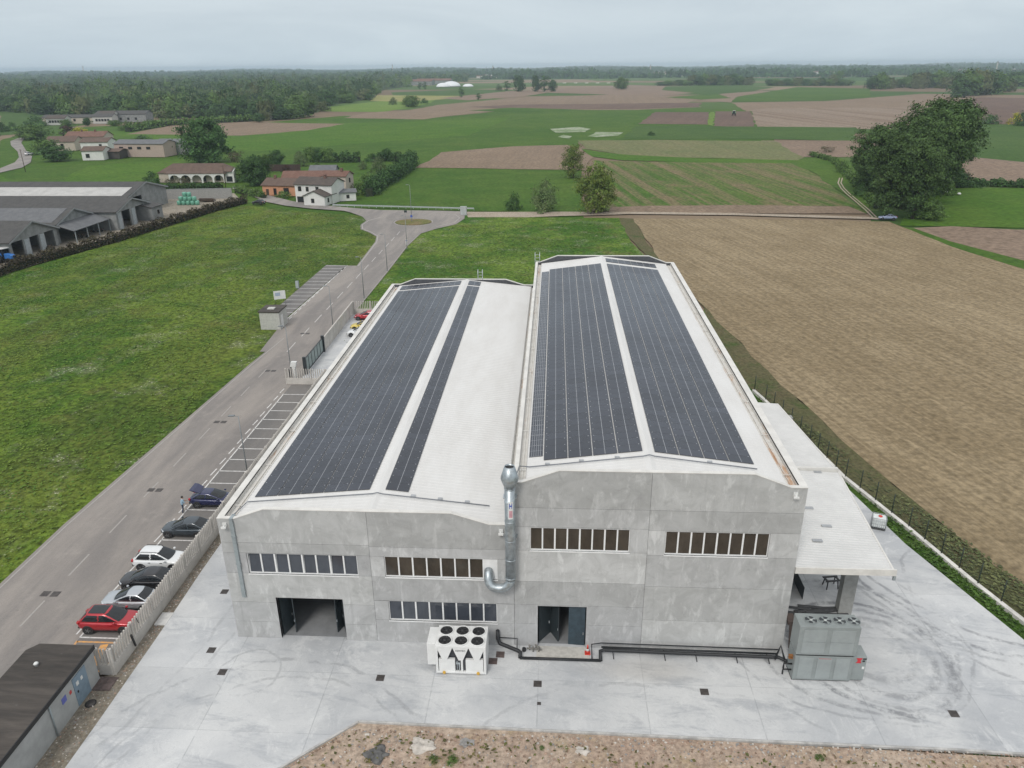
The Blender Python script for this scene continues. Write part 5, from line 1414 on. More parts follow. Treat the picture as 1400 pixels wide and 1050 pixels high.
# ------------------------------------------------------------------ the person at the open boot
SKIN = plain('skin', (.48, .30, .22), .55); SHIRT = plain('light_blue_shirt', (.30, .42, .52), .8); JEANS = plain('dark_blue_jeans', (.028, .045, .085), .85); HAIR = plain('dark_hair', (.02, .015, .012), .6); SHOE = plain('dark_shoe', (.02, .02, .02), .6)
def person(loc, rz, label):
    J = {'pel': (0, 0, .95), 'wai': (.02, 0, 1.10), 'che': (.06, 0, 1.32), 'nec': (.09, 0, 1.50), 'hea': (.12, 0, 1.60), 'top': (.13, 0, 1.72),
         'hl': (0, .10, .90), 'kl': (.05, .12, .49), 'al': (-.02, .12, .09), 'tl': (.14, .14, .04),
         'hr': (0, -.10, .90), 'kr': (-.02, -.12, .49), 'ar': (-.14, -.13, .09), 'tr': (.02, -.15, .04),
         'sl': (.07, .19, 1.42), 'el': (.16, .25, 1.16), 'wl': (.38, .20, 1.06), 'sr': (.07, -.19, 1.42), 'er': (.14, -.26, 1.16), 'wr': (.36, -.22, 1.02),
         'pl': (.45, .19, 1.05), 'pr': (.43, -.21, 1.01)}
    rad = dict(pel=.155, wai=.145, che=.165, nec=.06, hea=.095, top=.075, hl=.10, kl=.065, al=.045, tl=.04, hr=.10, kr=.065, ar=.045, tr=.04, sl=.075, el=.05, wl=.034, sr=.075, er=.05, wr=.034, pl=.038, pr=.038)
    E_ = [('pel', 'wai'), ('wai', 'che'), ('che', 'nec'), ('nec', 'hea'), ('hea', 'top'), ('pel', 'hl'), ('hl', 'kl'), ('kl', 'al'), ('al', 'tl'), ('pel', 'hr'), ('hr', 'kr'), ('kr', 'ar'), ('ar', 'tr'), ('che', 'sl'), ('sl', 'el'), ('el', 'wl'), ('wl', 'pl'), ('che', 'sr'), ('sr', 'er'), ('er', 'wr'), ('wr', 'pr')]
    for s, n in ((1, 'l'), (-1, 'r')):
        px_, py_, pz_ = J['p'+n]
        for k, (dx, dy, dz) in enumerate(((.09, -.034, -.01), (.10, -.012, -.015), (.095, .012, -.02), (.08, .034, -.02), (.03, -.055, .02))):
            J[f'f{n}{k}'] = (px_+dx, py_+dy, pz_+dz); rad[f'f{n}{k}'] = .010
            E_.append(('p'+n, f'f{n}{k}'))
    names = list(J); idx = {n: i for i, n in enumerate(names)}
    me = bpy.data.meshes.new('person_body'); me.from_pydata([J[n] for n in names], [(idx[a], idx[b]) for a, b in E_], [])
    tmp = bpy.data.objects.new('person_tmp', me); COL.objects.link(tmp)
    md = tmp.modifiers.new('skin', 'SKIN'); md.use_smooth_shade = True
    sv = me.skin_vertices[0].data
    for n in names: sv[idx[n]].radius = (rad[n], rad[n]*(1.15 if n in ('che', 'wai', 'pel') else 1))
    for i in range(len(names)): sv[i].use_root = (i == 0)
    s2 = tmp.modifiers.new('sub', 'SUBSURF'); s2.levels = 2; s2.render_levels = 2
    dg = bpy.context.evaluated_depsgraph_get(); body = bpy.data.meshes.new_from_object(tmp.evaluated_get(dg)); bpy.data.objects.remove(tmp)
    for mt in (SKIN, SHIRT, JEANS, SHOE): body.materials.append(mt)
    for p in body.polygons:
        c = p.center; p.use_smooth = True
        if c.z > 1.49: k = 0
        elif c.x > .25 and abs(c.y) > .1 and c.z > .9: k = 0
        elif c.z > .93: k = 1
        elif c.z > .10: k = 2
        else: k = 3
        p.material_index = k
    o = bpy.data.objects.new('person', body); COL.objects.link(o); o.location = loc; o.rotation_euler = (0, 0, rz)
    tag(o, label, 'person')
    m = MB(); m.lathe([(.001, .13), (.06, .12), (.10, .06), (.108, .0), (.10, -.05), (.07, -.07)], (.10, 0, 1.64), 0, 16); m.build('hair', HAIR, o)
    m = MB()
    for s in (-1, 1): m.lathe([(.011, 0), (.001, .008)], (.218, s*.032, 1.635), 1, 8, axis='x')
    m.prism([(.21, -.012), (.245, 0), (.21, .012)], 'z', 1.58, 1.62, 0); m.box(.205, .216, -.022, .022, 1.555, 1.563, 2)
    for s in (-1, 1): m.box(.10, .14, min(s*.095, s*.115), max(s*.095, s*.115), 1.58, 1.64, 0)
    m.build('face', [SKIN, BLACK, plain('lip', (.35, .14, .12), .5)], o)
    return o
person((-11.75, 16.45, -.04), R(38), 'person in light blue shirt and dark jeans at the open boot')
# ------------------------------------------------------------------ trees, hedges, woods
rngN = np.random.default_rng(11)
def np_mesh(name, v, f, mat):
    me = bpy.data.meshes.new(name)
    nv, nf = len(v), len(f)
    me.vertices.add(nv); me.vertices.foreach_set('co', np.asarray(v, dtype=np.float32).ravel())
    me.loops.add(nf*4); me.loops.foreach_set('vertex_index', np.asarray(f, dtype=np.int32).ravel())
    me.polygons.add(nf); me.polygons.foreach_set('loop_start', np.arange(0, nf*4, 4, dtype=np.int32)); me.polygons.foreach_set('loop_total', np.full(nf, 4, dtype=np.int32))
    me.materials.append(mat); me.update(calc_edges=True); me.validate()
    return me
def leaves(cent, size, outward, rng, flat=.5):
    """one kite shaped leaf spray per centre, facing roughly outward and up"""
    n = len(cent)
    nr = outward*flat+rng.normal(size=(n, 3))*.55+np.array([0, 0, .35]); nr /= np.linalg.norm(nr, axis=1)[:, None]+1e-9
    a = np.cross(nr, rng.normal(size=(n, 3))); a /= np.linalg.norm(a, axis=1)[:, None]+1e-9
    b = np.cross(nr, a)
    s = size*(rng.uniform(.55, 1.45, n))[:, None]
    asp = rng.uniform(.45, .8, n)[:, None]
    v = np.stack([cent-a*s*.5, cent-b*s*.5*asp+nr*s*.08, cent+a*s*.55, cent+b*s*.5*asp+nr*s*.08], axis=1).reshape(-1, 3)
    return v, np.arange(4*n).reshape(-1, 4)
def crown(rng, h, r, base, shape, n_clump, n_leaf, size, clump, lean=(0, 0), flat=.5, rmin=.12):
    """clumps spread through a crown of height h and radius r; shape(t) gives the relative radius at relative height t"""
    t = rng.uniform(0, 1, n_clump*3)
    keep = rng.uniform(0, 1, n_clump*3) < np.array([max(.05, shape(x)) for x in t])
    t = t[keep][:n_clump]; n = len(t)
    ang = rng.uniform(0, 2*np.pi, n); rr = np.sqrt(rng.uniform(rmin, 1.0, n))
    lob = 1+.22*np.sin(ang*3+t*7+rng.uniform(0, 6))+.15*np.sin(ang*5-t*11)
    R_ = np.array([shape(x) for x in t])*r*rr*lob
    c = np.stack([R_*np.cos(ang)+lean[0]*t*h, R_*np.sin(ang)+lean[1]*t*h, base+t*(h-base)], axis=1)
    per = max(1, n_leaf//n)
    out = np.repeat(c, per, axis=0)
    off = rng.normal(size=out.shape)*clump*np.repeat(rng.uniform(.6, 1.4, n), per)[:, None]
    pts = out+off*np.array([1, 1, .8])
    axis = np.stack([lean[0]*(pts[:, 2]), lean[1]*(pts[:, 2]), pts[:, 2]*.9+h*.04], axis=1)
    o = pts-axis; o /= np.linalg.norm(o, axis=1)[:, None]+1e-9
    return leaves(pts, size, o, rng, flat)
def sh_poplar(t): return max(.0, (.42+.97*t) if t < .6 else (1.0-((t-.6)/.42)**2)**.5 if t < 1.02 else 0)
def sh_round(t): return math.sqrt(max(0, 1-(2*t-.92)**2/1.2))
def sh_col(t): return min(1, .55+t*1.6)*math.sqrt(max(0, 1-t**3))
def sh_bush(t): return math.sqrt(max(0, 1-t**2))
W_MID = leaf_mat('wood_mid_leaf', (0.072, 0.133, 0.032), (0.109, 0.171, 0.046), .012, .35); W_DARK = leaf_mat('wood_dark_leaf', (0.036, 0.078, 0.022), (0.056, 0.104, 0.034), .012, .35); W_OLV = leaf_mat('wood_olive_leaf', (0.091, 0.114, 0.044), (0.130, 0.140, 0.060), .012, .35); W_PALE = leaf_mat('wood_pale_leaf', (0.106, 0.156, 0.062), (0.125, 0.163, 0.075), .012, .35); W_BRN = leaf_mat('wood_brown_leaf', (0.101, 0.091, 0.055), (0.086, 0.101, 0.047), .012, .35)
BARK = plain('bark', (.085, .068, .050), .9, var=.3, scale=1.5)
L_POP = leaf_mat('poplar_leaf', (0.049, 0.095, 0.024), (0.078, 0.132, 0.038), .16); L_DARK = leaf_mat('dark_leaf', (0.042, 0.095, 0.025), (0.064, 0.129, 0.036), .3); L_MID = leaf_mat('mid_leaf', (0.069, 0.135, 0.030), (0.110, 0.177, 0.045), .3)
L_SPR = leaf_mat('spring_leaf', (.140, .175, .035), (.105, .165, .030), .25); L_PALE = leaf_mat('pale_leaf', (0.099, 0.154, 0.057), (0.127, 0.165, 0.066), .3); L_BRN = leaf_mat('brown_leaf', (.115, .090, .058), (.085, .095, .045), .4)
L_YEL = leaf_mat('yellow_blossom', (.42, .36, .03), (.32, .33, .04), .4); L_RED = leaf_mat('dark_red_leaf', (.050, .026, .024), (.070, .040, .028), .4); L_OLV = leaf_mat('olive_leaf', (.085, .105, .040), (.120, .130, .052), .3)
L_HEDGE = leaf_mat('hedge_leaf', (.060, .044, .032), (.075, .066, .030), .5)
PROTO = {}
def proto(kind):
    if kind in PROTO: return PROTO[kind]
    rng = np.random.default_rng(abs(hash(kind)) % 1000 if False else sum(map(ord, kind)))
    K = {  # height, radius, base, shape, clumps, leaves, size, clump, material, lean
     'poplar': (26, 6.6, 2.2, sh_poplar, 190, 24000, .52, .75, L_POP, (.11, 0)), 'poplar_b': (24, 6.8, 1.5, sh_poplar, 170, 22000, .52, .78, L_POP, (.05, 0)),
     'round_dark': (16, 7.5, .8, sh_round, 150, 14000, .68, .9, L_DARK, (0, 0)), 'spring': (13, 5.4, 1.0, sh_round, 110, 9000, .46, .75, L_SPR, (0, 0)), 'spring_b': (12, 4.2, 1.2, sh_col, 90, 5200, .42, .7, L_SPR, (0, 0)),
     'pale': (8, 4.2, .3, sh_bush, 80, 3600, .40, .6, L_PALE, (0, 0)), 'mid': (9, 4.6, .9, sh_round, 80, 3600, .62, .75, L_MID, (0, 0)), 'mid_b': (10, 4.2, 1.2, sh_col, 80, 3600, .62, .7, L_DARK, (0, 0)),
     'bush': (4, 3.0, 0, sh_bush, 40, 1300, .42, .5, L_DARK, (0, 0)), 'bush_mid': (4, 3.2, 0, sh_bush, 40, 1300, .42, .5, L_MID, (0, 0)), 'brown': (5, 3.2, .3, sh_round, 40, 900, .40, .5, L_BRN, (0, 0)), 'yellow': (5, 4.0, 0, sh_bush, 45, 1500, .45, .5, L_YEL, (0, 0)), 'red': (6, 3.2, .3, sh_round, 45, 1300, .45, .5, L_RED, (0, 0)),
     'wood': (17, 7.0, .5, sh_round, 60, 1300, 1.7, 1.5, W_MID, (0, 0)), 'wood_b': (19, 6.6, .5, sh_col, 60, 1300, 1.7, 1.5, W_DARK, (0, 0)), 'wood_c': (15, 7.2, .4, sh_round, 60, 1200, 1.7, 1.5, W_OLV, (0, 0)), 'slim': (17, 3.0, .6, sh_col, 26, 500, 1.2, 1.0, L_DARK, (0, 0)),
    }[kind]
    h, r_, base, sh, nc, nl, sz, cl, mat, lean = K
    v, f = crown(rng, h, r_, base, sh, nc, nl, sz, cl, lean, 2.6 if kind.startswith('wood') else .9, .45 if kind.startswith('wood') else .12)
    cm = np_mesh('crown', v, f, mat)
    m = MB(); th = h*.75; tr = max(.10, h*.018)
    m.tube([(0, 0, -.3), (lean[0]*th*.4, lean[1]*th*.4, th*.4), (lean[0]*th, lean[1]*th, th)], [tr*1.35, tr, tr*.3], n=7)
    rg = random.Random(nc)
    for k in range(7):
        z = th*(.22+.1*k); a = rg.uniform(0, 6.28); l = r_*rg.uniform(.45, .8)
        m.tube([(lean[0]*z, lean[1]*z, z), (lean[0]*z+l*.5*math.cos(a), l*.5*math.sin(a), z+l*.45), (lean[0]*z+l*math.cos(a), l*math.sin(a), z+l*.9)], [tr*.5, tr*.3, tr*.08], n=5)
    PROTO[kind] = (cm, m.mesh('trunk', BARK), h, r_)
    return PROTO[kind]
rgT = random.Random(77)
def tree(kind, x, y, h, r_, label, group=None, name=None, cat='tree', z=-.3, rz=None):
    cm, tm, H, RR = proto(kind)
    t = empty(name or ('shrub' if kind in ('bush', 'bush_mid', 'yellow', 'brown') else 'leafy_tree'), (x, y, z), rgT.uniform(0, 6.28) if rz is None else rz, label, cat, group)
    t.scale = (r_/RR, r_/RR, h/H)
    link_part('crown', cm, t); link_part('trunk', tm, t)
    return t
def vh(u): return 95.2-.0086*u
def tree_px(kind, u, v, vtop, hw, label, group=None, **kw):
    x, y = at(u, v, -.2)
    d = math.sqrt((x-CAM[0])**2+(y-CAM[1])**2+CAM[2]**2)
    h = 38.8*(v-vtop)/(v-vh(u)); r_ = hw*d/F_PX
    return tree(kind, x, y, h, r_, label, group, **kw)
# the tall poplars on the right
GP = 'tall poplars by the track'
for kind, u, v, vt, hw, lb in (('poplar_b', 1184, 262, 172, 25, 'leftmost and lowest poplar of the big clump by the track'), ('poplar', 1214, 297, 172, 28, 'poplar of the big clump just left of the parked pale car'), ('poplar_b', 1247, 299, 176, 24, 'poplar of the big clump directly behind the parked pale car'),
      ('poplar', 1232, 284, 150, 30, 'middle poplar of the big clump, behind its front row'), ('poplar', 1262, 282, 140, 30, 'tall poplar right of the middle of the big clump'), ('poplar', 1276, 262, 133, 32, 'tallest poplar at the right side of the big clump'), ('poplar_b', 1204, 270, 166, 26, 'poplar at the back left of the big clump'), ('poplar_b', 1252, 262, 136, 27, 'poplar hidden at the back of the big clump')):
    tree_px(kind, u, v, vt, hw, lb, GP, name='poplar_tree', rz=rgT.uniform(-.2, .2))
tree_px('spring', 815, 291, 221, 24, 'yellow green spring tree on the track edge, larger of two', None)
tree_px('spring_b', 784, 243, 196, 15, 'thin grey green spring tree left of and behind the yellow green one', None)
tree_px('bush', 702, 287, 262, 10, 'dark green shrub on the track edge left of the pale shrub', None)
tree_px('pale', 746, 289, 245, 18, 'pale feathery shrub on the track edge beside the yellow green tree', None)
tree_px('round_dark', 283, 222, 162, 25, 'big round dark green tree behind the arcade house', None)
for kind, u, v, vt, hw, lb in (('brown', 1130, 208, 198, 8, 'small bare brown shrub left of the poplars'), ('bush_mid', 1152, 236, 220, 9, 'yellowish shrub hugging the left foot of the poplars'), ('bush', 1176, 268, 250, 9, 'dark shrub at the left foot of the poplars by the track'), ('bush', 1351, 169, 156, 11, 'dark round shrub on the far field edge at right'),
      ('yellow', 1388, 170, 154, 8, 'yellow green shrub on the far field edge at right'), ('bush', 1400, 172, 150, 9, 'dark shrub at the right picture edge on the far field'), ('bush', 1306, 240, 224, 8, 'small dark shrub right of the poplars at the soil edge'), ('bush', 1322, 254, 236, 18, 'broad low shrub right of the poplars'), ('bush_mid', 1290, 266, 244, 12, 'low shrub under the right side of the poplars'),
      ('mid', 1270, 300, 272, 14, 'low tree at the right foot of the poplars'), ('bush', 891, 185, 179, 5, 'single small shrub on the far path'), ('mid', 850, 122, 106, 8, 'solitary grey green tree on the far green field'), ('mid', 562, 146, 131, 11, 'round tree at the bend of the field road'), ('bush', 581, 141, 134, 5, 'small dark shrub right of the round tree at the field road'),
      ('slim', 631, 133, 118, 3, 'narrow dark tree beside the field road'), ('slim', 654, 136, 127, 3, 'smaller narrow tree right of the field road'), ('pale', 538, 143, 133, 5, 'thin pale tree on the yellow green field'), ('slim', 506, 137, 124, 5, 'dark slim tree at the tip of the wood'), ('slim', 574, 122, 112, 2.5, 'left of two slim trees before the white domes'), ('slim', 581, 122, 111, 2.5, 'right of two slim trees before the white domes'),
      ('wood_b', 709, 125, 103, 7, 'leftmost and widest of the four far trees in a row'), ('wood_b', 732, 125, 103, 5, 'second of the four far trees in a row'), ('slim', 744, 125, 102, 6, 'third of the four far trees in a row'), ('wood_b', 756, 125, 109, 5, 'rightmost of the four far trees in a row'), ('slim', 693, 124, 110, 4, 'dark tree left of the four far trees'), ('pale', 682, 124, 115, 4, 'pale small tree left of the four far trees'),
      ('mid_b', 380, 226, 205, 9, 'tree behind the brown garden fence'), ('mid', 367, 226, 210, 8, 'small tree left of the brown garden fence'), ('pale', 411, 227, 206, 9, 'light green garden tree behind the white farmhouse'), ('mid', 427, 221, 200, 9, 'leftmost of three dense garden trees'), ('mid_b', 437, 221, 202, 9, 'middle of three dense garden trees'), ('mid', 449, 221, 202, 10, 'rightmost of three dense garden trees'),
      ('mid', 434, 235, 222, 5, 'small tree on the lawn behind the farmhouse'), ('bush', 507, 221, 211, 8, 'dark shrub at the garden corner'), ('pale', 518, 236, 214, 10, 'light green tree in the orchard'), ('pale', 497, 231, 220, 6, 'small light green tree on the orchard lawn'), ('mid_b', 530, 219, 203, 7, 'dark tree at the top of the field hedge'), ('mid', 505, 254, 235, 11, 'round tree at the foot of the field hedge'),
      ('bush_mid', 489, 266, 248, 12, 'broad shrub beside the white farmhouse'), ('round_dark', 352, 253, 212, 17, 'big dark tree left of the orange house'), ('mid', 330, 248, 225, 10, 'tree right of the arcade house'), ('bush', 195, 194, 184, 11, 'dark round shrub behind the pink barn'), ('brown', 322, 221, 203, 9, 'brownish tree right of the big round tree'), ('bush_mid', 388, 270, 260, 10, 'light green shrub before the white farmhouse'),
      ('red', 393, 238, 226, 7, 'dark red leaved tree behind the orange house'), ('mid_b', 78, 220, 199, 16, 'dark tree left of the white villa'), ('mid', 62, 210, 190, 14, 'tree further left of the white villa'), ('mid', 48, 190, 170, 17, 'leafy tree at the bend of the far left road'), ('yellow', 110, 188, 174, 13, 'bright yellow flowering shrub behind the villa'), ('red', 93, 188, 172, 9, 'dark red brown tree beside the yellow shrub'),
      ('bush', 18, 178, 167, 6, 'small dark tree at the left field edge'), ('bush', 3, 180, 166, 8, 'dark tree at the left picture edge'), ('bush', 50, 172, 159, 12, 'dark shrub group left of the white hamlet'), ('bush_mid', 173, 178, 165, 9, 'green shrub in front of the white hamlet'), ('bush', 146, 246+20, 256, 9, 'dark shrub before the arcade house yard, at left'), ('brown', 165, 264, 254, 8, 'greyish shrub before the arcade house yard'),
      ('mid', 92, 173, 163, 6, 'small tree in front of the long low farm row of the far hamlet'), ('mid_b', 120, 172, 161, 5, 'small dark tree before the far hamlet at its middle'), ('mid', 156, 172, 164, 7, 'rounded tree before the grey barn of the far hamlet'), ('mid_b', 354, 167, 155, 7, 'tree hiding the left part of the wood edge house'), ('brown', 190, 259, 246, 12, 'olive tree at the left of the arcade house'), ('brown', 234, 253, 242, 7, 'reddish round shrub before the arcades'), ('brown', 253, 252, 240, 7, 'grey round shrub before the arcades'), ('bush', 208, 250, 234, 10, 'dark green tall hedge block at the left of the arcade house'), ('mid', 345, 240, 218, 9, 'tree between arcade house and orange house')):
    tree_px(kind, u, v, vt, hw, lb, None)
GB = 'trees of the far tree rows at right'
def row(pts, label, group, kinds=('wood_b', 'wood', 'wood_c'), name='far_tree'):
    for i, (u, v, vt, hw) in enumerate(pts):
        tree_px(kinds[i % len(kinds)], u, v, vt, hw, label, group, name=name)
rg = random.Random(21)
row([(905+8.2*k+rg.uniform(-2, 2), 117-.05*k, (111 if k < 5 else 103)+rg.uniform(-2, 2), rg.uniform(5, 8)) for k in range(15)], 'tree of the dense tree row beyond the far green field', 'trees of the dense far row')
row([(1052+8.0*k+rg.uniform(-2, 2), 117, 108+rg.uniform(-2.5, 2), rg.uniform(5, 7)) for k in range(14)], 'tree of the low tree row beyond the far fields at right', 'trees of the low far row at right')
row([(1192, 122, 104, 7), (1204, 122, 100, 8), (1216, 121, 106, 7), (1230, 120, 108, 7), (1243, 120, 103, 8), (1256, 121, 98, 9), (1268, 120, 101, 8), (1282, 120, 97, 9), (1294, 121, 104, 7), (1301, 119, 98, 8), (1146, 112, 97, 5), (1138, 112, 101, 5)], 'tall tree of the loose grove behind the poplars', 'trees of the loose grove behind the poplars')
row([(1310, 133, 106, 11), (1322, 131, 96, 12), (1336, 130, 95, 13), (1350, 129, 97, 13), (1362, 127, 101, 11), (1374, 125, 106, 9), (1385, 118, 98, 10), (1398, 118, 100, 12)], 'tree of the dense grove at the right picture edge', 'trees of the grove at the right edge')
# trees along the near edge of the wood
EDGE = [(-60, 153), (20, 153), (55, 157), (120, 160), (200, 161), (290, 162), (340, 164), (392, 165), (430, 156), (442, 147), (505, 137)]
rg = random.Random(5); pts = []
for (a, b) in zip(EDGE[:-1], EDGE[1:]):
    n = max(1, int(abs(b[0]-a[0])/13))
    for k in range(n):
        t_ = (k+rg.uniform(.1, .9))/n; pts.append((a[0]+(b[0]-a[0])*t_, a[1]+(b[1]-a[1])*t_-rg.uniform(0, 2)))
for i, (u, v) in enumerate(pts):
    hw = rg.uniform(8, 15)*(v-vh(u))/66; tree_px(rg.choice(['wood', 'wood_b', 'wood_b', 'wood', 'wood_c']), u, v, v-rg.uniform(14, 30)*(v-vh(u))/66, hw, 'tree at the near edge of the big wood', 'trees along the edge of the wood', name='woodland_tree')
# the wood behind as one mass
def wood_mass(name, spots, mat, leaf=1.9, n=260):
    vs, fs, o = [], [], 0
    rng = np.random.default_rng(len(spots))
    for (x, y, h, r_) in spots:
        far = math.hypot(x, y); k = n if far < 1300 else int(n*.6) if far < 2200 else int(n*.35)
        v, f = crown(rng, h, r_, .5, sh_round if rng.uniform() < .8 else sh_col, 22, k, leaf*(1 if far < 1300 else 1.3 if far < 2200 else 1.7), r_*.17, flat=3.0, rmin=.55)
        v[:, 0] += x; v[:, 1] += y; v[:, 2] -= .4; vs.append(v); fs.append(f+o); o += len(v)
    me = np_mesh(name, np.concatenate(vs), np.concatenate(fs), mat); ob = bpy.data.objects.new(name, me); COL.objects.link(ob); ob['kind'] = 'stuff'
    return ob
def edge_v(u):
    for a, b in zip(EDGE[:-1], EDGE[1:]):
        if a[0] <= u <= b[0]: return a[1]+(b[1]-a[1])*(u-a[0])/(b[0]-a[0])
    return 153 if u < 0 else 137-(u-505)*.17
rg = random.Random(9); mats3 = {0: [], 1: [], 2: [], 3: [], 4: []}
d = 640.0
while d < 4200:
    v = 95.0+38.65/d*F_PX*1.02
    step_px = 13.5*F_PX/d
    u = -80.0
    while u < 640:
        uu = u+rg.uniform(-.4, .4)*step_px; vv = v-.0086*uu*0+rg.uniform(-.3, .3)
        ok = vv < edge_v(uu)-1.0 and (uu < 430 or vv < edge_v(uu)-2)
        # clearings: a green glade and the fields beyond
        if 50 < uu < 100 and 117 < vv < 122: ok = False
        if uu > 560 and vv > 113: ok = False
        if uu > 520 and vv > 120: ok = False
        if ok and rg.random() < .93:
            x, y = at(uu, vv, -.3); h = rg.uniform(9, 19)*(1+.38*math.sin(uu*.045+d*.011)*math.sin(uu*.017+2))*(1.35 if rg.random() < .12 else 1); mats3[rg.choice((0, 0, 0, 1, 1, 1, 1, 2, 3, 3))].append((x, y, h, rg.uniform(6.0, 12.5)))
        u += step_px
    d *= 1.042
for k, mt in ((0, W_MID), (1, W_DARK), (2, W_OLV), (3, W_PALE), (4, W_BRN)):
    if mats3[k]: wood_mass('woodland', mats3[k], mt)
# low green under the wood, so that no bare soil shows between its trees
sheet('wood_floor', px([(-200, 150)]+[(u, v-1.5) for u, v in EDGE]+[(520, 124), (570, 116), (600, 104), (-200, 101)], -.2), -.30, ground_mat('wood_floor_soil', (.030, .050, .016), (.04, .06, .02), big=.01, mid=.05, fine=.3))
# tree belts out to the horizon
rg = random.Random(13); far = {0: [], 1: []}
for d in (2600, 3000, 3500, 4100, 4800, 5600, 6600, 7800, 9000):
    for run in range(24):
        u0 = rg.uniform(-150, 1500); w = rg.uniform(30, 170)
        if d < 3200 and u0 < 620: continue
        u = u0
        while u < u0+w:
            a = (u-700)/F_PX; dd = d*rg.uniform(.97, 1.03)
            x = CAM[0]+dd*(math.sin(a)-YAW*math.cos(a)); y = CAM[1]+dd*(math.cos(a)+YAW*math.sin(a))
            if y < 10600: far[rg.choice((0, 1))].append((x, y, rg.uniform(8, 17)*(1+d/18000)*(1+.45*math.sin(u*.03+d)), rg.uniform(9, 16)*(1+d/12000)))
            u += 15*F_PX/d*rg.uniform(.8, 1.7)
for k, mt in ((0, L_DARK), (1, L_DARK)): wood_mass('far_treeline', far[k], mt, leaf=4.0, n=420)

# hedges
HCORE = plain('hedge_core', (.026, .034, .016), .95, var=.4, scale=1.2)
def hedge(label, pts, w, h, mat, n_per_m=26, size=.42, cat='hedge', seed=1):
    rng = np.random.default_rng(seed); P = np.array([(p[0], p[1]) for p in pts]); cs, os_ = [], []
    for a, b in zip(P[:-1], P[1:]):
        L = np.linalg.norm(b-a); n = int(L*n_per_m); t_ = rng.uniform(0, 1, n); d_ = (b-a)/L; nn = np.array([-d_[1], d_[0]])
        s = rng.uniform(-1, 1, n); z = rng.uniform(0, 1, n)**.7
        bump = 1+.18*np.sin(t_*L*.9+3)+.14*np.sin(t_*L*2.3)
        ww = w/2*np.sqrt(np.maximum(.05, 1-(z*.85)**2))*bump
        c = a+(b-a)*t_[:, None]+nn*(s*ww)[:, None]
        cs.append(np.column_stack([c, z*h*bump-.3])); o = np.column_stack([nn[0]*s, nn[1]*s, z]); os_.append(o)
    v, f = leaves(np.concatenate(cs), size, np.concatenate(os_), rng)
    c0 = P[0]; v[:, 0] -= c0[0]; v[:, 1] -= c0[1]
    t = empty('hedge', (c0[0], c0[1], 0), 0, label, cat)
    link_part('foliage', np_mesh('foliage', v, f, mat), t)
    m = MB()
    for a, b in zip(P[:-1], P[1:]):
        a_ = a-c0; b_ = b-c0; m.bar((a_[0], a_[1], h*.28-.3), (b_[0], b_[1], h*.28-.3), w*.40, h*.56)
    m.build('inner_branches', HCORE, t)
    return t
hedge('long dark reddish brown hedge between the meadow and the barns', [at(u, v, -.1) for u, v in ((-40, 390), (0, 376), (40, 362), (100, 346), (160, 330), (200, 317), (250, 302), (300, 286), (336, 277))], 2.6, 2.3, L_HEDGE, 150, .42)
hedge('dark green field hedge running up from the white farmhouse', [at(u, v, -.1) for u, v in ((505, 268), (520, 256), (540, 245), (560, 230), (563, 222))], 5.5, 4.4, L_DARK, 170, .62, seed=2)
hedge('dark green hedge closing the garden behind the farmhouse', [at(u, v, -.1) for u, v in ((457, 221), (475, 221), (492, 221))], 5, 4, L_DARK, 150, .6, seed=3)
hedge('low dark hedge along the top of the orchard', [at(u, v, -.1) for u, v in ((510, 221), (530, 219), (556, 221))], 5, 3.5, L_DARK, 140, .6, seed=4)
hedge('clipped green hedge in front of the arcade house', [at(u, v, -.1) for u, v in ((190, 257), (240, 258), (305, 256))], 2.2, 1.8, L_DARK, 120, .45, seed=5)
hedge('long hedge line crossing the far brown field', [at(u, v, -.1) for u, v in ((175, 180), (230, 171), (330, 166), (352, 165))], 8, 4.5, L_MID, 40, 1.2, seed=6)
hedge('green scrub along the ditch left of the poplars', [at(u, v, -.1) for u, v in ((1108, 212), (1140, 221), (1166, 248), (1198, 284))], 3.0, 1.8, L_MID, 100, .5, seed=7)
hedge('scrub line right of the poplars behind the pasture', [at(u, v, -.1) for u, v in ((1290, 256), (1340, 253), (1420, 256))], 5, 2.2, L_DARK, 110, .6, seed=8)
hedge('garden hedge in front of the orange house', [at(u, v, -.1) for u, v in ((322, 262), (340, 266), (362, 271))], 2.2, 2.2, L_MID, 120, .45, seed=9)

# grass tufts that break up the meadow and verge, stones and weeds on the bare earth
def tufts(name, poly, n, size, mat, seed, z=-.13, hmul=1.0):
    rng = np.random.default_rng(seed); P = np.array(poly); lo, hi = P.min(0), P.max(0)
    q = rng.uniform(lo, hi, (n*3, 2))
    ins = np.zeros(len(q), bool); j = len(P)-1
    for i in range(len(P)):
        c = ((P[i, 1] > q[:, 1]) != (P[j, 1] > q[:, 1])) & (q[:, 0] < (P[j, 0]-P[i, 0])*(q[:, 1]-P[i, 1])/(P[j, 1]-P[i, 1]+1e-12)+P[i, 0]); ins ^= c; j = i
    q = q[ins]; dn = np.sin(q[:, 0]*.21+np.sin(q[:, 1]*.13)*2)+np.sin(q[:, 1]*.17-q[:, 0]*.09+np.sin(q[:, 0]*.31))
    q = q[rng.uniform(-2.2, 1.6, len(q)) < dn][:n]; m_ = len(q)
    cl = (np.sin(q[:, 0]*.33+q[:, 1]*.21)+np.sin(q[:, 0]*.11-q[:, 1]*.37+2))*.25+rng.uniform(.4, 1.2, m_)
    c = np.column_stack([q, np.full(m_, z)+.12*size*hmul])
    c[:, 2] += rng.uniform(0, .22, m_)*hmul*cl
    v, f_ = leaves(c, size, np.tile(np.array([0, 0, 3.0]), (m_, 1)), rng, flat=.9)
    ob = bpy.data.objects.new(name, np_mesh(name, v, f_, mat)); COL.objects.link(ob); ob['kind'] = 'stuff'; return ob
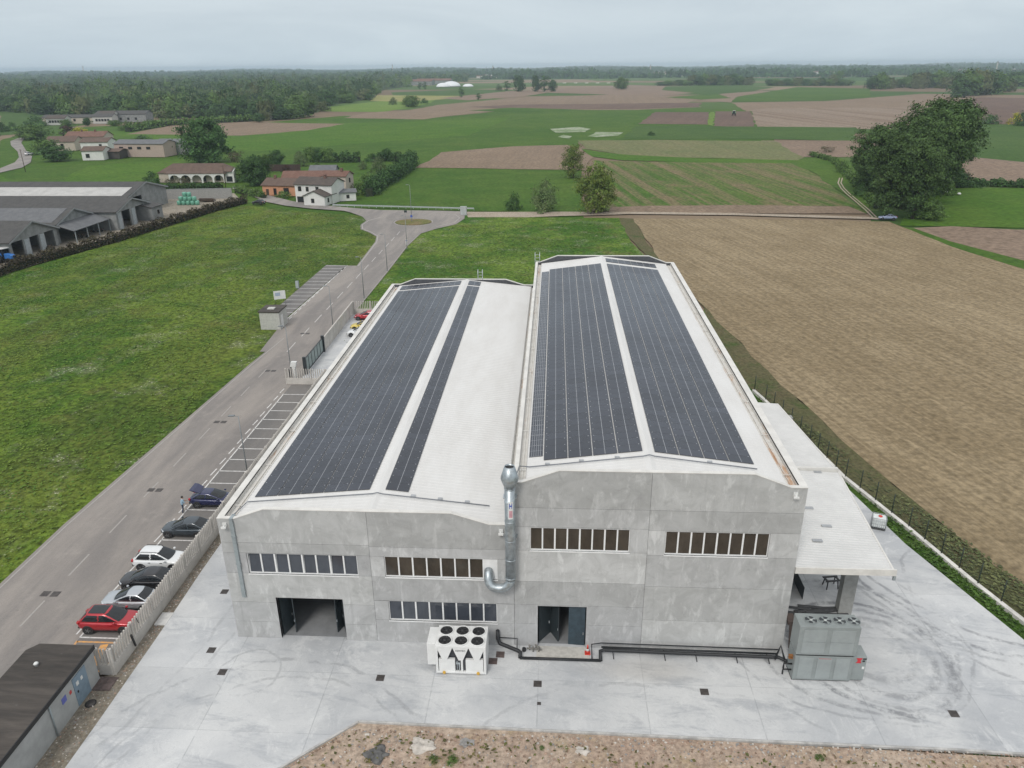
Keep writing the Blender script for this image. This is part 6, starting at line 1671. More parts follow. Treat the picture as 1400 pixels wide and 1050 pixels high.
L_GR = leaf_mat('grass_tuft', (.056, .122, .013), (.130, .186, .028), .12, .4); L_GR2 = leaf_mat('verge_tuft', (0.045, 0.098, 0.015), (0.075, 0.125, 0.025), .3); L_DRY = leaf_mat('dry_tuft', (.17, .14, .055), (.11, .12, .04), .4)
tufts('meadow_tufts', [(-22.3, -10), (-22.2, 14), (-20.9, 40), (-26, 60), (-26, 113), (-20.5, 115), (-22, 142), (-31, 160), (-42, 173), (-73, 188), (-79, 150), (-88, 104), (-92, 60), (-80, 10), (-40, -8)], 48000, .30, L_GR, 3, hmul=.7)
tufts('verge_tufts', [(48.9, 45.5), (52.3, 25.4), (56.9, 8.5), (60, -6), (58.8, -4), (57.4, 2.3), (53.9, 14), (52.6, 20.4), (51.6, 27), (46.5, 42)], 9000, .30, L_GR2, 4, z=-.1)
tufts('meadow_tufts', [(-11, 84), (-10.8, 130), (-3, 157), (35, 160), (40, 110), (44, 70), (-10, 64)], 15000, .30, L_GR, 5, hmul=.7)
tufts('dry_weeds', [(6, -12), (10.6, -8.1), (60, -9), (62, -16), (4, -16)], 1400, .22, L_DRY, 6, z=-.09)
tufts('dry_weeds', [(49.6, 47), (52.8, 26.4), (57.3, 9.4), (60, 2), (62.5, 4), (57, 22), (53, 36)], 5000, .30, L_OLV, 8, z=-.1)
def stones(name, poly_fn, n, seed, mats, smin=.02, smax=.09):
    rg = random.Random(seed); m = MB()
    ico = [(0, 0, -1), (.72, -.53, -.45), (-.28, -.85, -.45), (-.89, 0, -.45), (-.28, .85, -.45), (.72, .53, -.45), (.28, -.85, .45), (-.72, -.53, .45), (-.72, .53, .45), (.28, .85, .45), (.89, 0, .45), (0, 0, 1)]
    fc = [(0, 1, 2), (1, 0, 5), (0, 2, 3), (0, 3, 4), (0, 4, 5), (1, 5, 10), (2, 1, 6), (3, 2, 7), (4, 3, 8), (5, 4, 9), (1, 10, 6), (2, 6, 7), (3, 7, 8), (4, 8, 9), (5, 9, 10), (6, 10, 11), (7, 6, 11), (8, 7, 11), (9, 8, 11), (10, 9, 11)]
    for k in range(n):
        x, y = poly_fn(rg); s = smin+(smax-smin)*rg.random()**3; a = rg.uniform(0, 6.28); sx, sy, sz = s*rg.uniform(.8, 1.5), s*rg.uniform(.7, 1.2), s*rg.uniform(.5, .9)
        m.add([(x+(p[0]*sx*math.cos(a)-p[1]*sy*math.sin(a)), y+(p[0]*sx*math.sin(a)+p[1]*sy*math.cos(a)), -.09+p[2]*sz+sz*.4) for p in ico], fc, rg.randrange(len(mats)))
    ob = m.build(name, mats, None, fix=False); ob['kind'] = 'stuff'; return ob
ST = [plain('stone_pale', (.50, .46, .41), .9, var=.2), plain('stone_pink', (.36, .25, .19), .9, var=.2), plain('stone_grey', (.27, .26, .25), .9, var=.2), plain('stone_brown', (.22, .155, .11), .9, var=.2)]
def front(rg):
    y = -7.9-rg.random()**1.6*5.0; x = rg.uniform(4, 60)
    if x < 11: y = min(y, -7.6-(10.8-x)*.96)
    return x, y
stones('gravel_stones', front, 5200, 3, ST)
def side(rg):
    y = rg.uniform(-14, 12); return (rg.uniform(-7.9, -6.2) if y < -4.1 else rg.uniform(-6.85, -6.25)), y
stones('gravel_stones', side, 1500, 4, ST, .02, .07)
for u, v, s, lb, mt in ((575, 1021, .55, 'largest pale rubble lump on the bare earth in front of the yard', ST[0]), (516, 1032, .55, 'dark spoil lump on the bare earth in front of the yard', plain('dark_spoil', (.11, .108, .105), .9, var=.35)), (637, 1016, .35, 'grey stone right of the pale lump on the bare earth', ST[2]), (797, 1027, .30, 'small pale stone on the bare earth below the right doorway', ST[0])):
    x, y = at(u, v, -.1); rg = random.Random(u); bm = bmesh.new(); bmesh.ops.create_icosphere(bm, subdivisions=3, radius=1)
    for q in bm.verts: 
        n_ = 1+.22*math.sin(q.co.x*5+u)+.18*math.sin(q.co.y*7+v)+.12*math.sin(q.co.z*9+q.co.x*6); q.co = Vector((q.co.x*s*1.3*n_, q.co.y*s*n_, max(-.05, q.co.z*s*.45*n_)))
    me = bpy.data.meshes.new('rubble_lump'); bm.to_mesh(me); bm.free(); me.materials.append(mt); ob = bpy.data.objects.new('rubble_lump', me); COL.objects.link(ob); ob.location = (x, y, -.09); tag(ob, lb, 'rubble')
for u, v, s, lb in ((593, 1039, .45, 'left of two small green weeds on the bare earth'), (619, 1041, .55, 'right of two small green weeds on the bare earth'), (741, 1023, .25, 'tiny green weed on the bare earth below the right doorway'), (1120, 1037, .4, 'green weed on the bare earth near the right')):
    x, y = at(u, v, -.1); tree('bush_mid', x, y, s*.7, s*.7, lb, None, name='weed', cat='weed', z=-.1)
# ------------------------------------------------------------------ barns, houses and farm things
WPLAST = plain('white_render', (.66, .65, .62), .85, var=.08, scale=.5); OPLAST = plain('orange_render', (.55, .27, .155), .85, var=.1); PPLAST = plain('pink_render', (.42, .33, .28), .85, var=.1); GREYW = plain('grey_barn_wall', (.24, .245, .24), .9, var=.2, scale=.6); BEIGE = plain('beige_render', (.50, .43, .36), .85, var=.1)
def tile_mat(name, a, b_):
    m, nt, b = new_mat(name); N = NT(nt); c = N.coord()
    n1 = N.noise(c, .7, 6, .75); n2 = N.noise(c, 5, 4, .7)
    w = N.n('ShaderNodeTexWave', wave_type='BANDS', bands_direction='X'); w.inputs['Scale'].default_value = 1.4; w.inputs['Distortion'].default_value = 1.2; N.link(c, w.inputs['Vector'])
    col = N.col(N.ramp(n1, .35, .65), a, b_); col = N.col(N.math('MULTIPLY', w.outputs['Fac'], .25), col, tuple(.6*x for x in a)); col = N.col(1.0, col, N.col(n2, (.7, .7, .7), (1.3, 1.3, 1.3)), 'MULTIPLY')
    N.link(col, b.inputs['Base Color']); b.inputs['Roughness'].default_value = .9; return m
TILE = tile_mat('brown_roof_tiles', (.105, .070, .055), (.15, .10, .075)); TILER = tile_mat('red_roof_tiles', (.15, .075, .055), (.20, .115, .085)); TILED = tile_mat('dark_roof_tiles', (.075, .062, .055), (.11, .085, .07))
ASB = tile_mat('grey_fibre_cement_roof', (.125, .128, .135), (.165, .168, .172)); ASBD = tile_mat('dark_fibre_cement_roof', (.066, .064, .062), (.092, .088, .084)); WROOF = plain('pale_roof_sheet', (.44, .43, .41), .7, var=.12, scale=.4)
DARKG = plain('dark_window_glass', (.02, .022, .025), .25); DARKW = plain('brown_wood', (.07, .045, .03), .8)
def gable_roof(m, w, d, h, rh, ov=.4, th=.18, hip=0.0):
    """ridge along local x"""
    for s in (-1, 1):
        e = s*(d/2+ov); ze = h-ov*rh/(d/2)
        a = [(-w/2-ov, e, ze), (w/2+ov, e, ze), (w/2+ov-hip, 0, h+rh), (-w/2-ov+hip, 0, h+rh)]
        b = [(x, y, z+th) for x, y, z in a]
        m.add(a+b, [(3, 2, 1, 0), (4, 5, 6, 7), (0, 1, 5, 4), (1, 2, 6, 5), (2, 3, 7, 6), (3, 0, 4, 7)])
    if hip:
        for s in (-1, 1):
            x0 = s*(w/2+ov); ze = h-ov*rh/(d/2)
            m.add([(x0, -d/2-ov, ze+th), (x0, d/2+ov, ze+th), (s*(w/2+ov-hip), 0, h+rh+th), (x0, -d/2-ov, ze), (x0, d/2+ov, ze)], [(0, 1, 2), (3, 4, 1, 0)])
def house(label, u, v, w, d, h, rh, rz, wall, roof, wins=(), chim=None, hip=0.0, cat='house', name='farm_house', group=None, doors=()):
    """(u, v): photo pixel of the middle of the side facing the camera. wins: (face, x, z, w, h) with face 's' (local -y) or 'e' / 'w' ends"""
    x, y = at(u, v, -.1)
    c, s = math.cos(rz), math.sin(rz)
    t = empty(name, (x-s*d/2, y+c*d/2, -.15), rz, label, cat, group)
    m = MB()
    if hip: m.box(-w/2, w/2, -d/2, d/2, 0, h)
    else: m.prism([(-d/2, 0), (d/2, 0), (d/2, h), (0, h+rh), (-d/2, h)], 'x', -w/2, w/2)
    m.build('wall', wall, t)
    m = MB(); gable_roof(m, w, d, h+.02, rh, hip=hip); rf = m.build('roof', roof, t)
    if chim:
        m = MB()
        for cx in chim: m.box(cx-.35, cx+.35, -.9, -.2, h+rh*.4, h+rh+.9); m.box(cx-.42, cx+.42, -.97, -.13, h+rh+.9, h+rh+1.05)
        m.build('chimney', TILER, rf)
    for (fc, px_, pz, ww, hh) in wins:
        fr = MB(); gl = MB()
        if fc == 's': A = lambda a, o, z: (px_+a, -d/2-o, pz+z)
        elif fc == 'e': A = lambda a, o, z: (w/2+o, px_+a, pz+z)
        else: A = lambda a, o, z: (-w/2-o, px_-a, pz+z)
        def slab(mb, a0, a1, z0, z1, o0, o1):
            p = [A(a0, o0, z0), A(a1, o0, z0), A(a1, o0, z1), A(a0, o0, z1)]; q = [A(a0, o1, z0), A(a1, o1, z0), A(a1, o1, z1), A(a0, o1, z1)]
            mb.add(p+q, [(0, 1, 2, 3), (4, 5, 6, 7), (0, 1, 5, 4), (1, 2, 6, 5), (2, 3, 7, 6), (3, 0, 4, 7)])
        slab(fr, -ww/2-.08, ww/2+.08, -.08, 0, .0, .10); slab(fr, -ww/2-.08, ww/2+.08, hh, hh+.08, .0, .06); slab(fr, -ww/2-.08, -ww/2, 0, hh, .0, .06); slab(fr, ww/2, ww/2+.08, 0, hh, .0, .06)
        f = fr.build('window', DARKW, t); slab(gl, -ww/2, ww/2, 0, hh, -.02, .03); gl.build('pane', DARKG, f)
    for (px_, ww, hh) in doors:
        m = MB(); m.box(px_-ww/2, px_+ww/2, -d/2-.05, -d/2+.02, 0, hh); m.build('door', DARKW, t)
    return t
# the white farmhouse group with the orange house
house('white two storey farmhouse with brown tiled roof by the upper road', 430, 277.5, 12.5, 8.5, 5.6, 1.6, R(-12), WPLAST, TILED, [('s', -4.6, 3.6, 1.0, 1.3), ('s', -2.0, 3.6, .8, 1.2), ('s', 1.4, 3.6, .9, 1.3), ('s', -.9, .9, .9, 1.3), ('s', .5, .9, 1.6, 1.3), ('s', 3.0, .9, .9, 1.2), ('s', -4.4, .2, 2.6, 1.6)], chim=[2.5])
house('low white annex with dark roof at the right of the white farmhouse', 452, 279, 7.0, 7.0, 2.8, 1.5, R(-12+90), WPLAST, TILED, [('s', -1.2, .9, .8, 1.1), ('w', .5, .9, .9, 1.1), ('s', 1.6, .2, 1.0, 1.9)])
house('tall beige end house behind the white farmhouse', 458, 268, 8.5, 6.0, 6.4, 1.2, R(-10), BEIGE, TILER, [('e', .0, 4.2, .9, 1.3), ('s', 1.5, 4.0, .8, 1.0), ('s', -2.0, 3.8, .8, 1.0)], chim=[2.0])
house('narrow white lean-to with grey roof at the farmhouse corner', 474, 274.5, 6.0, 4.5, 2.6, .7, R(20), WPLAST, ASB, [('s', .5, .9, .8, .9)], cat='annex')
house('long barn with reddish roof behind the white farmhouse', 425, 258, 19.0, 7.5, 3.8, 1.7, R(4), BEIGE, TILER, [('s', -6, 1.4, 1.0, 1.0)], cat='barn', name='farm_barn')
house('grey roofed barn end behind the beige house', 442, 252, 9.0, 7.0, 4.6, 1.6, R(4), GREYW, ASB, [('s', 1, 2, 1, 1)], cat='barn', name='farm_barn')
house('small orange house with brown tiled roof', 383, 267.5, 12.0, 9.0, 3.3, 1.7, R(-8), OPLAST, TILE, [('s', 2.4, .8, 1.7, 1.7), ('s', -1.6, .3, .9, 2.0), ('w', .6, .9, 1.0, 1.3), ('w', -2.2, .9, .8, 1.3)], chim=[-3], doors=[(-4.3, 1.0, 2.1)])
x, y = at(381, 234, -.1); t = empty('garden_fence', (x, y, -.1), R(2), 'dark brown board fence behind the orange house', 'fence'); m = MB(); m.box(-9, 9, -.06, .06, 0, 2.6); m.build('fence_boards', plain('brown_boards', (.055, .032, .026), .8, var=.2), t); m = MB()
for k in range(9): m.box(-9+2.25*k-.06, -9+2.25*k+.06, -.14, -.06, 0, 2.8)
m.build('fence_post', DARKW, t)
# arcade house: hip roof and white arches
t = house('long arcade house with brown hip roof and white arches', 268, 249, 27, 9, 3.5, 2.6, R(2), BEIGE, TILE, [('s', -9, .6, 1.6, 1.8), ('s', -3, .3, 1.8, 2.1), ('s', 3, .3, 1.8, 2.1), ('s', 8.5, .6, 1.6, 1.8)], hip=4.5)
m = MB(); y0 = -4.5-1.9
xs = [-9+4.1*k for k in range(6)]
for x0, x1 in zip(xs[:-1], xs[1:]):
    pts = [(x0, 0), (x0+.32, 0), (x0+.32, 1.3)]
    n = 10; cx, rx = (x0+x1)/2, (x1-x0)/2-.32
    pts += [(cx-rx*math.cos(math.pi*k/n), 1.3+1.5*math.sin(math.pi*k/n)) for k in range(1, n)]
    pts += [(x1-.32, 1.3), (x1-.32, 0), (x1, 0), (x1, 3.3), (x0, 3.3)]
    m.prism(pts, 'y', y0, y0+.35)
m.build('arcade', WPLAST, t)
m = MB(); m.add([(-10, y0-.2, 3.3), (12.5, y0-.2, 3.3), (12.5, -4.4, 3.75), (-10, -4.4, 3.75), (-10, y0-.2, 3.45), (12.5, y0-.2, 3.45), (12.5, -4.4, 3.9), (-10, -4.4, 3.9)], [(0, 1, 2, 3), (4, 5, 6, 7), (0, 1, 5, 4), (1, 2, 6, 5), (3, 0, 4, 7)]); m.build('arcade_roof', TILE, t)
m = MB(); m.box(11.6, 14.8, -5.6, 0, 0, 3.9); m.prism([(-5.6, 3.9), (0, 3.9), (-2.8, 4.9)], 'x', 11.6, 14.8); m.build('end_wing', WPLAST, t); m = MB(); m.prism([(-6.2, 3.85), (-2.8, 5.05), (.5, 3.85), (.5, 4.05), (-2.8, 5.25), (-6.2, 4.05)], 'x', 11.3, 14.4); m.build('wing_roof', TILE, t)
m = MB(); m.box(12, 14.2, -5.66, -5.6, .3, 2.2); m.build('window', DARKG, t)
# villa and pink barn further left
house('white villa with low brown roof at the far left', 128, 219, 9.5, 9, 4.2, 1.5, R(8), WPLAST, TILE, [('s', -2.2, 1.2, 1.6, 1.6)], name='villa')
house('taller white wing behind the white villa', 131, 210, 13, 11, 5.5, 1.6, R(8), WPLAST, TILE, [('s', 3, 3.2, 1.2, 1.3)], name='villa')
house('brown roofed farmhouse behind the villa under the yellow shrub', 118, 203, 20, 12, 6.0, 2.2, R(6), BEIGE, TILER, [('s', -4, 3, 1.4, 1.4), ('s', 2, 3, 1.4, 1.4), ('s', 6, 3, 1.4, 1.4)], chim=[-3, 4])
house('long brown roof house half hidden left of the villa', 84, 206, 15, 10, 4.5, 2.2, R(4), BEIGE, TILE, [('s', 1, 2, 1.4, 1.4)])
house('long pink barn with grey roof and four small windows', 192, 214.5, 25, 11, 6.0, 1.4, R(-4), PPLAST, ASB, [('s', -9+4.6*k, 3.6, 1.9, 1.0) for k in range(4)], cat='barn', name='farm_barn')
house('grey end building attached to the pink barn', 236, 211, 16, 10, 5.6, 1.2, R(-4), GREYW, ASB, [('s', -5, .3, 2.2, 3.2)], cat='barn', name='farm_barn')
house('open dark shed between villa and pink barn', 150, 217, 10, 9, 3.2, .9, R(2), plain('dark_shed', (.07, .06, .055), .9), TILE, [], cat='shed', name='open_shed')
VH2 = plain('weathered_white_render', (.50, .49, .46), .9, var=.15)
# hamlet beyond
for q in (('long low white farm row with grey roof in the far hamlet', 103, 169, 50, 11, 4.5, 1.8, BEIGE, ASBD), ('white cottage in the middle of the far hamlet', 141, 169, 15, 10, 5, 2, VH2, ASBD), ('white house right of the middle of the far hamlet', 147, 168, 11, 10, 6.5, 2, VH2, TILED), ('grey long barn at the right of the far hamlet', 166, 167, 40, 14, 6, 2.2, GREYW, ASBD), ('small white house at the left end of the far hamlet', 77, 171, 14, 10, 4.6, 2, VH2, TILED)):
    house(q[0], q[1], q[2], q[3], q[4], q[5], q[6], R(4), q[7], q[8], [('s', -q[3]*.3+q[3]*.15*k, 1.8, 1.6, 1.6) for k in range(5)], cat='house', name='farm_house')
house('white house half hidden at the wood edge', 361, 164, 12, 9, 4.5, 2, R(5), VH2, ASB, [('s', 0, 2, 1.5, 1.5)])
# far white domes and farm
DOME = plain('white_membrane', (.72, .73, .74), .5, var=.05)
for u, v, wpx, hpx, lb in ((606, 119, 9, 5, 'left white dome of the far farm'), (617, 118.5, 12, 6.5, 'right and bigger white dome of the far farm'), (640, 118.5, 7, 3.4, 'low white dome of the far farm')):
    x, y = at(u, v, -.2); d_ = math.hypot(x-CAM[0], y-CAM[1]); w_, h_ = wpx*d_/F_PX, hpx*d_/F_PX
    t = empty('biogas_dome', (x, y, -.2), 0, lb, 'dome'); m = MB(); m.lathe([(w_, 0)]+[(w_*math.cos(a*math.pi/16), h_*math.sin(a*math.pi/16)) for a in range(1, 8)]+[(.001, h_)], n=28); m.build('membrane', DOME, t); m = MB(); m.lathe([(w_*1.02, 0), (w_*1.02, h_*.12)], n=28); m.build('ring_wall', GREYW, t)
for u, v, w, lb in ((570, 116.5, 70, 'far farm barn with pinkish roof at the left of the domes'), (592, 115, 85, 'far farm barn with pinkish roof behind the domes')):
    house(lb, u, v, w, 26, 8, 4, R(-8), GREYW, TILER, [], cat='barn', name='farm_barn')
# villages near the horizon
rg = random.Random(31)
VH = plain('far_house_wall', (.58, .55, .50), .9)
def village(us, vs_, n, lb, gp):
    for k in range(n):
        u, v = rg.uniform(*us), rg.uniform(*vs_)
        w = rg.uniform(12, 34); house(lb, u, v, w, rg.uniform(10, 16), rg.uniform(5, 9), 2.4, rg.uniform(-.5, .5), rg.choice((WPLAST, VH, VH, BEIGE)), rg.choice((TILER, TILE, TILER, WROOF)), [], name='village_house', group=gp)
village((895, 985), (100.5, 103.5), 34, 'small house of the hazy village near the horizon, right of centre', 'village houses right of centre')
village((650, 690), (106.5, 108), 10, 'small pale house of the hazy hamlet left of centre on the horizon', 'hamlet houses left of centre')
village((1290, 1398), (97, 101), 22, 'small house of the hazy village at the right horizon', 'village houses at the right horizon')
village((1080, 1140), (99, 102), 10, 'small house of the hazy village above the poplars', 'village houses above the poplars')
village((160, 420), (100, 101.5), 12, 'small house of the hazy village beyond the wood', 'village houses beyond the wood')
for u, v, h, lb in ((889, 100, 38, 'thin church tower on the horizon right of centre'), (537, 100, 40, 'thin mast like tower on the horizon above the wood'), (674, 101, 38, 'tower on the horizon left of centre'), (1362, 96, 36, 'tower on the horizon at the right'), (115, 101, 32, 'tower on the horizon at the left')):
    x, y = at(u, v, 0); d_ = math.hypot(x, y); t = empty('church_tower', (x, y, 0), 0, lb, 'tower'); s = d_/3500
    m = MB(); m.box(-1.6*s, 1.6*s, -1.6*s, 1.6*s, 0, h*s*.72); m.build('shaft', BEIGE, t); m = MB(); m.lathe([(2.1*s, h*s*.72), (.01, h*s*.95)], n=8, smooth=False); m.build('spire', TILE, t)
# white greenhouse tunnels line far away
for k in range(9):
    u = 712+15*k; x, y = at(u, 113.6, 0); t = empty('field_bale_row', (x, y, -.1), R(2), 'pale low plastic tunnel in the far brown field', 'plastic tunnel', 'plastic tunnels in the far field'); m = MB(); m.prism([(-2, 0), (-1.4, .7), (0, 1.0), (1.4, .7), (2, 0)], 'x', -4, 4); m.build('cover', VH, t); m = MB(); m.box(-4.1, -4.0, -2, 2, 0, .7); m.build('end_frame', GREYW, t)

# barns on the left: gable ends and open bays face the meadow
def barn(label, y0, y1, xg, length, eave, ridge, roofm, patches=(), bays=(), rr=None, rz=0.0, pillars=(), lean=None):
    """gable at x = xg facing +x, ridge runs to -x"""
    t = empty('cattle_barn', (xg, y0, -.12), rz, label, 'barn', 'barns of the cattle farm')
    w = y1-y0; rr = w/2 if rr is None else rr
    m = MB()
    def bands(a, b):  # gable wall with openings left out: list of solid intervals
        out = []; cur = a
        for (p, q) in sorted(bays):
            if p > cur: out.append((cur, p))
            cur = q
        if cur < b: out.append((cur, b))
        return out
    for p, q in bands(0, w): m.box(-.3, 0, p, q, 0, eave-.35)
    def zr(y): return eave+(ridge-eave)*(y/rr if y < rr else (w-y)/(w-rr))
    m.prism([(0, eave-.35), (w, eave-.35), (w, eave), (rr, ridge), (0, eave)], 'x', -.3, 0)
    m.box(-length, -.3, w-.3, w, 0, eave); m.box(-length, -.3, 0, .3, 0, eave); m.box(-length, -length+.3, .3, w-.3, 0, eave)
    m.build('wall', GREYW, t)
    m = MB()
    for (ya, yb) in ((-.6, rr), (w+.6, rr)):
        za = eave-.6*(ridge-eave)/max(rr, .1)
        a = [(.6, ya, za), (-length, ya, za), (-length, yb, ridge), (.6, yb, ridge)]
        m.add([(p[0], p[1], p[2]+.02) for p in a]+[(p[0], p[1], p[2]+.2) for p in a], [(3, 2, 1, 0), (4, 5, 6, 7), (0, 1, 5, 4), (1, 2, 6, 5), (2, 3, 7, 6), (3, 0, 4, 7)])
    rf = m.build('roof', roofm, t)
    for (xa, xb, s0, s1, mt) in patches:       # sheets on the near slope (low y), x counted back from the gable, s = 0 eave .. 1 ridge
        za, zb = eave+(ridge-eave)*s0, eave+(ridge-eave)*s1; ya, yb = rr*s0, rr*s1
        m = MB(); a = [(-xa, ya, za), (-xb, ya, za), (-xb, yb, zb), (-xa, yb, zb)]
        m.add([(p[0], p[1], p[2]+.19) for p in a]+[(p[0], p[1], p[2]+.27) for p in a], [(3, 2, 1, 0), (4, 5, 6, 7), (0, 1, 5, 4), (1, 2, 6, 5), (2, 3, 7, 6), (3, 0, 4, 7)]); m.build('roof_sheet', mt, rf)
    m = MB(); m.add([(.62, -.6, eave-.5), (.62, rr, ridge-.1), (.62, w+.6, eave-.5), (.62, w+.6, eave-.1), (.62, rr, ridge+.26), (.62, -.6, eave-.1)], [(0, 1, 4, 5), (1, 2, 3, 4)]); m.build('barge_board', plain('barge_board_grey', (.30, .31, .31), .8), rf, fix=False)
    for p in pillars:
        m = MB(); m.box(-.6, .12, p-.8, p+.8, 0, eave-.5); m.build('pillar', plain('whitewashed_pillar', (.36, .39, .40), .9, var=.15), t)
    if lean:
        d_, h0 = lean; m = MB(); a = [(0, -.3, eave-.2), (0, w+.3, eave-.2), (d_, w+.3, h0), (d_, -.3, h0)]
        m.add(a+[(p[0], p[1], p[2]+.14) for p in a], [(3, 2, 1, 0), (4, 5, 6, 7), (0, 1, 5, 4), (1, 2, 6, 5), (2, 3, 7, 6), (3, 0, 4, 7)]); m.build('lean_to_roof', ASB, t)
        for k in range(4): 
            m = MB(); y = .3+(w-.6)*k/3; m.bar((d_-.2, y, 0), (d_-.2, y, h0), .18, .18); m.build('prop', GREYSTEEL, t)
    return t
barn('nearest cattle barn with dark roof and two pale gable pillars', 114.5, 131.5, -95.5, 42, 4.3, 7.2, ASBD, bays=[(.8, 4.6), (7.0, 10.2), (12.4, 15.8)], pillars=(5.8, 11.3))
barn('middle cattle barn with blue grey roof sheets and a pale patch', 133.0, 148.5, -96.5, 50, 4.6, 7.0, ASBD, [(1, 20, .05, .97, ASB), (20.2, 29, .35, .97, WROOF), (26, 34, .05, .33, WROOF), (29.2, 48, .35, .97, ASB)], bays=[(.8, 14.8)], lean=(4.5, 3.0))
barn('cattle barn with open bays and pale pillars facing the hedge', 149.0, 165.5, -90.5, 55, 4.8, 6.9, ASBD, bays=[(3.0, 7.0), (10.0, 14.5)], pillars=(1.6, 8.6))
barn('rear cattle barn with a long white roof stripe', 168.0, 192.0, -98.0, 62, 5.2, 8.0, ASBD, [(1.5, 60, .10, .62, WROOF)], bays=[(4, 9)])
barn('lowest cattle barn at the picture edge with dark lean-to', 96, 112, -101, 40, 3.8, 6.0, ASBD, bays=[(1.0, 14.5)])
t = house('small grey hut with a dark window at the end of the barns', 217, 299.5, 5.0, 6.0, 3.6, .5, R(84), GREYW, ASBD, [('s', .5, 1.6, .8, .9)], cat='hut', name='farm_hut')
x, y = at(270, 270, -.1); t = empty('yard_wall', (*at(212, 273, -.1), -.1), 0, 'grey concrete silage wall behind the green bales', 'wall'); b = Vector((*at(318, 271, -.1), 0))-Vector((*at(212, 273, -.1), 0)); m = MB(); m.bar((0, 0, 1.5), (b.x, b.y, 1.5), .4, 3.2); m.build('wall_panel', plain('silage_wall', (.29, .285, .27), .9, var=.12), t); m = MB(); m.bar((0, 0, 3.15), (b.x, b.y, 3.15), .5, .12); m.build('wall_cap', GREYW, t)
# wrapped bales
BALE = plain('green_bale_wrap', (.14, .36, .26), .35, var=.15, scale=2.0)
bx, by = at(258, 280, -.1)
def bale(x, y, z, label):
    m = MB(); m.lathe([(.55, -.62), (.66, -.5), (.68, 0), (.66, .5), (.55, .62)], n=16); o = m.build('wrapped_bale', BALE, None); o.location = (x, y, z+.62); o['label'] = label; o['category'] = 'bale'; o['group'] = 'green wrapped bales'; return o
for k in range(5): bale(bx-2.9+1.42*k, by, -.1, 'green wrapped bale in the ground row at the front of the heap')
for k in range(4): bale(bx-2.2+1.42*k, by+1.35, -.1, 'green wrapped bale in the ground row at the back of the heap')
for k in range(4): bale(bx-2.3+1.42*k, by+.2, 1.15, 'green wrapped bale lying on the second layer of the heap')
for k in range(2): bale(bx-1.1+1.42*k, by+.6, 2.4, 'green wrapped bale on top of the heap')
t = empty('timber_heap', (*at(282, 276, -.1), -.1), 0, 'dark heap of old timber beside the green bales', 'timber heap'); m = MB(); rg = random.Random(2)
for k in range(14): m.bar((rg.uniform(-3.5, -1), rg.uniform(-.8, .8), .15+.06*k), (rg.uniform(1, 3.5), rg.uniform(-.8, .8), .15+.06*k), .3, .2)
m.build('timber', DARKW, t)
# blue tractor by the barns and a green one far out on the field
def tractor(label, x, y, rz, col, scale=1.0):
    t = empty('farm_tractor', (x, y, -.1), rz, label, 'tractor'); t.scale = (scale,)*3
    m = MB(); m.prism([(.2, .75), (2.0, .8), (2.05, 1.45), (1.7, 1.6), (.2, 1.65)], 'y', -.4, .4); m.build('bonnet', col, t, bevel=.05)
    m = MB(); m.prism([(-1.1, .6), (.2, .6), (.2, 1.3), (-1.1, 1.3)], 'y', -.5, .5)
    for sx, sy in ((-1.0, -.6), (-1.0, .6), (.25, -.6), (.25, .6)): m.bar((sx, sy, 1.2), (sx*.9, sy*.95, 2.45), .08, .08)
    m.build('chassis', BLACK, t); m = MB(); m.box(-1.1, .4, -.7, .7, 2.45, 2.58); m.build('cab_roof', WHITEP, t, bevel=.04)
    m = MB(); m.box(-.95, .22, -.56, .56, 1.3, 2.44); m.build('cab_glass', CGLASS, t)
    for s in (-1, 1):
        m = MB(); m.lathe([(.35, -.24), (.8, -.22), (.86, -.1), (.86, .1), (.8, .22), (.35, .24)], (-.75, s*.82, .86), 0, 22, axis='y'); w_ = m.build('rear_wheel', TYRE, t); m = MB(); m.lathe([(.4, -.05), (.4, .26*1)], (-.75, s*.82, .86), 0, 16, axis='y'); m.build('rim', YEL, w_)
        m = MB(); m.lathe([(.2, -.17), (.5, -.15), (.54, 0), (.5, .15), (.2, .17)], (1.55, s*.72, .54), 0, 18, axis='y'); m.build('front_wheel', TYRE, t)
        m = MB(); m.prism([(-1.5, 1.1), (-1.2, 1.75), (-.3, 1.75), (0, 1.2), (-.1, 1.15), (-.4, 1.62), (-1.15, 1.62), (-1.4, 1.1)], 'y', s*.82-.26, s*.82+.26); m.build('mudguard', col, t)
    return t
x, y = at(10, 359, -.1); tractor('blue tractor standing at the nearest barn', x, y, R(-20), plain('tractor_blue', (.04, .17, .48), .4), 1.25)
x, y = at(1003, 158, -.1); tractor('tiny green tractor working on the far dark field', x, y, R(80), plain('tractor_green', (.05, .22, .08), .4), 1.5)
# clutter in front of the barns
CL = plain('rusty_implement', (.13, .085, .065), .8, var=.3)
for u, v, s, lb in ((112, 325, 1.0, 'rusty heap of farm implements before the middle barn'), (134, 317, .8, 'blue and grey machine parts before the middle barn'), (66, 341, .9, 'row of old implements beside the pale gable pillar')):
    x, y = at(u, v, -.1); t = empty('farm_implement', (x, y, -.1), R(30), lb, 'implement'); m = MB(); rg = random.Random(u)
    for k in range(14):
        a = (rg.uniform(-2, 2)*s, rg.uniform(-1, 1)*s, rg.uniform(.2, .9)*s); m.bar(a, (a[0]+rg.uniform(-1, 1)*s, a[1]+rg.uniform(-.7, .7)*s, a[2]+rg.uniform(-.2, .5)*s), .12, .12)
    m.build('frame', CL, t); m = MB()
    for k in range(3): m.lathe([(.35*s, -.08), (.35*s, .08)], (-1.2*s+1.2*k*s, -.5*s, .38*s), 0, 14, axis='y')
    m.build('wheel', TYRE, t)
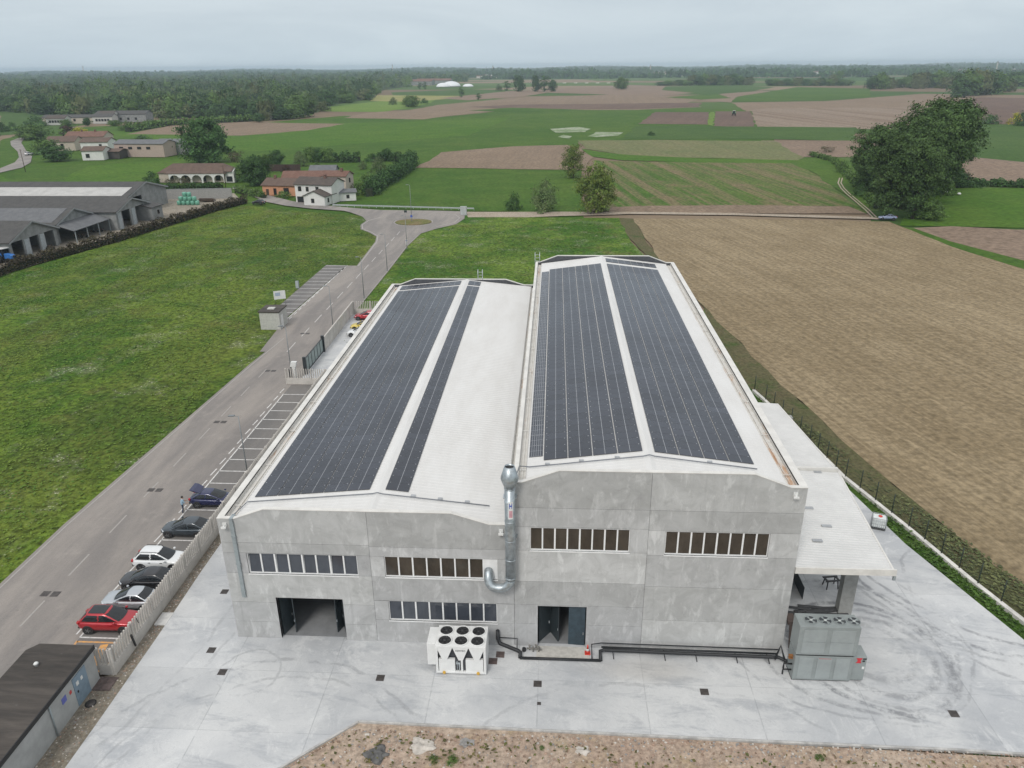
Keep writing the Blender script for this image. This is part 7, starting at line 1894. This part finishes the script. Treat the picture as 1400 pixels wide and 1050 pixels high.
# utility poles
for u, v, h, lb in ((153, 222, 0, ''),):
    pass
for u, v, h, lb in ((35, 235, 9, 'thin wooden utility pole beside the far left road'), (309, 258, 8, 'thin grey pole at the end of the silage wall')):
    x, y = at(u, v, -.1); t = empty('utility_pole', (x, y, -.1), 0, lb, 'pole'); m = MB(); m.tube([(0, 0, 0), (0, 0, h)], [.14, .09], n=7); m.build('pole', DARKW, t); m = MB(); m.bar((-.6, 0, h-.4), (.6, 0, h-.4), .1, .1); m.build('cross_arm', DARKW, t)
# white birds / bags on the pasture
for u, v, lb in ((1293, 263, 'left one of the small white bags on the green pasture'), (1311, 266, 'largest white bag on the green pasture'), (1299, 260, 'small white bag at the back of the green pasture')):
    x, y = at(u, v, -.1); o = MB().lathe([(.001, 0), (.5, .05), (.62, .3), (.4, .6), (.001, .7)], n=12).build('white_bag', WHITEP, None); o.location = (x, y, -.15); tag(o, lb, 'bag')
# ------------------------------------------------------------------ light, sky, air
SUN_EL, SUN_AZ = R(48), R(200)          # azimuth measured from +Y towards +X
sd = bpy.data.lights.new('sun', 'SUN'); sd.energy = 1.45; sd.angle = R(16); sd.color = (1.0, .97, .92)
so = bpy.data.objects.new('sun', sd); COL.objects.link(so)
dirv = Vector((math.sin(SUN_AZ)*math.cos(SUN_EL), math.cos(SUN_AZ)*math.cos(SUN_EL), math.sin(SUN_EL)))
so.rotation_euler = dirv.to_track_quat('Z', 'Y').to_euler()
world = bpy.data.worlds.new('World'); scene.world = world; world.use_nodes = True
nt = world.node_tree; N = NT(nt); bg = nt.nodes['Background']
sky = N.n('ShaderNodeTexSky', sky_type='NISHITA'); sky.sun_disc = False; sky.sun_elevation = SUN_EL; sky.sun_rotation = SUN_AZ; sky.dust_density = 3.0; sky.air_density = 1.0
g = N.n('ShaderNodeTexCoord').outputs['Generated']
sep = N.n('ShaderNodeSeparateXYZ'); N.link(g, sep.inputs[0])
zz = N.math('MAXIMUM', sep.outputs[2], 0.0)
# overcast layer: pale grey, a little bluer and darker at the horizon
up = N.ramp(zz, 0.0, .09)
cloud = N.col(up, (6.15, 7.15, 7.80), (6.05, 6.80, 7.35))
cl2 = N.ramp(zz, .10, .8)
cloud = N.col(cl2, cloud, (9.3, 9.4, 9.5))
nz = N.ramp(N.noise(N.scaled(g, (2.0, 2.0, 11)), 1.0, 7, .62, .6), .3, .7)
cloud = N.col(1.0, cloud, N.col(nz, (.90, .915, .935), (1.06, 1.055, 1.05)), 'MULTIPLY')
mixd = N.col(.88, sky.outputs[0], cloud)
N.link(mixd, bg.inputs['Color']); bg.inputs['Strength'].default_value = .10
# the air
hm = bpy.data.materials.new('haze'); hm.use_nodes = True; hn = hm.node_tree
for nd in list(hn.nodes):
    if nd.bl_idname == 'ShaderNodeBsdfPrincipled': hn.nodes.remove(nd)
pv = hn.nodes.new('ShaderNodeVolumePrincipled'); pv.inputs['Color'].default_value = (.70, .83, .97, 1); pv.inputs['Density'].default_value = .00013; pv.inputs['Anisotropy'].default_value = .2
hn.links.new(pv.outputs[0], [n for n in hn.nodes if n.bl_idname == 'ShaderNodeOutputMaterial'][0].inputs['Volume'])
o = MB().box(-S-200, S+200, -600, S+200, -1.4, 56).build('haze', hm, None); o['kind'] = 'stuff'
scene.view_settings.view_transform = 'Standard'; scene.view_settings.look = 'None'; scene.view_settings.exposure = .1; scene.view_settings.gamma = 1
scene.cycles.volume_bounces = 1
scene.cycles.max_bounces = 6; scene.cycles.diffuse_bounces = 3; scene.cycles.glossy_bounces = 3
scene.cycles.use_denoising = True
